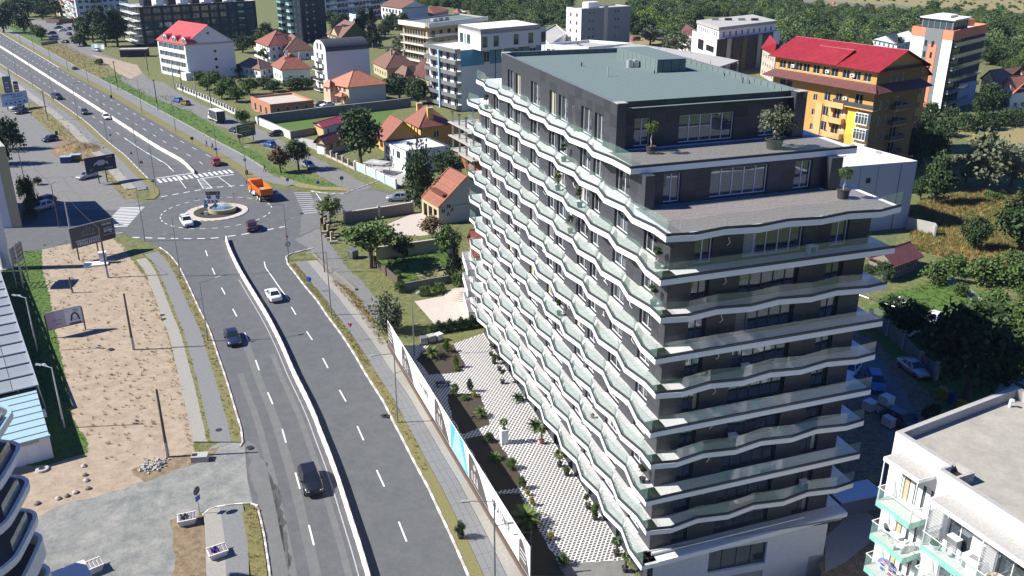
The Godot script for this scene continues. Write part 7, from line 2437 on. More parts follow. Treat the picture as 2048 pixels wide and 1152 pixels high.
func greenery() -> void:
	var D = M.leaf_dark
	var MI = M.leaf_mid
	var L = M.leaf_light
	var O = M.leaf_olive
	var C = M.leaf_conifer
	var T := [[-34.61,-200.5,12.35,5.21],[-50.68,-191.1,5.9,2.62],[-47.31,-193.7,6.74,2.87],[-17.86,-164.8,13.39,3.5],[-13.92,-184.4,7.01,3.27],[-33.18,-155.4,5.29,2.54],[-22.31,-132.2,7.95,4.85],[-17.45,-135.4,4.93,1.93],[-13.62,-148,3.83,2.87],[-10.26,-135.4,6.1,2.56],[-8.87,-127.02,6.61,1.82],[-16.52,-108.11,5.69,2.31]]
	var TI := [
		["round",D,"round_tree","large round dark tree beside the red roofed shed",.12],["round",M.leaf_rust,"small_tree","reddish brown small tree on the grass by the side street",.2],["round",D,"small_tree","dark green small tree over the parked silver car",.25],
		["weeping",D,"birch_tree","tall drooping birch in front of the white flat house",.08],["weeping",D,"birch_tree","shorter birch between the flat house and the tower",.1],["loose",L,"young_tree","light yellow green tree at the courtyard gate",.15],
		["flat",MI,"spreading_tree","wide spreading tree with flat crown over the courtyard wall",.2],["loose",D,"young_tree","dark young tree in front of the cream wall",.12],["bush",M.leaf_rust,"tall_shrub","rust and green shrub in the courtyard before the lettered house",.05],
		["loose",MI,"fig_tree","broad leaved tree below the gable with letters",.1],["cone",C,"cypress","dark pointed cypress against the tower's edge",.03],["weeping",O,"willow","grey green willow at the end of the banner fence",.08]]
	for i in T.size():
		var t: Array = T[i]
		tree(TI[i][2],t[0],t[1],t[2],t[3],TI[i][0],TI[i][1],TI[i][3],"","tree",TI[i][4])
	var far_trees := [
		["round",D,"street_tree",[[-245.9,-466.1,11.62,5.03],[-258.9,-470.7,13.18,5.83],[-291.1,-539.5,10.55,6.66]],"dark tree by the upper car park, %s of three from the road","trees by the upper car park"],
		["round",MI,"street_tree",[[-224.7,-440.3,6.46,3.81],[-233.3,-452.8,5.69,3.18]],"yellowish bushy tree above the lawn bank, %s of two","yellowish trees above the lawn bank"],
		["round",D,"garden_tree",[[-196.8,-432.2,13.97,5.84],[-182.8,-413.4,17.67,6.7],[-178.9,-417,16.1,6.31],[-206,-444.4,10.21,5.04],[-185,-440.3,13.3,5.47],[-196.1,-417,5.71,4.53]],"dense dark tree west of the navy block, %s from the right","dark trees west of the navy block"],
		["round",D,"garden_tree",[[-290.1,-558.2,9.75,7.78],[-275.5,-545.6,9.55,7.32],[-273.9,-558.2,9.75,6.58],[-322.4,-607.1,8.7,8.12],[-312.5,-614.8,8.8,7.89],[-308.4,-622.6,8.27,8.32]],"dark tree at the far end of the street, %s of six","dark trees at the far end of the street"],
		["round",D,"garden_tree",[[-115.32,-392.7,7.47,4.7],[-123.4,-402.8,5.11,3.72],[-115.63,-409.8,5.19,3.34],[-82.66,-300.8,4.27,3.66],[-72.33,-300.8,3.94,5.32],[-68.66,-300.8,3.61,2.99],[-111.87,-440.3,5.08,3.58],[-85.01,-406.2,3.87,3.31],[-84.43,-417,3.96,2.95],[-114.56,-428.3,8.97,5.33],[-104.94,-406.2,6.85,4.41],[-93.41,-331.2,3.93,2.73],[-100.3,-370.9,4.74,3.04],[-101.07,-331.2,3.93,3.09],[-77.88,-295,3.87,3.26]],"dark garden tree among the red roofed houses, %s of fifteen","garden trees among the red roofed houses"],
		["round",D,"garden_tree",[[-35.16,-282.1,7.41,4.84],[-28.84,-275.2,7.55,4.73],[-40.25,-291.2,4.78,3.22],[-33.58,-289.3,3.81,3.21]],"leafy garden tree left of the blue banded building, %s of four","trees left of the blue banded building"],
		["round",D,"garden_tree",[[-102.45,-522,5.94,6.18],[-93.74,-510.9,6.35,6.05],[-89.54,-475.4,5.94,4.62],[-74.54,-461.6,13.41,4.23],[-62.43,-485.1,9.05,5.23],[-55.56,-470.7,9.78,5.08],[-62.38,-452.8,8.03,4.41],[-73.97,-485.1,9.06,3.92]],"shaded tree between the dark tower and cream hotel, %s of eight","trees between the dark tower and cream hotel"],
		["spruce",C,"conifer",[[-62.05,-409.8,17.52,4.21],[-93.55,-311,3.55,1.2]],"dark conifer, the %s of two, among the houses","conifers among the houses"],
		["loose",O,"olive_tree",[[-46.12,-380,8.85,4.55],[-43.64,-396,7.94,3.87],[-47.51,-370.9,6.31,4.05]],"silvery tree beside the cream hotel, %s of three","silvery trees by the cream hotel"],
		["round",MI,"garden_shrub",[[-101.5,-308.9,5.04,3.24],[-91.5,-291.2,5.73,3.38],[-84.2,-289.3,6.01,3.52],[-100.87,-298.8,4.57,2.97],[-91.03,-282.1,5.27,2.82],[-84.84,-276.9,5.18,3.23],[-108,-313.2,4.08,2.93]],"green garden tree behind the white pillared fence, %s of seven","shrubs behind the white pillared fence"],
		["bush",MI,"roadside_bush",[[-73.81,-245.1,4.4,2.75],[-161.4,-356.7,3.06,1.95],[-164.7,-343.5,1.48,1.51]],"roadside bush on the dirt street, %s of three","roadside bushes"],
		["weeping",D,"poplar",[[85.33,-195.5,12.11,3.21],[89.8,-195.5,11.23,3.1],[95.47,-198.2,10.69,3.37],[87.99,-198.2,7.78,2.81]],"tall dark poplar at the corner of the orange block, %s of four","poplars at the orange block"],
		["loose",O,"silver_tree",[[96.53,-175.9,12.93,6.53],[103.77,-180.5,9.09,4.65],[95.5,-182.8,7.08,3.66]],"silvery willow on the overgrown plot, %s of three","silvery willows on the overgrown plot"],
		["round",D,"plot_tree",[[82.22,-167.4,9.92,3.47],[83.72,-139.5,10.39,4.74],[77.02,-140.7,5.77,2.65],[90.76,-148.5,6.37,3.48],[80.65,-170.2,5.08,1.97]],"dark leafy tree on the overgrown plot, %s of five","dark trees on the overgrown plot"],
		["bush",MI,"plot_bush",[[64.26,-125.78,4.36,2.86],[71.08,-125.78,4.99,3.61],[75.3,-124.56,4.8,2.99],[68.42,-129.57,4.13,2.32],[66.99,-113.39,4.34,2.89],[68.28,-108.74,5.08,3.19],[62.25,-100.93,5.09,3.43],[79.59,-132.2,3.53,2.76],[65.69,-121.01,2.37,1.61],[74.21,-119.12,3.42,1.8]],"tangled green bush below the dry meadow, %s of ten","bushes below the dry meadow"],
		["round",D,"yard_tree",[[51.78,-89.65,12.01,5.3],[51.98,-106.23,5.27,3.06],[53.33,-99.81,6.13,3.39],[56.9,-93.25,7.12,3.2],[51.9,-112.03,3.72,1.71],[56.71,-127.02,2.94,1.67]],"heavy dark tree in the tower's shadow, %s of six","trees in the tower's shadow"],
		["bush",D,"hedge_bush",[[109.28,-234.7,6.08,3.95],[111.83,-228.6,5.69,3.6],[119.87,-234.7,5.29,3.69],[126.4,-237.2,5.61,3.99],[133.7,-241.1,5.15,4.05],[139.9,-245.1,5.49,3.43],[111,-245.1,6.31,3.02],[122.51,-249.2,4.74,2.79],[119.4,-254.9,4.55,2.85]],"dense green bush under the cream box, %s of nine","bushes under the cream box"],
		["round",D,"garden_tree",[[135.4,-254.9,9.32,3.55],[141.1,-259.3,6.91,2.89],[132,-252,7.02,2.81]],"dark garden tree between cream box and orange roof, %s of three","garden trees by the orange roof"],
		["round",MI,"pomegranate_tree",[[183.9,-331.2,6.78,3.09]],"yellow green tree behind the long brown roof, %s","trees behind the long brown roof"],
		["loose",O,"olive_tree",[[69.32,-389.4,9.45,7.41],[63.18,-420.7,8.83,5.7],[70.09,-428.3,6.74,5.11],[114.36,-386.2,8.98,5.25],[128.18,-420.7,6.64,4.56]],"grey olive tree at the edge of the wood, %s of five","grey olives at the edge of the wood"],
		["round",D,"woodland_tree",[[64.73,-448.6,9.82,4.85],[59.53,-461.6,11.03,4.48],[187.1,-356.7,7.62,5.85],[221.1,-420.7,11.02,5.69],[189,-370.9,9.84,4.04]],"dark tree standing out of the wood, %s of five","dark trees standing out of the wood"],
		["bush",D,"lot_bush",[[46.45,-86.06,2,.82],[42.75,-83.51,1.11,.64],[45.18,-85.41,1.62,.55],[55.67,-129.57,1.83,1.32],[43.14,-83.93,1.61,.7]],"small dark bush on the shaded lane, %s of five","bushes on the shaded lane"],
		["bush",MI,"lane_bush",[[-16.53,-121.98,2.3,.96],[-12.76,-121.01,1.74,1.1],[-10.63,-121.98,1.83,1.25],[-7.78,-123.95,2.8,1.49],[-17.6,-127.86,1.48,.77],[-14.58,-124.56,1.29,1.13]],"green bush at the edge of the grassy plot, %s of six","bushes round the grassy plot"],
		["bush",D,"street_bush",[[-90.3,-154.8,2.66,1.36],[-88.59,-157.2,4.78,1.37],[-90.96,-163.5,7.25,1.23],[-96.07,-170.2,6.08,1.47],[-99.15,-181.3,2.15,1.04],[-121.27,-212.9,8.73,3.6],[-116.79,-198.2,10.7,3.37]],"dark shrub beside the beige office block, %s of seven","shrubs beside the beige office block"]]
	for f in far_trees:
		for i in f[3].size():
			var t: Array = f[3][i]
			if f[0] == "bush":
				bush(t[0],t[1],t[2],t[3],f[1],f[4] % nth(i) if f[4].contains("%s") else f[4],f[5],"shrub",f[2])
			else:
				tree(f[2],t[0],t[1],t[2],t[3],f[0],f[1],f[4] % nth(i),f[5],"tree",.1)
	var h := thing("hedge","clipped green hedge between white yard and chequered plaza","hedge",v3(V(-7.3,-108.74)))
	for i in 16:
		var q: Vector2 = V(-10.74,-107.48).lerp(V(-3.52,-110.36),i / 15.0) - V(-7.3,-108.74)
		mi(h,"foliage",crown_mesh("bush",i % 3),M.leaf_dark if i % 3 else M.leaf_mid,Transform3D(Basis.from_scale(U(.75,.8 + .25 * (i % 3),.7)),v3(q,.75)))
	rng.seed = 44
	var places := [[],[],[]]
	var tints := [[],[],[]]
	var wood := [[V(-24.1,-607.1),V(40.73,-656.1),V(29.38,-485.1),V(16.16,-516.4),V(-7.13,-551.8),V(-19.66,-571.4)],[V(-26.4,-585.2),V(15.44,-510.9),V(15.5,-432.2),V(-18.2,-527.7)],[V(80.07,-639),V(178.8,-703.2),V(198.2,-599.6),V(239.4,-551.8),V(178.1,-409.8),V(153.3,-389.4),V(113.09,-386.2),V(155.7,-539.5),V(124.91,-558.2),V(104.06,-533.5),V(74.83,-406.2),V(67.78,-452.8),V(59.53,-461.6)],[V(253.1,-495.1),V(293.9,-510.9),V(238.8,-370.9),V(189,-289.3),V(186.8,-331.2),V(185.5,-356.7),V(205.5,-402.8)],[V(250.4,-578.2),V(297.8,-533.5),V(324.2,-510.9),V(238.8,-370.9),V(259.1,-461.6),V(250.4,-495.1),V(239.4,-551.8)],[V(-80.75,-674.2),V(-25.08,-734.8),V(44.81,-724),V(40.2,-647.4),V(-23.81,-599.6),V(-48.66,-630.7)],[V(-142.2,-693.3),V(-91.8,-769.2),V(-82.97,-693.3),V(-115.26,-665)],[V(95.27,-757.4),V(201.2,-793.9),V(252.4,-769.2),V(228.2,-693.3),V(156.2,-703.2),V(81.8,-647.4)]]
	for wi in wood.size():
		var w: Array = wood[wi]
		for p in scatter(w,.085,2300):
			var r := rng.randf_range(1.4,3.8)
			var k := rng.randi() % 3
			if rng.randf() < .18: r *= 1.5
			places[k].append(Transform3D(Basis(Vector3.UP,rng.randf() * TAU).scaled_local(U(r,r * rng.randf_range(.8,1.15),r)),v3(p,r * .55)))
			var silver := rng.randf() < .4
			var g := rng.randf_range(.6,1.5)
			tints[k].append(Color(1.25,1.05,1.9) * g if silver else (Color(1.5,1.25,.8) * g if rng.randf() < .2 else Color(.75 * g,.8 * g,g * .8)))
	for k in 3:
		many("woodland",crown_mesh(["round","loose","bush"][k],k),M.leaf_mid,places[k],tints[k])
	places = []
	tints = []
	for w in [[V(201.2,-793.9),V(290.3,-806.9),V(521.6,-834.1),V(361.2,-571.4),V(286.3,-647.4),V(228.2,-693.3)],[V(203.1,-614.8),V(243.9,-585.2),V(242,-558.2),V(195.9,-592.3)],[V(73.64,-160.3),V(81.64,-170.2),V(96.04,-177.4),V(104.31,-173.7),V(104.5,-163.5),V(81.46,-122.96),V(73.83,-127.02),V(70.97,-135.9),V(67.33,-140.7)]]:
		for p in scatter(w,.012,420):
			var r := rng.randf_range(.5,1.9)
			places.append(Transform3D(Basis(Vector3.UP,rng.randf() * TAU).scaled_local(U(r,r * .8,r)),v3(p,r * .4)))
			tints.append(Color(1.3,1.2,1.3) * rng.randf_range(.6,1.3))
	many("scrub",crown_mesh("bush",0),M.leaf_mid,places,tints)
	grass()
func tuft_mesh() -> Mesh:
	if not cache.has("tuft"):
		rng.seed = 3
		var st := mb()
		for i in 16:
			var a := rng.randf() * TAU
			var p := U(cos(a),0,sin(a)) * rng.randf() * .16
			var d := U(cos(a) * rng.randf_range(.05,.22),rng.randf_range(.16,.34),sin(a) * rng.randf_range(.05,.22))
			var w := U(-sin(a),0,cos(a)) * .018
			var f := rng.randf_range(.7,1.3)
			st.set_color(Color(f,f,f))
			tri(st,p - w,p + d,p + w)
		cache.tuft = done(st)
	return cache.tuft
func tufts(called: String,polys: Array,per_m2: float,m: Material,s0: float,s1: float,y: float,most: int) -> void:
	var places := []
	var tints := []
	for w in polys:
		for p in scatter(w,per_m2,most):
			var s := rng.randf_range(s0,s1)
			places.append(Transform3D(Basis(Vector3.UP,rng.randf() * TAU).scaled_local(U(s,s * rng.randf_range(.7,1.2),s)),v3(p,y)))
			var f := rng.randf_range(.6,1.35)
			tints.append(Color(f * rng.randf_range(.9,1.3),f,f * .9))
	many(called,tuft_mesh(),m,places,tints)
func strip_poly(line: Array,o0: float,o1: float,s0: float,s1: float) -> Array:
	var a := []
	var b := []
	var k := int((s1 - s0) / 3.0)
	for i in k + 1:
		var q := along(line,lerpf(s0,s1,float(i) / k))
		var n := V(-q[1].y,q[1].x)
		a.append(q[0] + n * o0)
		b.push_front(q[0] + n * o1)
	a.append_array(b)
	return a
func grass() -> void:
	rng.seed = 51
	var lr := length_of(KR)
	var ll := length_of(KL)
	tufts("dry_grass",[strip_poly(KR,-.35,-1.28,10.0,lr - 20)],22.0,M.blade_dry,.35,.75,.13,5000)
	tufts("green_grass",[strip_poly(KR,-.35,-1.28,10.0,lr - 45)],14.0,M.blade_green,.35,.7,.13,2500)
	tufts("green_grass",[strip_poly(KL,.4,1.28,15.0,ll - 2),strip_poly(KL,3.3,3.75,19.0,ll - 2)],20.0,M.blade_green,.35,.8,.13,2600)
	tufts("dry_grass",[strip_poly(KL,.4,1.28,15.0,ll - 2),strip_poly(KL,5.1,5.8,22.0,ll - 2),[V(-24.93,-69.38),V(-24.22,-69.69),V(-23.28,-68.77),V(-21.9,-64.83),V(-20.36,-59.85),V(-21.78,-59.85),V(-23.19,-64.56)]],14.0,M.blade_dry,.35,.8,.1,2000)
	tufts("green_grass",[[V(-86.43,-137.8),V(-82.39,-139.5),V(-78.52,-140.7),V(-73.94,-131.3),V(-66.83,-119.12),V(-58.47,-104.11),V(-53.12,-94.51),V(-48.86,-86.27),V(-44.8,-81.08),V(-43.43,-78.67),V(-46.33,-76.38),V(-52.84,-76.38)]],9.0,M.blade_green,.35,.6,.02,9000)
	tufts("weeds",[[V(-79.67,-143.7),V(-70.47,-148),V(-65.68,-142.2),V(-54.94,-125.98),V(-46.75,-109.55),V(-39.2,-93.88),V(-33.44,-81.08),V(-35.47,-74.18),V(-45.08,-79.15),V(-58.47,-104.11),V(-73.94,-131.3)]],.5,M.blade_dry,.5,1.1,.012,900)
	tufts("weeds",[[V(-79.67,-143.7),V(-70.47,-148),V(-65.68,-142.2),V(-54.94,-125.98),V(-46.75,-109.55),V(-39.2,-93.88),V(-33.44,-81.08),V(-35.47,-74.18),V(-45.08,-79.15),V(-58.47,-104.11),V(-73.94,-131.3)]],.12,M.blade_green,.5,1.3,.012,300)
	tufts("dry_grass",[[V(-27.82,-127.02),V(-25.1,-124.56),V(-21.99,-119.12),V(-19.15,-112.03),V(-16.39,-104.11),V(-16.91,-104.11),V(-19.59,-110.36),V(-23.28,-118.19)]],14.0,M.blade_dry,.6,1.5,.03,1800)
	tufts("tall_grass",[[V(73.64,-160.3),V(81.64,-170.2),V(96.04,-177.4),V(104.31,-173.7),V(104.5,-163.5),V(81.46,-122.96),V(73.83,-127.02),V(70.97,-135.9),V(67.33,-140.7)]],5.0,M.blade_dry,1.2,3.0,.012,5000)
	tufts("tall_grass",[[V(73.64,-160.3),V(81.64,-170.2),V(96.04,-177.4),V(104.31,-173.7),V(104.5,-163.5),V(81.46,-122.96),V(73.83,-127.02),V(70.97,-135.9),V(67.33,-140.7)]],2.5,M.blade_green,1.2,2.8,.012,2500)
	tufts("green_grass",[[V(51.79,-119.12),V(65.42,-127.02),V(72.13,-115.48),V(65.3,-102.64),V(57.22,-105.62)],[V(-22.36,-135.9),V(-12.94,-141.7),V(-9.94,-140.7),V(-8.61,-127.86),V(-12.84,-121.98),V(-17.11,-123.75)],[V(-147.4,-323.1),V(-142.6,-332.4),V(-125.65,-300.8),V(-108.46,-287.5),V(-92.98,-260.1),V(-74.84,-231),V(-54.31,-198.2),V(-35.56,-180.1),V(-44.43,-181.7),V(-60.3,-201.5),V(-99.12,-254.9)]],3.0,M.blade_green,.6,1.4,.016,4500)
	tufts("dry_grass",[[V(-149,-276.1),V(-141.7,-275.2),V(-122.23,-249.2),V(-88.75,-197.3),V(-74.72,-172),V(-76.5,-170.2),V(-104.56,-212.9),V(-138.1,-256.4)],[V(-213.4,-417),V(-206.4,-424.5),V(-169.3,-370.9),V(-144.9,-333.6),V(-146.3,-319.7),V(-205.1,-402.8)]],2.0,M.blade_dry,.6,1.4,.02,3000)
	var hp := thing("earth_heap","brown grassy earth heap with dead branches on the car park","heap",v3(V(-104.56,-212.9)))
	var st := mb()
	var nz := FastNoiseLite.new()
	nz.frequency = .35
	var n := 22
	var hgt := func(i: int,j: int) -> Vector3:
		var x := (i - n / 2) * .62
		var z := (j - n / 2) * .62
		var r := sqrt(x * x / 36.0 + z * z / 20.0)
		return U(x,maxf(.0,1.0 - r) * 1.9 + (nz.get_noise_2d(x,z) * .45 if r < 1.0 else .0) - .05,z)
	for i in n:
		for j in n:
			quad(st,hgt.call(i,j),hgt.call(i,j + 1),hgt.call(i + 1,j + 1),hgt.call(i + 1,j))
	mi(hp,"earth",done(st),ground_mat([[.2,.12,.085,.045],[.6,.26,.18,.085],[.9,.34,.25,.12]],6.0,.02,.97,3.0,71,512))
	rng.seed = 13
	st = mb()
	for i in 46:
		var p := U(rng.randf_range(-3,5),rng.randf_range(.6,1.5),rng.randf_range(-3,2))
		tube(st,p,p + U(rng.randfn(),rng.randf() * .7,rng.randfn()) * 1.1,.03,.008,4)
	mi(hp,"branches",done(st),M.bark)
	st = mb()
	for i in 700:
		var p: Vector3 = hgt.call(rng.randi_range(3,n - 4),rng.randi_range(3,n - 4))
		if p.y > .2:
			st.set_color(Color(1,1,1) * rng.randf_range(.6,1.3))
			tri(st,p + U(-.04,0,0),p + U(rng.randfn() * .2,.5,rng.randfn() * .2),p + U(.04,0,0))
	mi(hp,"dry_grass",done(st),M.blade_dry).set_meta("kind","stuff")
func vehicles() -> void:
	rng.seed = 61
	var black := paint(.008,.008,.01,.22)
	var navy := paint(.012,.02,.05,.22)
	var white := paint(.72,.73,.75,.25)
	var silver := paint(.4,.42,.45,.3,.5)
	var grey := paint(.06,.065,.075,.25,.3)
	var blue := paint(.03,.1,.3,.25)
	var red := paint(.35,.015,.03,.25)
	var wine := paint(.05,.008,.012,.25)
	for m in [black,navy,white,silver,grey,blue,red,wine]:
		m.clearcoat_enabled = true
		m.clearcoat = .6
	var road := [
		["suv",[[-19.4,-72.81,-2.751]],black,"black people carrier on the near carriageway below the roundabout"],
		["sedan",[[-36.37,-105.32,-2.713]],navy,"dark blue saloon driving down beside the dirt lot"],
		["sedan",[[-34.65,-119.82,.471]],white,"white saloon seen from behind in the inner lane"],
		["suv",[[-58.9,-154.4,-2.641]],white,"white car with glass roof circling the roundabout"],
		["suv",[[-46.35,-151.8,.313]],wine,"dark wine off-roader entering the roundabout"],
		["suv",[[-67.12,-198.7,.393]],red,"red car driving away beyond the zebra crossing"],
		["sedan",[[-113.93,-250.7,-2.587]],white,"white saloon beside the far central barrier"],
		["hatch",[[-123.09,-257.6,-2.596]],grey,"dark grey hatchback approaching in the far kerb lane"],
		["van",[[-142.4,-281.7,-2.241]],navy,"dark blue people carrier turning out of the entry road"]]
	for c in road:
		car(c[0],c[1][0],c[2],c[3],"",.035)
	var parked := [
		["sedan",[[-146.9,-265.9,2.847]],silver,"silver saloon parked under the blue billboard"],
		["sedan",[[-141.8,-258.6,2.956]],black,"black saloon parked beside the silver one below billboard"],
		["hatch",[[-116.32,-222.5,2.625]],navy,"dark hatchback parked before the earth heap"],
		["sedan",[[-91.22,-186.7,2.645]],silver,"silver saloon alone below the navy billboard"],
		["suv",[[-89.47,-163.5,2.627]],silver,"pale car parked in the shade by the office block"],
		["suv",[[-90.81,-167.1,2.730]],black,"black car behind the pale one in the shade"],
		["hatch",[[-102.9,-276.5,.921]],blue,"bright blue hatchback on the grass of the dirt street"],
		["hatch",[[-98.96,-271.9,.801]],paint(.2,.13,.035,.3),"bronze hatchback next to the bright blue one"],
		["sedan",[[-72.77,-232.8,.708]],navy,"dark saloon behind the green billboard"],
		["hatch",[[-60.89,-228.6,2.074]],black,"black hatchback by the white garden wall"],
		["hatch",[[-59.51,-216.4,.841]],blue,"blue hatchback on the grass before the white wall"],
		["hatch",[[-45.53,-195.7,-2.422]],silver,"silver blue hatchback under the dark small tree"],
		["suv",[[-22.47,-169.7,1.664]],silver,"silver estate behind the stone wall and birch"],
		["hatch",[[-249.8,-510.9,2.812]],black,"black car parked first at the top of the car park"],
		["sedan",[[-240.8,-491.3,2.354]],grey,"grey car parked second from the brown wall"],
		["sedan",[[-232.8,-479,2.285]],white,"white car parked in the middle of the car park"],
		["hatch",[[-232.7,-486.3,.683]],navy,"blue car by the glass screen of the car park"],
		["hatch",[[-220.9,-460.5,.813]],navy,"navy car parked nearest the garden hedge"],
		["suv",[[-230.7,-462.7,2.223]],black,"black car under the yellowish trees"],
		["van",[[-220.3,-443.3,1.997]],silver,"silver van beside the slatted guard wall"],
		["hatch",[[-207.5,-427.4,1.136]],black,"black car at the exit of the upper car park"],
		["hatch",[[-194.8,-418.9,.700]],grey,"grey car facing the dirt road by the hoarding"],
		["sedan",[[-180.1,-397.7,.971]],silver,"silver car on the dirt road below the hoarding"],
		["sedan",[[-291.1,-541.1,.698]],white,"white car at the far end of the street"],
		["suv",[[42.55,-92.88,2.967]],blue,"bright blue car in the tower's shadow on the back lane"],
		["sedan",[[48.55,-96.61,-2.898]],silver,"long grey saloon parked along the shaded sheet fence"],
		["hatch",[[40.7,-95.93,2.511]],white,"white car half hidden behind the wavy balconies"],
		["sedan",[[53.23,-107.8,2.216]],white,"white car under the dark tree behind the sheet fence"],
		["hatch",[[57.09,-110.87,2.374]],white,"second white car beyond the clothes line under the dark tree"],
		["sedan",[[-57.61,-270.3,2.400]],black,"dark car on the villa forecourt"],
		["sedan",[[-55.49,-269.5,2.303]],white,"white car on the villa forecourt"],
		["suv",[[42,-83.93,-2.642]],grey,"grey car tucked under the edge of the white flats"]]
	for c in parked:
		car(c[0],c[1][0],c[2],c[3],"parked cars")
	var far := [["van",[[58.66,-437.2,1.989]],red,"red van on the meadow beside the grey block"],["hatch",[[224.1,-653.9,.715]],red,"red and white car on the far road"],["suv",[[255,-628.7,.834]],white,"white car on the far road beyond the wood"],["hatch",[[290.7,-576.5,.715]],white,"small white car on the far road near the right"]]
	for c in far:
		car(c[0],c[1][0],c[2],c[3],"",.05)
	dump_truck()
	box_truck()
func dump_truck() -> void:
	var orange := paint(.62,.16,.02,.4)
	var at: Array = [[-50.2,-172.4,.548]][0]
	var o := thing("dump_truck","orange tipper truck with empty open bed leaving the roundabout","truck",U(at[0],.03,at[1]),at[2])
	mi(o,"chassis",box_mesh(U(1.1,.35,8.4)),M.iron,T3(0,.95,.2))
	var st := mb()
	hexa(st,[U(-1.22,.75,-4.3),U(-1.22,.75,-2.35),U(1.22,.75,-2.35),U(1.22,.75,-4.3),U(-1.18,2.75,-4.0),U(-1.18,2.75,-2.4),U(1.18,2.75,-2.4),U(1.18,2.75,-4.0)])
	bx(st,U(0,2.85,-3.2),U(2.1,.2,1.4))
	mi(o,"cab",done(st),orange)
	mi(o,"windshield",box_mesh(U(2.1,.85,.05)),M.glass_dark,Transform3D(Basis(Vector3.RIGHT,.15),U(0,2.15,-4.13)))
	for s in [-1,1]:
		mi(o,"side_window",box_mesh(U(.05,.7,.9)),M.glass_dark,T3(s * 1.205,2.15,-3.3))
		mi(o,"mirror",box_mesh(U(.16,.6,.2)),M.iron,T3(s * 1.5,2.3,-4.0))
		mi(o,"headlight",box_mesh(U(.4,.22,.08)),M.lamp_glass,T3(s * .85,.95,-4.32))
		mi(o,"taillight",box_mesh(U(.35,.16,.08)),M.tail,T3(s * .9,.85,4.3))
		mi(o,"fuel_tank",box_mesh(U(.5,.55,1.3)),M.print_white,T3(s * .95,.85,-.6))
		mi(o,"mudguard",box_mesh(U(.55,.06,2.9)),M.iron,T3(s * .92,1.2,2.6))
	mi(o,"bumper",box_mesh(U(2.4,.35,.2)),M.print_white,T3(0,.65,-4.3))
	for z in [-3.3,-1.7,1.9,3.3]:
		for s in [-1,1]:
			var w := mb()
			tube(w,U(-.17,0,0),U(.17,0,0),.52,.52,18)
			var wh := mi(o,"wheel",done(w),M.rubber,T3(s * 1.05,.52,z))
			w = mb()
			tube(w,U(-.18,0,0),U(.18,0,0),.28,.24,12)
			mi(wh,"rim",done(w),M.print_white)
	var bed := mi(o,"bed_floor",box_mesh(U(2.2,.12,6.2)),orange,T3(0,1.45,1.25))
	for s in [-1,1]:
		st = mb()
		hexa(st,[U(s * 1.1,1.4,-1.85),U(s * 1.1,1.4,4.35),U(s * 1.2,1.4,4.35),U(s * 1.2,1.4,-1.85),U(s * 1.18,2.75,-1.85),U(s * 1.18,2.6,4.45),U(s * 1.28,2.6,4.45),U(s * 1.28,2.75,-1.85)])
		mi(o,"bed_side",done(st),orange)
		for i in 5:
			mi(o,"bed_rib",box_mesh(U(.08,1.2,.14)),orange,T3(s * 1.29,2.05,-1.4 + 1.3 * i))
	mi(o,"bed_front",box_mesh(U(2.4,1.5,.12)),orange,T3(0,2.15,-1.85))
	mi(o,"tailgate",box_mesh(U(2.44,1.25,.12)),orange,Transform3D(Basis(Vector3.RIGHT,-.08),U(0,2.0,4.42)))
	mi(o,"bed_dust",box_mesh(U(2.1,.05,5.9)),M.dirt,T3(0,1.54,1.25))
	mi(o,"number_plate",box_mesh(U(.6,.2,.04)),M.print_white,T3(0,.8,4.36))
func box_truck() -> void:
	var at: Array = [[-81.83,-246.8,-2.484]][0]
	var o := thing("box_truck","parked lorry with dark curtain sides and white topped box","truck",U(at[0],.03,at[1]),at[2] + PI,"")
	var dk := paint(.045,.047,.052,.7)
	mi(o,"cargo_box",box_mesh(U(2.4,2.4,5.6)),dk,T3(0,2.1,.9))
	mi(o,"roof",box_mesh(U(2.46,.08,5.66)),M.tile_pale,T3(0,3.35,.9))
	for s in [-1,1]:
		for z in [-1.9,3.7]:
			mi(o,"box_post",box_mesh(U(.1,2.4,.1)),M.frame_white,T3(s * 1.21,2.1,z))
		mi(o,"side_rail",box_mesh(U(.08,.2,5.6)),M.frame_white,T3(s * 1.22,.95,.9))
		mi(o,"side_window",box_mesh(U(.03,.55,.8)),M.glass_dark,T3(s * 1.03,1.65,-2.9))
		mi(o,"headlight",box_mesh(U(.35,.18,.06)),M.lamp_glass,T3(s * .75,.85,-3.98))
	var st := mb()
	hexa(st,[U(-1.02,.5,-3.95),U(-1.02,.5,-2.1),U(1.02,.5,-2.1),U(1.02,.5,-3.95),U(-.98,2.15,-3.3),U(-.98,2.15,-2.1),U(.98,2.15,-2.1),U(.98,2.15,-3.3)])
	mi(o,"cab",done(st),M.print_white)
	mi(o,"windshield",box_mesh(U(1.8,.75,.04)),M.glass_dark,Transform3D(Basis(Vector3.RIGHT,.38),U(0,1.72,-3.5)))
	for z in [-2.9,2.4]:
		for s in [-1,1]:
			var w := mb()
			tube(w,U(-.14,0,0),U(.14,0,0),.4,.4,16)
			mi(o,"wheel",done(w),M.rubber,T3(s * .92,.4,z))
func towards(line: Array,p: Array) -> float:   # turn so that local +x points from p to the nearest point of the line
	var best: Vector2 = line[0]
	var at := V(p[0],p[1])
	for q in line:
		if q.distance_squared_to(at) < best.distance_squared_to(at): best = q
	var d := best - at
	return atan2(-d.y,d.x)
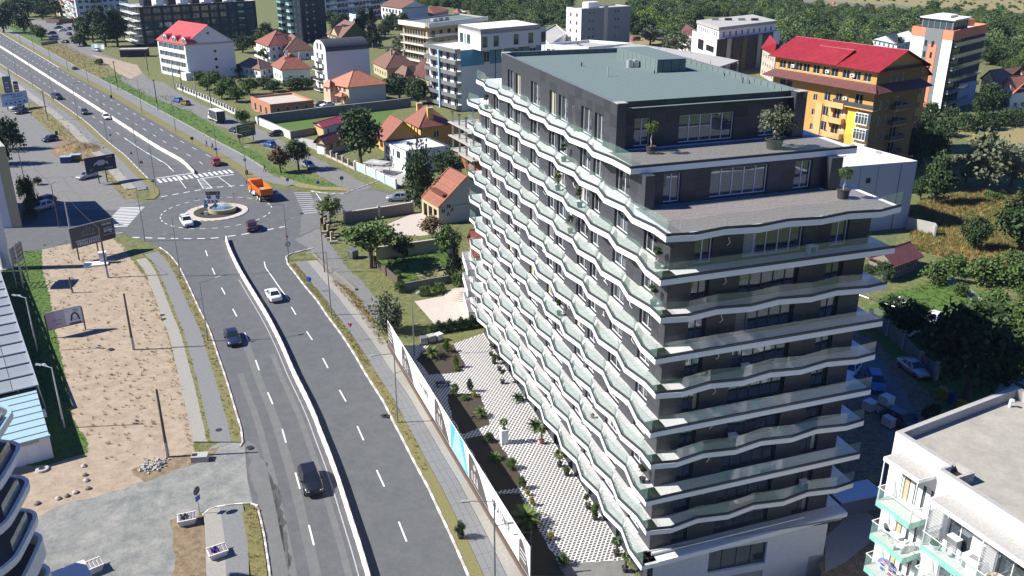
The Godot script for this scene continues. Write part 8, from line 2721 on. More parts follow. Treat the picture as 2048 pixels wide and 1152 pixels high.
func furniture() -> void:
	rng.seed = 71
	var groups := [
		[[[-12.4,-84.45,8.51],[-25.04,-113.39,9.37],[-36.11,-135.7,9.39]],BS,"grey street lamp on the verge by the banner fence side, %s from below","street lamps along the banner fence side",2.0],
		[[[-39.57,-105.16,8.24],[-51.18,-128.49,9.52],[-62.97,-145.1,9.61]],BS,"street lamp between dirt lot and carriageway, %s going up","street lamps between dirt lot and carriageway",2.0],
		[[[-73.9,-179.7,10.53],[-83.77,-196.4,9.75],[-102.03,-222.7,9.94],[-121.25,-249.2,9.96],[-141.7,-277.8,9.59],[-161.6,-304.8,9.24],[-180.6,-331.2,9.78]],BN,"street lamp on the car park side of the far boulevard, %s from the roundabout","street lamps on the car park side",2.2],
		[[[-56.98,-186.9,9.35],[-68.81,-204.8,9.15],[-88.26,-232.8,9.4],[-106.67,-257.8,9.7],[-127.41,-286.6,8.91],[-146.1,-312.1,9.26],[-165.2,-338.5,8.7],[-186,-368,8.21],[-207.2,-397.7,8.17],[-224.8,-420.7,7.5]],BN,"street lamp on the grass bank side of the far boulevard, %s from the roundabout","street lamps on the grass bank side",2.2]]
	for g in groups:
		for i in g[0].size():
			street_lamp(g[0][i],towards(g[1],g[0][i]),g[4],g[2] % nth(i),g[3])
	var near_lamp := V(-1.39,-58.28)
	street_lamp([near_lamp.x,near_lamp.y,8.6],towards(BS,[near_lamp.x,near_lamp.y]),2.0,"grey street lamp nearest the lower edge beside the banner fence","street lamps along the banner fence side")
	var white_lamps := [[-60.38,-102.35,7.38],[-48.16,-83.51,7.31]]
	for i in 2:
		var w: Array = white_lamps[i]
		var o := street_lamp(w,PI - .1,1.1,["pale double headed lamp on the lawn by the grey hall, the farther","pale double headed lamp on the lawn by the painted kiosk"][i],"double headed lawn lamps",false,M.steel_pale)
		var ar := mb()
		tube(ar,U(0,w[2] - .1,0),U(1.0,w[2] - .05,.5),.035,.03,6)
		mi(o,"arm",done(ar),M.steel_pale)
		mi(o,"lamp_head",box_mesh(U(.5,.11,.22)),M.steel_pale,Transform3D(Basis(Vector3.UP,-.5),U(1.2,w[2] - .03,.6)))
	var lane := [[-29.22,-130.1,8.02],[-12.28,-101.07,7.9],[49.27,-87.16,4.94],[-104.72,-186.5,7.24],[-81.26,-152.8,8.04]]
	for i in 5:
		var o := street_lamp(lane[i],[.6,1.0,.9,.4,.6][i],.9,["lane lamp on a dark pole beside the low retaining wall","tall grey lamp pole rising from the plaza flower bed","concrete lamp pole by the bins on the shaded lane","lamp pole beside the beige office block shrubs","lamp pole with wires at the shaded zebra crossing"][i],"",false,M.wood_pole if i != 1 else M.steel)
	var poles := [[-48.26,-102.68,7.78],[-35.02,-77.83,7.81],[-62.19,-128.07,7.91],[-77.18,-148.5,6.19],[-130.5,-298.8,9.41],[-104.15,-263.2,9.03],[-129.45,-248.5,8.32],[-162.8,-294,7.67],[-131.6,-328.9,8.1],[-112.49,-300.8,8.16],[-98.31,-280.4,8.14],[-89.63,-267.1,8.96],[-108.15,-295.9,8.21],[-64.79,-121.79,2.46]]
	var pl := ["bare dark pole in the middle of the dirt lot","bare dark pole near the manhole block","wooden pole in front of the black billboard","concrete pole behind the black billboard","wooden pole on the upper grass bank","wooden pole before the pillared fence","wooden pole between car park and path","pole by the totem signs at the far left","wire pole beside the red roofed block","pale pole at the front of the red roofed block","concrete pole within the villa fence","pole among the villa shrubs","second pole before the red roofed block's corner","short stake on the dirt lot beside the lawn"]
	for i in poles.size():
		utility_pole(poles[i],pl[i],"utility poles",i in [4,5,6,8,10],M.concrete if i in [3,9,10] else M.wood_pole)
	wires()
	road_sign(V(-20.98,-105.32),2.6,2.9,"triangle",M.sign_red,"red give way triangle on the banner side verge")
	road_sign(V(-29.82,-121.98),2.4,2.9,"round",M.sign_blue,"round blue cycle sign beside the low retaining wall")
	road_sign(V(-36.69,-138.2),2.2,.5,"round",M.sign_blue,"blue round sign under the give way sign at the lane mouth")
	road_sign(V(-36.94,-139),3.2,2.9,"triangle",M.sign_red,"give way triangle at the mouth of the dirt lane")
	road_sign(V(-34.91,-178.2),2.6,3.6,"round",M.sign_back,"dark backed round sign on the grass island",true)
	road_sign(V(-39.63,-177.1),2.0,.4,"square",M.sign_blue,"blue crossing sign on the grass island")
	road_sign(V(-45.95,-177.8),2.4,.4,"square",M.sign_blue,"small blue crossing sign behind the orange truck")
	road_sign(V(-59.08,-193.7),2.6,.4,"square",M.sign_green,"green square sign on the far pavement")
	road_sign(V(-68.63,-203.9),2.6,.4,"square",M.sign_blue,"blue crossing sign above the red car")
	road_sign(V(-71.89,-170.5),2.6,2.6,"square",M.sign_blue,"blue crossing sign by the shaded zebra")
	road_sign(V(-72.16,-174.5),3.0,3.4,"triangle",M.sign_back,"dark back of a give way sign on the corner verge",true)
	road_sign(V(-86.31,-199.1),2.8,3.4,"triangle",M.sign_back,"dark back of a warning triangle beside the navy billboard",true)
	road_sign(V(-99.04,-218.3),2.8,3.4,"triangle",M.sign_back,"dark back of a warning triangle near the earth heap",true)
	road_sign(V(-81.12,-191.5),2.6,3.4,"square",M.sign_back,"dark square sign back by the boulevard kerb",true)
	road_sign(V(-78.62,-217.2),2.2,.4,"round",M.sign_back,"round sign on the far grass bank pavement",true)
	var ds := road_sign(V(-28.65,-68.24),2.9,1.2,"round",M.sign_back,"round sign seen edge-on beside the slatted planter",true)
	mi(ds,"lower_plate",box_mesh(U(.6,.5,.03)),M.sign_blue,T3(0,1.8,.04))
	billboard("black billboard with white lettering at the edge of the dirt lot",V(-69.9,-135.6),V(-67.86,-138.2),7.4,3.4,2.2,M.print_dark,"black",-1.2)
	billboard("pale pink and grey billboard with a woman's head on the dirt lot",V(-60.64,-106.08),V(-57.03,-108.74),4.3,2.35,1.2,M.print_white,"park",.0)
	billboard("navy billboard with a white car beside the shaded car park",V(-86.69,-182.4),V(-85.51,-183.6),6.2,3.1,2.6,paint(.014,.022,.06,.5),"navy",.0)
	billboard("pale blue billboard with dark lettering above the parked cars",V(-147.7,-262.4),V(-145.3,-267.1),8.2,3.6,1.4,paint(.42,.58,.7,.6),"blue",.0)
	billboard("green billboard with printed text on the grass bank",V(-67.69,-219.9),V(-65.23,-223.3),5.6,3.2,1.4,paint(.02,.07,.035,.5),"green",.0)
	for k in [[V(-162.6,-291.2),"grey and blue totem sign at the far car park",5.2,paint(.1,.14,.22,.5)],[V(-157.8,-287.5),"narrow brown totem sign beside the blue grey one",4.2,paint(.09,.055,.025,.6)]]:
		var o := thing("totem_sign",k[1],"sign",v3(k[0]),.2)
		mi(o,"panel",box_mesh(U(2.2 if k[2] > 5 else 1.4,k[2],.2)),k[3],T3(0,k[2] / 2 + .4,0))
		mi(o,"foot",box_mesh(U(1.2,.4,.3)),M.concrete,T3(0,.2,0))
		for i in 4:
			mi(o,"printed_band",box_mesh(U(1.1,.3,.02)),M.print_white if i % 2 else M.yard,T3(0,1.2 + i * .8,.12))
	var wb := thing("sign_base","white concrete base with small kiosk box below the black billboard","kiosk",v3(V(-66.45,-134)),.3)
	mi(wb,"plinth",box_mesh(U(3.6,.3,1.8)),M.print_white,T3(0,.15,.4))
	mi(wb,"cabinet",box_mesh(U(1.0,1.5,.8)),paint(.35,.42,.48,.6),T3(1.0,1.0,-.3))
	mi(wb,"cabinet_lid",box_mesh(U(1.15,.1,.95)),M.print_white,T3(1.0,1.8,-.3))
	for i in 2:
		var o := thing("waste_container",["blue waste container by the earth heap, nearer the heap","dark yellow waste container next to the blue one"][i],"container",v3(V(-101.99,-200.5) if i == 0 else V(-100.67,-202.4)),.25)
		mi(o,"bin",box_mesh(U(2.3,1.3,1.5)),paint(.02,.05,.16,.5) if i == 0 else paint(.16,.14,.03,.5),T3(0,.65,0))
		mi(o,"lid",box_mesh(U(2.4,.14,1.6)),paint(.3,.42,.55,.4),T3(0,1.4,0))
	for k in [[V(49.31,-90.24),paint(.3,.24,.01,.5),"yellow wheeled bin nearest the dark tree on the shaded lane"],[V(49.56,-89.65),paint(.26,.23,.02,.5),"second yellow wheeled bin, between yellow and blue"],[V(49.87,-88.96),paint(.02,.04,.2,.5),"blue wheeled bin beside two yellow ones"],[V(49.99,-87.16),paint(.3,.26,.01,.5),"yellow wheeled bin alone beyond the lamp pole"],[V(34.4,-72.09),paint(.18,.15,.01,.5),"dull yellow wheeled bin below the shaded balconies"]]:
		var o := thing("wheeled_bin",k[2],"bin",v3(k[0]),.5)
		mi(o,"bin",box_mesh(U(.75,1.1,.75)),k[1],T3(0,.6,0))
		mi(o,"lid",box_mesh(U(.82,.1,.85)),k[1],Transform3D(Basis(Vector3.RIGHT,.08),U(0,1.2,0)))
	var dm := thing("dumpster","tilted grey metal rubbish container on the dirt lane","container",v3(V(-25.84,-136.8)),.9)
	mi(dm,"bin",box_mesh(U(1.3,1.1,1.1)),paint(.14,.15,.155,.5,.3),Transform3D(Basis(Vector3.RIGHT,.1),U(0,.75,0)))
	mi(dm,"lid",box_mesh(U(1.35,.3,1.15)),M.steel,Transform3D(Basis(Vector3.RIGHT,.25),U(0,1.4,0)))
	for x in [-.5,.5]:
		mi(dm,"wheel",box_mesh(U(.1,.2,.2)),M.rubber,T3(x,.1,.4))
	for k in [[V(-118.08,-229.7),"small black litter bin on the car park verge"],[V(-126.08,-283),"small dark cabinet on a lamp beside the far pavement"],[V(-57.67,-189.4),"dark litter bin on the pavement behind the red car"]]:
		var o := thing("litter_bin",k[1],"bin",v3(k[0]))
		mi(o,"bin",box_mesh(U(.5,.9,.5)),M.black,T3(0,.55,0))
		mi(o,"post",box_mesh(U(.08,1.1,.08)),M.steel,T3(0,.5,-.28))
	for k in [[U(0,0,0),"wrapped pallet of grey blocks at the foot of the stack",V(41.21,-86.49)],[U(0,1.15,0),"wrapped pallet of grey blocks topmost of the stack",V(41.21,-86.49)],[Vector3.ZERO,"wrapped pallet beside the stack nearer the white flats",V(41.95,-85.84)],[Vector3.ZERO,"dark wrapped pallet left of the block stack",V(39.88,-87.38)],[Vector3.ZERO,"low torn pallet in front of the block stack",V(40.76,-83.93)]]:
		var o := thing("block_pallet",k[1],"pallet",v3(k[2]) + k[0],.5)
		mi(o,"pallet_base",box_mesh(U(1.3,.14,1.3)),M.wood_pole,T3(0,.07,0))
		for i in 3:
			mi(o,"block_layer",box_mesh(U(1.2,.32,1.2)),M.steel if k[2].x < 37.5 and k[1].begins_with("dark") else M.tile_pale,T3(0,.31 + .335 * i,0))
	for i in 3:
		var o := thing("wrapped_pallet",["grey wrapped pallet next to the plaza lamp pole","white wrapped pallet in the middle of three at the hedge","white wrapped pallet nearest the chequered paving"][i],"pallet",v3([V(-11.39,-104.41),V(-10.47,-105.01),V(-9.53,-105.47)][i]),.3)
		mi(o,"bag",box_mesh(U(.9,.8,.9)),[M.steel,M.concrete,M.tile_pale][i],Transform3D(Basis(Vector3.UP,.2 * i),U(0,.62,0)))
		mi(o,"pallet_base",box_mesh(U(1.2,.12,1.2)),M.wood_pole,T3(0,.06,0))
	var cont := thing("site_container","grey site container standing below the shaded balconies","container",v3(V(31.72,-69.53)),.3)
	mi(cont,"box",box_mesh(U(4.6,1.6,2.4)),paint(.16,.175,.22,.7),T3(0,.8,0))
	mi(cont,"lid",box_mesh(U(4.7,.08,2.5)),M.steel_pale,T3(0,1.64,0))
	var gs := thing("garden_shelter","lean-to garden shelter with green sheet roof on the lit lawn","shelter",v3(V(68.29,-115.13)),.6)
	mi(gs,"roof",box_mesh(U(2.6,.08,1.8)),paint(.06,.11,.08,.7),Transform3D(Basis(Vector3.BACK,.15),U(0,1.9,0)))
	for x in [-1.1,1.1]:
		for z in [-.7,.7]:
			mi(gs,"post",box_mesh(U(.1,1.9,.1)),M.wood_pole,T3(x,.95,z))
	var wp := thing("stone_pile","pile of grey and white stones below the garden shelter","pile",v3(V(66.99,-115.48)))
	rng.seed = 88
	for i in 14:
		var s := mb()
		lathe(s,[V(.01,-.1),V(.3,.0),V(.26,.25),V(.01,.34)],6)
		mi(wp,"stone",done(s),M.concrete if i % 2 else M.rough_wall,Transform3D(Basis(Vector3.UP,i * 1.1).scaled_local(Vector3.ONE * rng.randf_range(.6,1.3)),U(rng.randfn() * .9,rng.randf() * .3,rng.randfn() * .7)))
	var tp := thing("white_tarpaulin","crumpled white tarpaulin heap at the corner of the lit lawn","tarpaulin",v3(V(55.83,-118.75)))
	var s2 := mb()
	rng.seed = 89
	var pr := []
	for i in 5:
		pr.append(V(maxf(.02,1.2 - i * .28),.18 * i + rng.randf() * .05))
	lathe(s2,pr,9)
	mi(tp,"sheet",done(s2),M.print_white)
	var cl := thing("clothes_line","clothes line on bent poles beside the white cars in shade","clothes line",v3(V(52.75,-108.74)))
	for k in [[U(-4.5,0,-6),2.6],[U(0,0,0),2.8],[U(3.0,0,-1.0),2.4]]:
		var s := mb()
		tube(s,k[0],k[0] + U(0,k[1],0),.05,.04,6)
		mi(cl,"post",done(s),M.steel_pale)
	var s3 := mb()
	tube(s3,U(-4.5,2.6,-6),U(0,2.7,0),.04,.04,5)
	tube(s3,U(0,2.5,0),U(3,2.3,-1),.03,.03,5)
	mi(cl,"line",done(s3),M.steel_pale)
	var sw := thing("metal_frame","thin metal goal-like frame on the car park verge","frame",v3(V(-116.57,-231)))
	for x in [-1.2,1.2]:
		mi(sw,"post",box_mesh(U(.07,2.4,.07)),M.steel,T3(x,1.2,0))
	mi(sw,"bar",box_mesh(U(2.4,.07,.07)),M.steel,T3(0,1.0,0))
	mi(sw,"bar",box_mesh(U(2.4,.07,.07)),M.steel,T3(0,.5,0))
func wires() -> void:
	var o := thing("overhead_wires","thin overhead wires strung between the poles by the crossing","wires",Vector3.ZERO)
	var run := [[V(-81.26,-152.8),8.3,V(-77.18,-148.5),8.0],[V(-77.18,-148.5),8.0,V(-62.19,-128.07),8.0],[V(-104.72,-186.5),7.0,V(-81.26,-152.8),8.0],[V(-77.18,-148.5),8.0,V(-62.97,-145.1),8.6],[V(-162.8,-294),6.5,V(-129.45,-248.5),7.0],[V(-129.45,-248.5),7.0,V(-121.25,-249.2),7.5],[V(-130.5,-298.8),8.0,V(-104.15,-263.2),8.0],[V(-131.6,-328.9),7.0,V(-112.49,-300.8),7.0],[V(-112.49,-300.8),7.0,V(-98.31,-280.4),7.0]]
	for r in run:
		var s := mb()
		var a := v3(r[0],r[1])
		var b := v3(r[2],r[3])
		var prev := a
		for i in 8:
			var t := (i + 1) / 8.0
			var p := a.lerp(b,t) - U(0,1.4 * t * (1 - t) * 4 * .4,0)
			tube(s,prev,p,.022,.022,4,false)
			prev = p
		mi(o,"wire",done(s),M.iron)
func billboard(label: String,p0: Vector2,p1: Vector2,w: float,h: float,lift: float,face: Material,kind: String,shift: float) -> void:
	var c := (p0 + p1) / 2
	var d := (p1 - p0).normalized()
	var o := thing("billboard",label,"billboard",v3(c),atan2(-d.y,d.x))
	var half := p0.distance_to(p1) / 2
	for x in [-half,half]:
		mi(o,"post",box_mesh(U(.16,lift + h * .9,.16)),M.iron,T3(x,(lift + h * .9) / 2,-.12))
	mi(o,"board",box_mesh(U(w,h,.12)),face,T3(shift * -1.0 if kind == "black" else .0,lift + h / 2,0))
	var ox := -shift if kind == "black" else .0
	var fr := mb()
	for s in [-1,1]:
		bx(fr,U(ox,lift + h / 2 + s * h / 2,0),U(w + .1,.1,.2))
		bx(fr,U(ox + s * w / 2,lift + h / 2,0),U(.1,h - .1,.2))
	mi(o,"frame",done(fr),M.steel if kind != "navy" else M.iron)
	var T := func(x: float,y: float) -> Transform3D: return T3(ox + x,lift + h / 2 + y,.068)
	if kind == "black":
		lettering(o,"FINALIZATE",.52,M.print_white,T.call(-.9,-1.25),true,.012,3.7)
		lettering(o,"APARTAMENTE SI STUDIOURI",.24,M.print_white,T.call(-.9,-.72),true,.012,4.2)
		lettering(o,"BUILDING DESIGN",.2,M.steel,T.call(-.7,.0),true,.012,2.4)
		lettering(o,"0728 800 800",.26,M.print_white,T.call(2.5,1.0),false,.012,1.6)
		lettering(o,"APARTAMENTE DE LA",.12,M.print_white,T.call(2.6,.35),false,.012,1.5)
		lettering(o,"39 900",.42,M.print_white,T.call(2.6,-.1),false,.012,1.5)
		lettering(o,"euro",.16,M.print_white,T.call(3.0,-.45))
		mi(o,"printed_band",box_mesh(U(1.9,.32,.01)),M.rough_wall,T.call(2.5,1.45))
		mi(o,"printed_rule",box_mesh(U(1.9,.04,.01)),M.print_white,T.call(2.6,-.8))
		for k in [[-1.7,.5],[-1.35,.75],[-.9,1.15],[-.45,.85],[.0,.55],[.25,.5]]:
			var g := mb()
			bx(g,U(-.08,k[1] / 2,0),U(.05,k[1],.01))
			bx(g,U(.05,k[1] - .04,0),U(.26,.05,.01),Basis(Vector3.BACK,.25))
			mi(o,"emblem_stroke",done(g),M.steel,T.call(k[0] + .1,.22))
	elif kind == "park":
		mi(o,"tinted_half",box_mesh(U(1.9,h - .06,.012)),paint(.48,.36,.46,.6),T.call(-1.15,0))
		mi(o,"tinted_half",box_mesh(U(1.1,h - .06,.014)),paint(.54,.48,.55,.6),T.call(-.5,0))
		lettering(o,"CITY PARK",.2,M.sign_back,T.call(-.95,-.1),false,.02,1.15)
		lettering(o,"VIVO!",.22,M.sign_back,T.call(-.8,-.62),false,.02,.7)
		lettering(o,"CASINO",.14,M.sign_back,T.call(1.45,.9),false,.02,.7)
		lettering(o,"URBAN",.14,M.sign_back,T.call(1.45,.65),false,.02,.7)
		lettering(o,"MOBILE",.16,M.steel_pale,T.call(.35,.85),false,.02,.8)
		mi(o,"printed_band",box_mesh(U(1.5,.26,.012)),M.sign_back,T.call(1.2,-.98))
		var f := mb()
		for i in 18:
			var a := TAU * i / 18
			var b := TAU * (i + 1) / 18
			quad(f,U(cos(a) * .3,sin(a) * .4,0),U(cos(b) * .3,sin(b) * .4,0),U(cos(b) * .36,sin(b) * .46,0),U(cos(a) * .36,sin(a) * .46,0))
		mi(o,"print_outline",done(f),M.black,T.call(1.25,-.1))
		f = mb()
		for i in 12:
			var a := PI * (i - 1) / 10
			var b := PI * i / 10
			quad(f,U(cos(a) * .36,sin(a) * .42,.002),U(cos(b) * .36,sin(b) * .42,.002),U(cos(b) * .5,sin(b) * .62,.002),U(cos(a) * .5,sin(a) * .62,.002))
		for s in [-1,1]:
			bx(f,U(s * .47,-.3,.002),U(.2,.45,.006),Basis(Vector3.BACK,s * .2))
			bx(f,U(s * .13,.02,.002),U(.12,.03,.006))
		bx(f,U(0,-.25,.002),U(.13,.04,.006))
		mi(o,"print_hair",done(f),M.black,T.call(1.25,-.1))
	elif kind == "navy":
		var f := mb()
		hexa(f,[U(-1.5,-.55,0),U(-1.5,-.55,.01),U(1.6,-.5,.01),U(1.6,-.5,0),U(-1.2,.15,0),U(-1.2,.15,.01),U(1.5,.1,.01),U(1.5,.1,0)])
		hexa(f,[U(-.8,.15,0),U(-.8,.15,.01),U(1.1,.1,.01),U(1.1,.1,0),U(-.4,.55,0),U(-.4,.55,.01),U(.6,.55,.01),U(.6,.55,0)])
		mi(o,"printed_car",done(f),paint(.4,.43,.48,.6),T.call(0,.2))
		for x in [-.95,1.0]:
			var g := mb()
			tube(g,U(x,-.3,.012),U(x,-.3,.02),.3,.3,16)
			mi(o,"printed_wheel",done(g),M.black,T.call(0,.0))
		lettering(o,"13.900 €",.34,paint(.3,.4,.6),T.call(1.6,-1.1),false,.012,1.7)
		lettering(o,"0%",.3,M.yard,T.call(-2.1,-1.05))
		lettering(o,"AUTO",.2,M.steel_pale,T.call(2.0,1.15),false,.012,1.1)
	elif kind == "blue":
		var dk := paint(.03,.045,.1,.6)
		lettering(o,"TAȘAUL",1.0,dk,T.call(.9,.75),true,.012,3.6)
		lettering(o,"CHERHANAUA",.5,dk,T.call(-1.7,1.35),true,.012,4.0)
		mi(o,"printed_rule",box_mesh(U(5.4,.1,.01)),dk,T.call(-.3,-.35))
		var g := mb()
		for i in 20:
			var a := TAU * i / 20
			var b := TAU * (i + 1) / 20
			quad(g,U(cos(a),sin(a),0) * .5,U(cos(b),sin(b),0) * .5,U(cos(b),sin(b),0) * .58,U(cos(a),sin(a),0) * .58)
		mi(o,"print_ring",done(g),dk,T.call(3.3,.6))
		for i in 5:
			g = mb()
			tube(g,U(-2.9 + 1.45 * i,-1.1,0),U(-2.9 + 1.45 * i,-1.1,.012),.3,.3,10)
			mi(o,"print_dot",done(g),dk,T.call(0,0))
	else:
		for i in 4:
			mi(o,"printed_line",box_mesh(U(3.6 - .5 * (i % 2),.2,.01)),[paint(.25,.4,.2),paint(.2,.3,.1),M.yard,paint(.1,.25,.12)][i],T.call(-.3,1.0 - .6 * i))
		mi(o,"printed_patch",box_mesh(U(1.3,.5,.012)),paint(.28,.22,.05),T.call(1.7,.6))
func plaza() -> void:
	rng.seed = 81
	var f0 := V(-15.82,-103.67)
	var f1 := V(1.48,-58.88)
	var fd := (f1 - f0).normalized()
	var fl := f0.distance_to(f1)
	var fn := V(fd.y,-fd.x)   # towards the plaza
	if fn.x < 0: fn = -fn
	var inner := fn * 1.0
	var pave := [V(-7.86,-103.97),V(-3.52,-107.79)]
	var c0 := TW(51.0,0,0)
	var poly := [f0 + fn * .3,V(-7.86,-103.97),V(-3.26,-108.11),V(TW(51,-.02,0).x,TW(51,-.02,0).z),V(TW(3.4,-.02,0).x,TW(3.4,-.02,0).z),f0 + fd * (fl - 2.2) + fn * .3]
	var base := sheet("plaza_paving",poly,.05,paint(.62,.6,.57,.85))
	var ax := TB * U(0,0,-1)
	var row := V(ax.x,ax.z)
	var across := V(-row.y,row.x)
	var beds := []
	for b in [[V(-11.96,-99.81),V(-10.58,-104.11),V(-7.55,-104.11),V(-5.79,-98.44),V(-6.42,-96.44),V(-10,-95.79)],[V(-8.73,-92.64),V(-7.47,-89.65),V(-3.69,-90.83),V(-2.71,-86.27),V(-4.53,-83.61),V(-6.61,-84.14)],[V(-6.9,-91.42),V(-5.54,-93.25),V(-3.69,-90.83),V(-3.89,-88.28),V(-6.1,-87.6)],[V(-7.44,-90.83),V(-3.7,-91.06),V(-2.49,-84.14),V(-5.26,-82.08),V(-6.51,-85.19)],[V(-4.94,-81.08),V(-2.07,-82.28),V(.79,-74.61),V(.77,-72.5),V(-1.62,-71.68),V(-3.21,-76.38)],[V(-1.61,-71.27),V(.76,-71.43),V(2.98,-64.21),V(4.41,-59.85),V(2.33,-59.85),V(1.5,-59.85)]]:
		beds.append(b)
	beds.remove_at(1)
	beds.remove_at(1)
	for b in beds:
		sheet("flower_bed",b,.1,M.soil,.12)
	var origin := V(TW(0,0,0).x,TW(0,0,0).z)
	var pk := PackedVector2Array(poly)
	var tile := mb()
	var s := .2
	var top := func(st: SurfaceTool,q: Array,y: float) -> void:
		var n := q.size()
		for i in n:
			quad(st,v3(q[i],0),v3(q[i] * .97,y),v3(q[(i + 1) % n] * .97,y),v3(q[(i + 1) % n],0))
		quad(st,v3(q[0] * .97,y),v3(q[3] * .97,y),v3(q[2] * .97,y),v3(q[1] * .97,y))
	top.call(tile,[V(-.2,-.11),V(-.08,.11),V(.2,.11),V(.08,-.11)],.018)
	var stone := done(tile)
	var pale := mb()
	top.call(pale,[V(-.208,-.153),V(-.208,.153),V(.208,.153),V(.208,-.153)],.012)
	var stone_pale := done(pale)
	var dark_m := paint(.055,.058,.065,.7)
	var pale_m := ground_mat([[.2,.58,.56,.53],[.8,.7,.68,.65]],4.0,.02,.8,.0,91,256)
	var spots := []
	var b2 := Basis(U(across.x,0,across.y),Vector3.UP,U(row.x,0,row.y))
	for j in range(-6,175):
		for i in range(-46,2):
			var u := j * .31
			var v := i * .42 + (.21 if j % 2 else .0)
			var p := origin + row * u + across * v
			if not Geometry2D.is_point_in_polygon(p,pk): continue
			var ok := true
			for b in beds:
				if Geometry2D.is_point_in_polygon(p,PackedVector2Array(b)): ok = false
			if ok: spots.append(p)
	spots.sort_custom(func(x,y): return x.length_squared() < y.length_squared())
	var rest := mb()
	var rest_p := mb()
	for i in spots.size():
		var t := Transform3D(b2,v3(spots[i],.052))
		var t2 := Transform3D(b2,v3(spots[i],.05 + .0012 * (i % 3)))
		if i < 150:
			mi(base,"paving_stone",stone,dark_m,t)
			mi(base,"paving_stone",stone_pale,pale_m,t2)
		else:
			add_copy(rest,stone,t)
			add_copy(rest_p,stone_pale,t2)
	mi(base,"dark_stones",done(rest),dark_m).set_meta("kind","stuff")
	mi(base,"pale_stones",done(rest_p),pale_m).set_meta("kind","stuff")
	sheet("plaza_forecourt",[V(TW(3.4,-.4,0).x,TW(3.4,-.4,0).z),f0 + fd * (fl - 2.2) + fn * .3,f0 + fd * (fl + 6) + fn * .3,V(TW(-9,-.4,0).x,TW(-9,-.4,0).z)],.055,M.asphalt_old)
	banner_fence(f0,fd,fn,fl)
	plants_of_plaza()
func banner_fence(f0: Vector2,fd: Vector2,fn: Vector2,fl: float) -> void:
	var o := thing("banner_fence","tall printed banner fence with tower pictures between footway and plaza","fence",v3(f0),atan2(fd.y * -1.0,fd.x))
	var flip := Basis(U(fd.x,0,fd.y),Vector3.UP,U(-fn.x,0,-fn.y))
	o.basis = flip
	var h := 3.7
	var n := int(fl / 4.0)
	for i in n + 1:
		mi(o,"post",box_mesh(U(.1,h + .05,.1)),M.iron,T3(fl * i / n,(h + .05) / 2,-.12))
	mi(o,"plinth",box_mesh(U(snappedf(fl,.1),.45,.16)),paint(.07,.05,.04,.9),T3(fl / 2,.22,0))
	mi(o,"kerb_board",box_mesh(U(snappedf(fl,.1),.2,.3)),paint(.14,.09,.06,.9),T3(fl / 2,.1,.12))
	var W = M.print_white
	var D = M.print_dark
	var px := fl / 6.0
	for i in 12:
		mi(o,"banner",box_mesh(U(snappedf(fl / 12.0,.01) - .01,h - .45,.03)),W,T3(fl * (i + .5) / 12.0,.45 + (h - .45) / 2,.0))
	var at := func(x: float,y: float,z := .02) -> Transform3D: return T3(x,y,z)
	var dark := func(x0: float,x1: float,top0: float) -> void:
		var s := mb()
		var pts := [V(x0,.5),V(x0,top0 - .5)]
		for i in 6:
			var a := PI * i / 10.0
			pts.append(V(x0 + .5 - .5 * cos(a),top0 - .5 + .5 * sin(a)))
		for i in 8:
			var t := (i + 1) / 8.0
			pts.append(V(lerpf(x0 + .5,x1,t),lerpf(top0,.5,t * t)))
		var tr := Geometry2D.triangulate_polygon(PackedVector2Array(pts))
		for i in tr.size():
			s.add_vertex(U(pts[tr[i]].x,pts[tr[i]].y,0))
		mi(o,"printed_field",done(s),D,at.call(0,0,.021))
	var logo := func(x: float) -> void:
		lettering(o,"O.B.A",.95,M.tile_pale,at.call(x,1.35,.028),true,.01,2.0)
		for k in 3:
			var s := mb()
			for i in 8:
				var a := TAU * i / 8
				tri(s,U(0,0,0),U(cos(a) * .13,sin(a) * .3,0),U(cos(a + TAU / 8) * .13,sin(a + TAU / 8) * .3,0))
			mi(o,"printed_petal",done(s),M.yard,at.call(x - .22 + .22 * k,2.55 + .1 * (k % 2),.028) * Transform3D(Basis(Vector3.BACK,.5 - .5 * k),Vector3.ZERO))
	var title := func(x: float,big: float) -> void:
		lettering(o,"O.B.A TOWER",big,M.sign_back,at.call(x,2.2,.028),false,.01,big * 6.2)
		for i in 4:
			mi(o,"printed_line",box_mesh(U(3.6 - .7 * (i % 2),.07,.006)),M.steel_pale,at.call(x + .2,1.75 - .2 * i,.024))
	var tower_print := func(x0: float,x1: float,sky: Material,ink: Material) -> void:
		var s := mb()
		quad(s,U(x0,.5,0),U(x0,h - .1,0),U(x1 - 1.5,h - .1,0),U(x1,.5,0))
		mi(o,"printed_sky",done(s),sky,at.call(0,0,.021))
		for i in 15:
			var bar := mb()
			var y := .7 + .19 * i
			quad(bar,U(x0 + .6 + .08 * i,y,0),U(x0 + .6 + .08 * i,y + .09,0),U(lerpf(x1 - .8,x0 + 2.6,i / 15.0),y + .2 + .01 * i,0),U(lerpf(x1 - .8,x0 + 2.6,i / 15.0),y + .1 + .01 * i,0))
			mi(o,"printed_storey",done(bar),ink if i % 2 else M.print_white,at.call(0,0,.025))
	var bl := paint(.05,.12,.26,.6)
	var u := func(p: Vector2) -> float: return (p - f0).dot(fd)
	dark.call(.1,3.6,h - .05)
	for i in 4:
		mi(o,"printed_line",box_mesh(U(1.6,.14,.006)),M.tile_pale,at.call(1.2,2.9 - .5 * i,.026))
	tower_print.call(3.5,6.9,paint(.5,.58,.66,.6),bl)
	dark.call(7.0,12.4,h - .25)
	logo.call(8.7)
	title.call(16.4,.66)
	dark.call(20.9,26.2,h - .25)
	logo.call(22.6)
	tower_print.call(26.5,32.3,paint(.08,.36,.55,.6),paint(.3,.5,.66,.6))
	dark.call(32.4,38.2,h - .25)
	logo.call(34.1)
	title.call(41.2,.72)
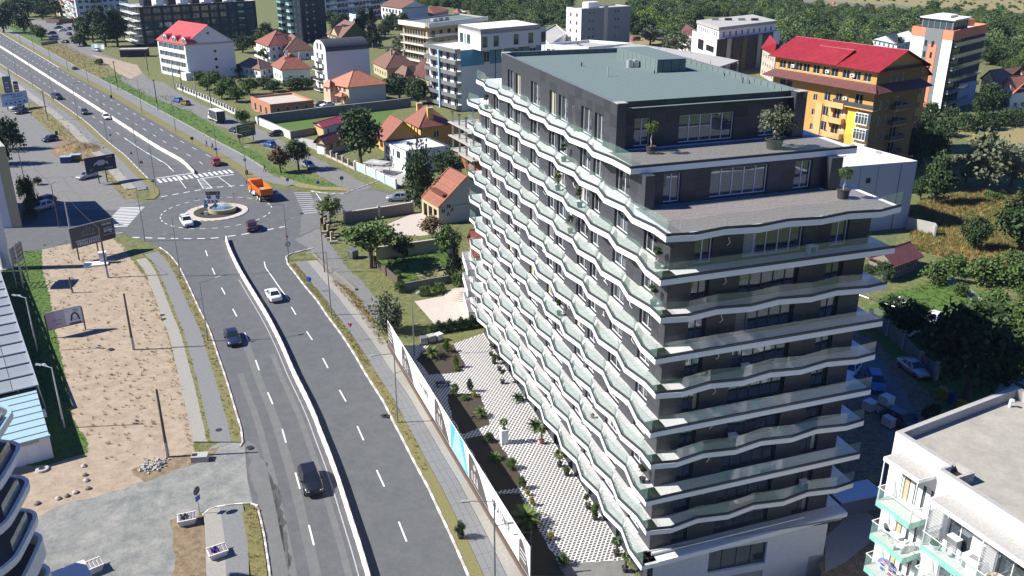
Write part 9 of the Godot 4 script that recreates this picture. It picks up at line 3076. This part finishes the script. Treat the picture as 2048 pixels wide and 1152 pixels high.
	dark.call(45.6,47.9,h - .6)
	for i in 3:
		mi(o,"printed_line",box_mesh(U(1.3,.12,.006)),M.tile_pale,at.call(46.5,2.1 - .4 * i,.026))
	var cam_post := thing("camera_post","dark post with a side arm at the end of the banner fence","post",v3(f0 + fd * (fl - 1.0) + fn * .5),.2)
	var cp := mb()
	tube(cp,Vector3.ZERO,U(0,4.4,0),.06,.06,6)
	tube(cp,U(0,4.3,0),U(-1.2,4.4,0),.03,.03,5)
	mi(cam_post,"shaft",done(cp),M.iron)
	mi(cam_post,"camera",box_mesh(U(.35,.14,.14)),M.print_white,T3(-1.3,4.35,0))
func potted(p: Vector3,label: String,category: String,called: String,kind: String,trunk_h: float,size: float,leaves: Material,pot_r := .3,pot_h := .45,pot_m: Material = null) -> Node3D:
	var o := thing(called,label,category,p,fmod(absf(p.x * 5.1),3.0))
	rng.seed = int(absf(p.x * 131 + p.z * 17)) + 5
	if pot_r > 0:
		pot_into(o,pot_r,pot_h,pot_m if pot_m else M.pot)
	var b := U(0,pot_h * .88 if pot_r > 0 else .0,0)
	match kind:
		"palm":
			palm_into(o,b,trunk_h,.1,size,16,"fan",leaves,M.bark)
		"date":
			palm_into(o,b,trunk_h,.16,size,22,"feather",leaves,M.bark)
		"olive":
			var st := mb()
			var prev := b
			for i in 4:
				var nx := b + U(.09 * sin(i * 2.1 + p.x),trunk_h * (i + 1) / 4.0,.09 * cos(i * 1.7 + p.z))
				tube(st,prev,nx,.09 * size - .008 * i,.08 * size - .01 * i,7)
				prev = nx
			mi(o,"trunk",done(st),M.trunk_pale)
			mi(o,"crown",crown_mesh("loose",int(absf(p.x)) % 3),leaves,Transform3D(Basis.from_scale(U(size,size * .9,size)),b + U(0,trunk_h + size * .55,0)))
		"twig":
			var st := mb()
			var prev := b
			for i in 4:
				var nx := b + U(.12 * sin(i * 2.4 + p.x),trunk_h * (i + 1) / 4.0,.1 * cos(i * 1.9 + p.z))
				tube(st,prev,nx,.035,.028,6)
				prev = nx
			mi(o,"trunk",done(st),M.trunk_pale)
			for k in 2:
				mi(o,"crown",crown_mesh("bush",k),leaves,Transform3D(Basis.from_scale(U(size,size * .8,size)),prev + U(.15 * k,.1 - .35 * k,.12 * k)))
		_:
			mi(o,"foliage",crown_mesh("round",int(absf(p.x)) % 3),leaves,Transform3D(Basis.from_scale(U(size,trunk_h,size)),b + U(0,trunk_h * .9,0)))
	return o
func plants_of_plaza() -> void:
	var G := func(p: Vector2) -> Vector3: return v3(p,.1)
	var o := potted(TW(9.2,2.5,hk(11) + .03),"small clipped tree with pale stem in black tub on top terrace","potted tree","topiary_tree","olive",1.2,.6,M.leaf_light,.4,.6)
	o = potted(TW(7.9,12.55,hk(11) + .03),"large grey olive tree in wide black tub on top terrace","potted tree","potted_olive","olive",.7,1.5,M.leaf_olive,.72,.8)
	o = potted(TW(3.05,15.9,hk(10) + .03),"gnarled bonsai-like tree in black tub on the lower terrace corner","potted tree","potted_bonsai","olive",1.0,.62,M.leaf_mid,.5,.75)
	var bal := [[10,20.2,"twig","thin potted tree on the second topmost balcony row"],[10,46.2,"twig","leaning potted tree at the far end of the upper balconies"],[9,16.0,"twig","slim potted tree beside the hose on the left facade"],[9,21.6,"palm","potted palm on the left facade below the thin tree"],[8,18.1,"twig","dark potted tree two floors below the lower terrace"],[9,.55,"twig","bare stemmed potted tree at the near corner under the lower terrace"],[8,.85,"twig","potted tree at the near corner, second from the top"],[3,.8,"twig","crooked potted tree at the near corner, third floor from below"],[5,20.5,"twig","small dark potted tree halfway down the left facade"]]
	for b in bal:
		potted(TW(b[1],-.62,hk(b[0]) + .01),b[3],"potted plant","balcony_plant",b[2],1.0 if b[2] == "twig" else .7,.34 if b[2] == "twig" else .6,M.leaf_dark if b[2] == "twig" else M.leaf_light,.26,.42)
	var rp := thing("flower_pot","small red flower pot standing alone on a lower balcony floor","flower pot",TW(11.2,-.7,hk(3) + .01))
	pot_into(rp,.18,.3,M.tail)
	mi(rp,"plant",crown_mesh("bush",0),M.leaf_mid,Transform3D(Basis.from_scale(Vector3.ONE * .14),U(0,.36,0)))
	var pk := thing("leaning_plank","pale plank leaning on the dark wall of the top storey","plank",TW(18.6,-.35,hk(11)))
	mi(pk,"board",box_mesh(U(.22,2.2,.05)),M.yard,Transform3D(Basis(Vector3.RIGHT,.1) * Basis(Vector3.BACK,.08),U(0,1.1,0)))
	for k in [[2,14.0,"pale folding chair behind the lower right glass rail"],[4,6.5,"pale deck chair on the shaded front, fourth row from below"],[6,7.0,"glass topped table on the shaded front, sixth row"],[9,11.6,"white lounge table on the shaded front under the lower terrace"]]:
		var c := thing("balcony_table",k[2],"table",TW(-.5 + .055 * k[1],k[1],hk(k[0]) + .01),.3)
		mi(c,"tabletop",box_mesh(U(.7,.05,.6)),M.print_white,T3(0,.6,0))
		for x in [-.28,.28]:
			mi(c,"leg",box_mesh(U(.05,.6,.5)),M.frame_white,T3(x,.3,0))
	var foot := [[V(-2.64,-100.93),"twig","slim potted plant at the far end of the shop fronts",1.0,.3],[V(-2.22,-98.71),"bushy","yellow green shrub against the far shop fronts",.5,.4],[V(-1.52,-96.83),"twig","thin potted tree midway along the far shop fronts",1.3,.36],[V(-1.12,-93.5),"twig","potted sapling before the dark columns",1.1,.34],[V(.68,-89.42),"date","spiky cycad against the shop fronts, the farther",.25,1.0],[V(2.47,-83.3),"date","spiky cycad against the shop fronts, the nearer",.25,1.15],[V(3.08,-80.3),"palm","palm with swollen red pot on the plaza",1.1,.6],[V(4.75,-76.02),"palm","fan palm in dark pot by the shop fronts",.8,.75],[V(5.36,-74.44),"bushy","small dark potted shrub next to the fan palm",.35,.4],[V(7.04,-69.07),"twig","thin potted plant before the leafy shrub",.8,.3],[V(7.55,-67.41),"bushy","tall leafy potted shrub by the near shop fronts",.8,.45],[V(8.96,-62.4),"palm","dark fan palm in pot near the forecourt",.9,.6],[V(9.45,-60.35),"palm","yellow green yucca palm at the forecourt edge",1.0,.5]]
	for k in foot:
		potted(G.call(k[0]),k[2],"potted plant","potted_plant",k[1],k[3],k[4],M.leaf_light if k[1] in ["palm"] and k[2] != "dark fan palm in pot near the forecourt" else (M.leaf_dark if k[1] != "bushy" else M.leaf_mid),.28 if k[1] != "date" else .0,.45,M.terracotta if k[2].contains("red pot") else null)
	var bed := [[V(-10.01,-100.36),"date","date palm in the farthest flower bed",.5,1.5,M.leaf_light],[V(-8.32,-102.07),"bushy","leafy green tree in the corner of the farthest bed",.9,.5,M.leaf_mid],[V(-7.79,-101.78),"bushy","yellow flowering shrub in the farthest bed",.5,.28,M.leaf_yellow],[V(-6.85,-97.63),"bushy","sapling at the edge of the farthest bed",.9,.38,M.leaf_light],[V(-6.68,-96.83),"bushy","low light green shrub under the sapling",.35,.4,M.leaf_light],[V(-4.87,-91.54),"bushy","dark columnar shrub on the second bed",.9,.45,M.leaf_dark],[V(-4.3,-90.12),"bushy","yellow shrub beside the dark columnar one",.42,.3,M.leaf_yellow],[V(-6.56,-90.59),"bushy","grey green shrub at the second bed's near end",.8,.5,M.leaf_mid],[V(-5.36,-89.65),"bushy","low spreading plant inside the second bed",.3,.6,M.leaf_mid],[V(-3.41,-85.84),"date","young date palm on the second bed's corner",.4,1.0,M.leaf_light],[V(-2.41,-80.69),"bushy","leafy bush beside the white pillar",.6,.6,M.leaf_dark],[V(-1.72,-77.28),"date","fern-like palm in the third bed",.1,.9,M.leaf_mid],[V(-.1,-75.66),"bushy","clipped round bush on the third bed's edge",.62,.62,M.leaf_mid],[V(.96,-72.25),"bushy","grey green bush between third and last bed",.7,.45,M.leaf_mid],[V(1.26,-66.68),"date","big spreading palm in the last bed",.5,1.9,M.leaf_light],[V(1.52,-71.11),"bushy","yellow flowers behind the big palm",.35,.28,M.leaf_yellow],[V(1.86,-69.53),"bushy","second yellow plant beside the big palm",.5,.3,M.leaf_yellow],[V(3.43,-64.56),"bushy","yellow shrub beyond the big palm",.4,.32,M.leaf_yellow],[V(4.31,-61.23),"bushy","green bush at the last bed's end",.6,.6,M.leaf_mid],[V(-4.5,-64.69),"bushy","dark potted oleander on the roadside verge",.8,.55,M.leaf_dark]]
	for k in bed:
		var p: Vector3 = G.call(k[0])
		potted(p,k[2],"palm" if k[1] == "date" else "shrub","palm" if k[1] == "date" else "bed_shrub",k[1],k[3],k[4],k[5],.0 if not k[2].contains("potted") else .3,.4)
	var wp := thing("white_pillar","white square pillar carrying a small palm on the plaza","pillar",G.call(V(-.84,-80.49)),.3)
	mi(wp,"shaft",box_mesh(U(.75,1.5,.75)),M.print_white,T3(0,.75,0))
	mi(wp,"cap",box_mesh(U(.82,.1,.82)),M.tile_pale,T3(0,1.55,0))
	var pm := V(-.84,-80.49)
	potted(U(pm.x,1.7,pm.y),"small palm growing on top of the white plaza pillar","palm","palm","palm",.6,.6,M.leaf_mid,.22,.1)
	for k in [[V(-8.1,-92.88),"dark stone bench lying in the shade behind the banner"]]:
		var b := thing("bench",k[1],"bench",G.call(k[0]),.2)
		mi(b,"seat",box_mesh(U(1.8,.1,.5)),M.iron,T3(0,.45,0))
		for x in [-.7,.7]:
			mi(b,"leg",box_mesh(U(.12,.45,.45)),M.iron,T3(x,.22,0))
func body_mesh(stride: float) -> Dictionary:   # one continuous surface from tapered bones,by surface nets
	var bones := []
	var J := {"hip": U(0,.92,0),"chest": U(0,1.32,.01),"neck": U(0,1.5,0),"head": U(0,1.64,-.02)}
	bones.append([J.hip,J.chest,.14,.16])
	bones.append([J.chest,J.neck,.13,.06])
	bones.append([J.neck,J.head,.06,.105])
	for s in [-1,1]:
		var hp := U(s * .1,.9,0)
		var kn := U(s * .1,.5,-.12 * s * stride - .04)
		var an := U(s * .1,.09,.22 * -s * stride + .06)
		bones.append([hp,kn,.095,.065])
		bones.append([kn,an,.062,.045])
		bones.append([an,an + U(0,-.04,-.15),.05,.04])
		var sh := U(s * .19,1.42,0)
		var el := U(s * .25,1.14,.08 * s * stride)
		var wr := U(s * .24,.9,.12 * s * stride - .12)
		bones.append([J.chest + U(0,.08,0),sh,.09,.07])
		bones.append([sh,el,.058,.045])
		bones.append([el,wr,.042,.032])
		bones.append([wr,wr + U(0,-.1,-.03),.036,.022])
		for f in 4:
			bones.append([wr + U(0,-.09,-.05 + .022 * f),wr + U(0,-.17,-.06 + .022 * f),.012,.009])
		bones.append([wr + U(-s * .01,-.05,-.05),wr + U(-s * .02,-.12,-.08),.013,.01])
	var cell := .03
	var lo := U(-.42,-.06,-.45)
	var nx := 28
	var ny := 62
	var nz := 30
	var fld := PackedFloat32Array()
	fld.resize(nx * ny * nz)
	for k in nz:
		for j in ny:
			for i in nx:
				var p := lo + U(i,j,k) * cell
				var d := 1.0
				for b in bones:
					var ab: Vector3 = b[1] - b[0]
					var t := clampf((p - b[0]).dot(ab) / ab.length_squared(),0,1)
					var e: float = p.distance_to(b[0] + ab * t) - lerpf(b[2],b[3],t)
					var h := maxf(.035 - absf(d - e),.0) / .035
					d = minf(d,e) - h * h * .035 * .25
				fld[(k * ny + j) * nx + i] = d
	var vid := {}
	var out := {"top": mb(),"legs": mb(),"skin": mb(),"hair": mb()}
	var at := func(i: int,j: int,k: int) -> float: return fld[(k * ny + j) * nx + i]
	var vert := func(i: int,j: int,k: int) -> Vector3:
		var key := (k * ny + j) * nx + i
		if vid.has(key): return vid[key]
		var sum := Vector3.ZERO
		var n := 0
		for e in 12:
			var ax := e / 4
			var u := (e % 4) % 2
			var v := (e % 4) / 2
			var a := Vector3i.ZERO
			a[(ax + 1) % 3] = u
			a[(ax + 2) % 3] = v
			var b := a
			b[ax] = 1
			var f0: float = at.call(i + a.x,j + a.y,k + a.z)
			var f1: float = at.call(i + b.x,j + b.y,k + b.z)
			if (f0 < 0) != (f1 < 0):
				sum += Vector3 (a).lerp(Vector3 (b),f0 / (f0 - f1))
				n += 1
		vid[key] = lo + (U(i,j,k) + sum / maxi(n,1)) * cell
		return vid[key]
	for k in range(1,nz - 1):
		for j in range(1,ny - 1):
			for i in range(1,nx - 1):
				for ax in 3:
					var d := Vector3i.ZERO
					d[ax] = 1
					var f0: float = at.call(i,j,k)
					var f1: float = at.call(i + d.x,j + d.y,k + d.z)
					if (f0 < 0) == (f1 < 0): continue
					var du := Vector3i.ZERO
					var dv := Vector3i.ZERO
					du[(ax + 1) % 3] = -1
					dv[(ax + 2) % 3] = -1
					var c := Vector3i(i,j,k)
					var q := []
					for o in [Vector3i.ZERO,du,du + dv,dv]:
						var g: Vector3i = c + o
						q.append(vert.call(g.x,g.y,g.z))
					var m: Vector3 = (q[0] + q[2]) / 2
					var part_ := "legs" if m.y < .95 and absf(m.x) < .19 else ("skin" if m.y > 1.5 or m.y < .9 else "top")
					if m.y > 1.66 or (m.y > 1.56 and m.z > .0): part_ = "hair"
					if f0 < 0: q.reverse()
					quad(out[part_],q[0],q[1],q[2],q[3])
	return out
func people() -> void:
	var a := body_mesh(1.0)
	var skin := paint(.35,.2,.14,.7)
	var hair := paint(.02,.015,.012,.7)
	var meshes := {}
	for k in a: meshes[k] = done(a[k])
	var who := [[V(-74.66,-215.6),2.3,paint(.03,.035,.06),paint(.02,.025,.05),"person in dark jacket walking on the far pavement, nearer the lamp"],[V(-72.37,-212.9),2.2,paint(.05,.03,.03),paint(.015,.015,.02),"person in dark clothes walking on the far pavement, nearer the crossing"],[V(-54.3,-191.5),2.4,paint(.02,.02,.022),paint(.03,.03,.04),"person in black clothes walking on the grass by the small trees"]]
	for w in who:
		var o := thing("person",w[4],"person",v3(w[0],.14),w[1])
		var st := SurfaceTool.new()
		var am := ArrayMesh.new()
		for k in ["top","legs","skin","hair"]:
			am.add_surface_from_arrays(Mesh.PRIMITIVE_TRIANGLES,meshes[k].surface_get_arrays(0))
		var b := MeshInstance3D.new()
		b.mesh = am
		b.name = "body"
		o.add_child(b)
		var ms := [w[2],w[3],skin,hair]
		for i in 4:
			b.set_surface_override_material(i,ms[i])
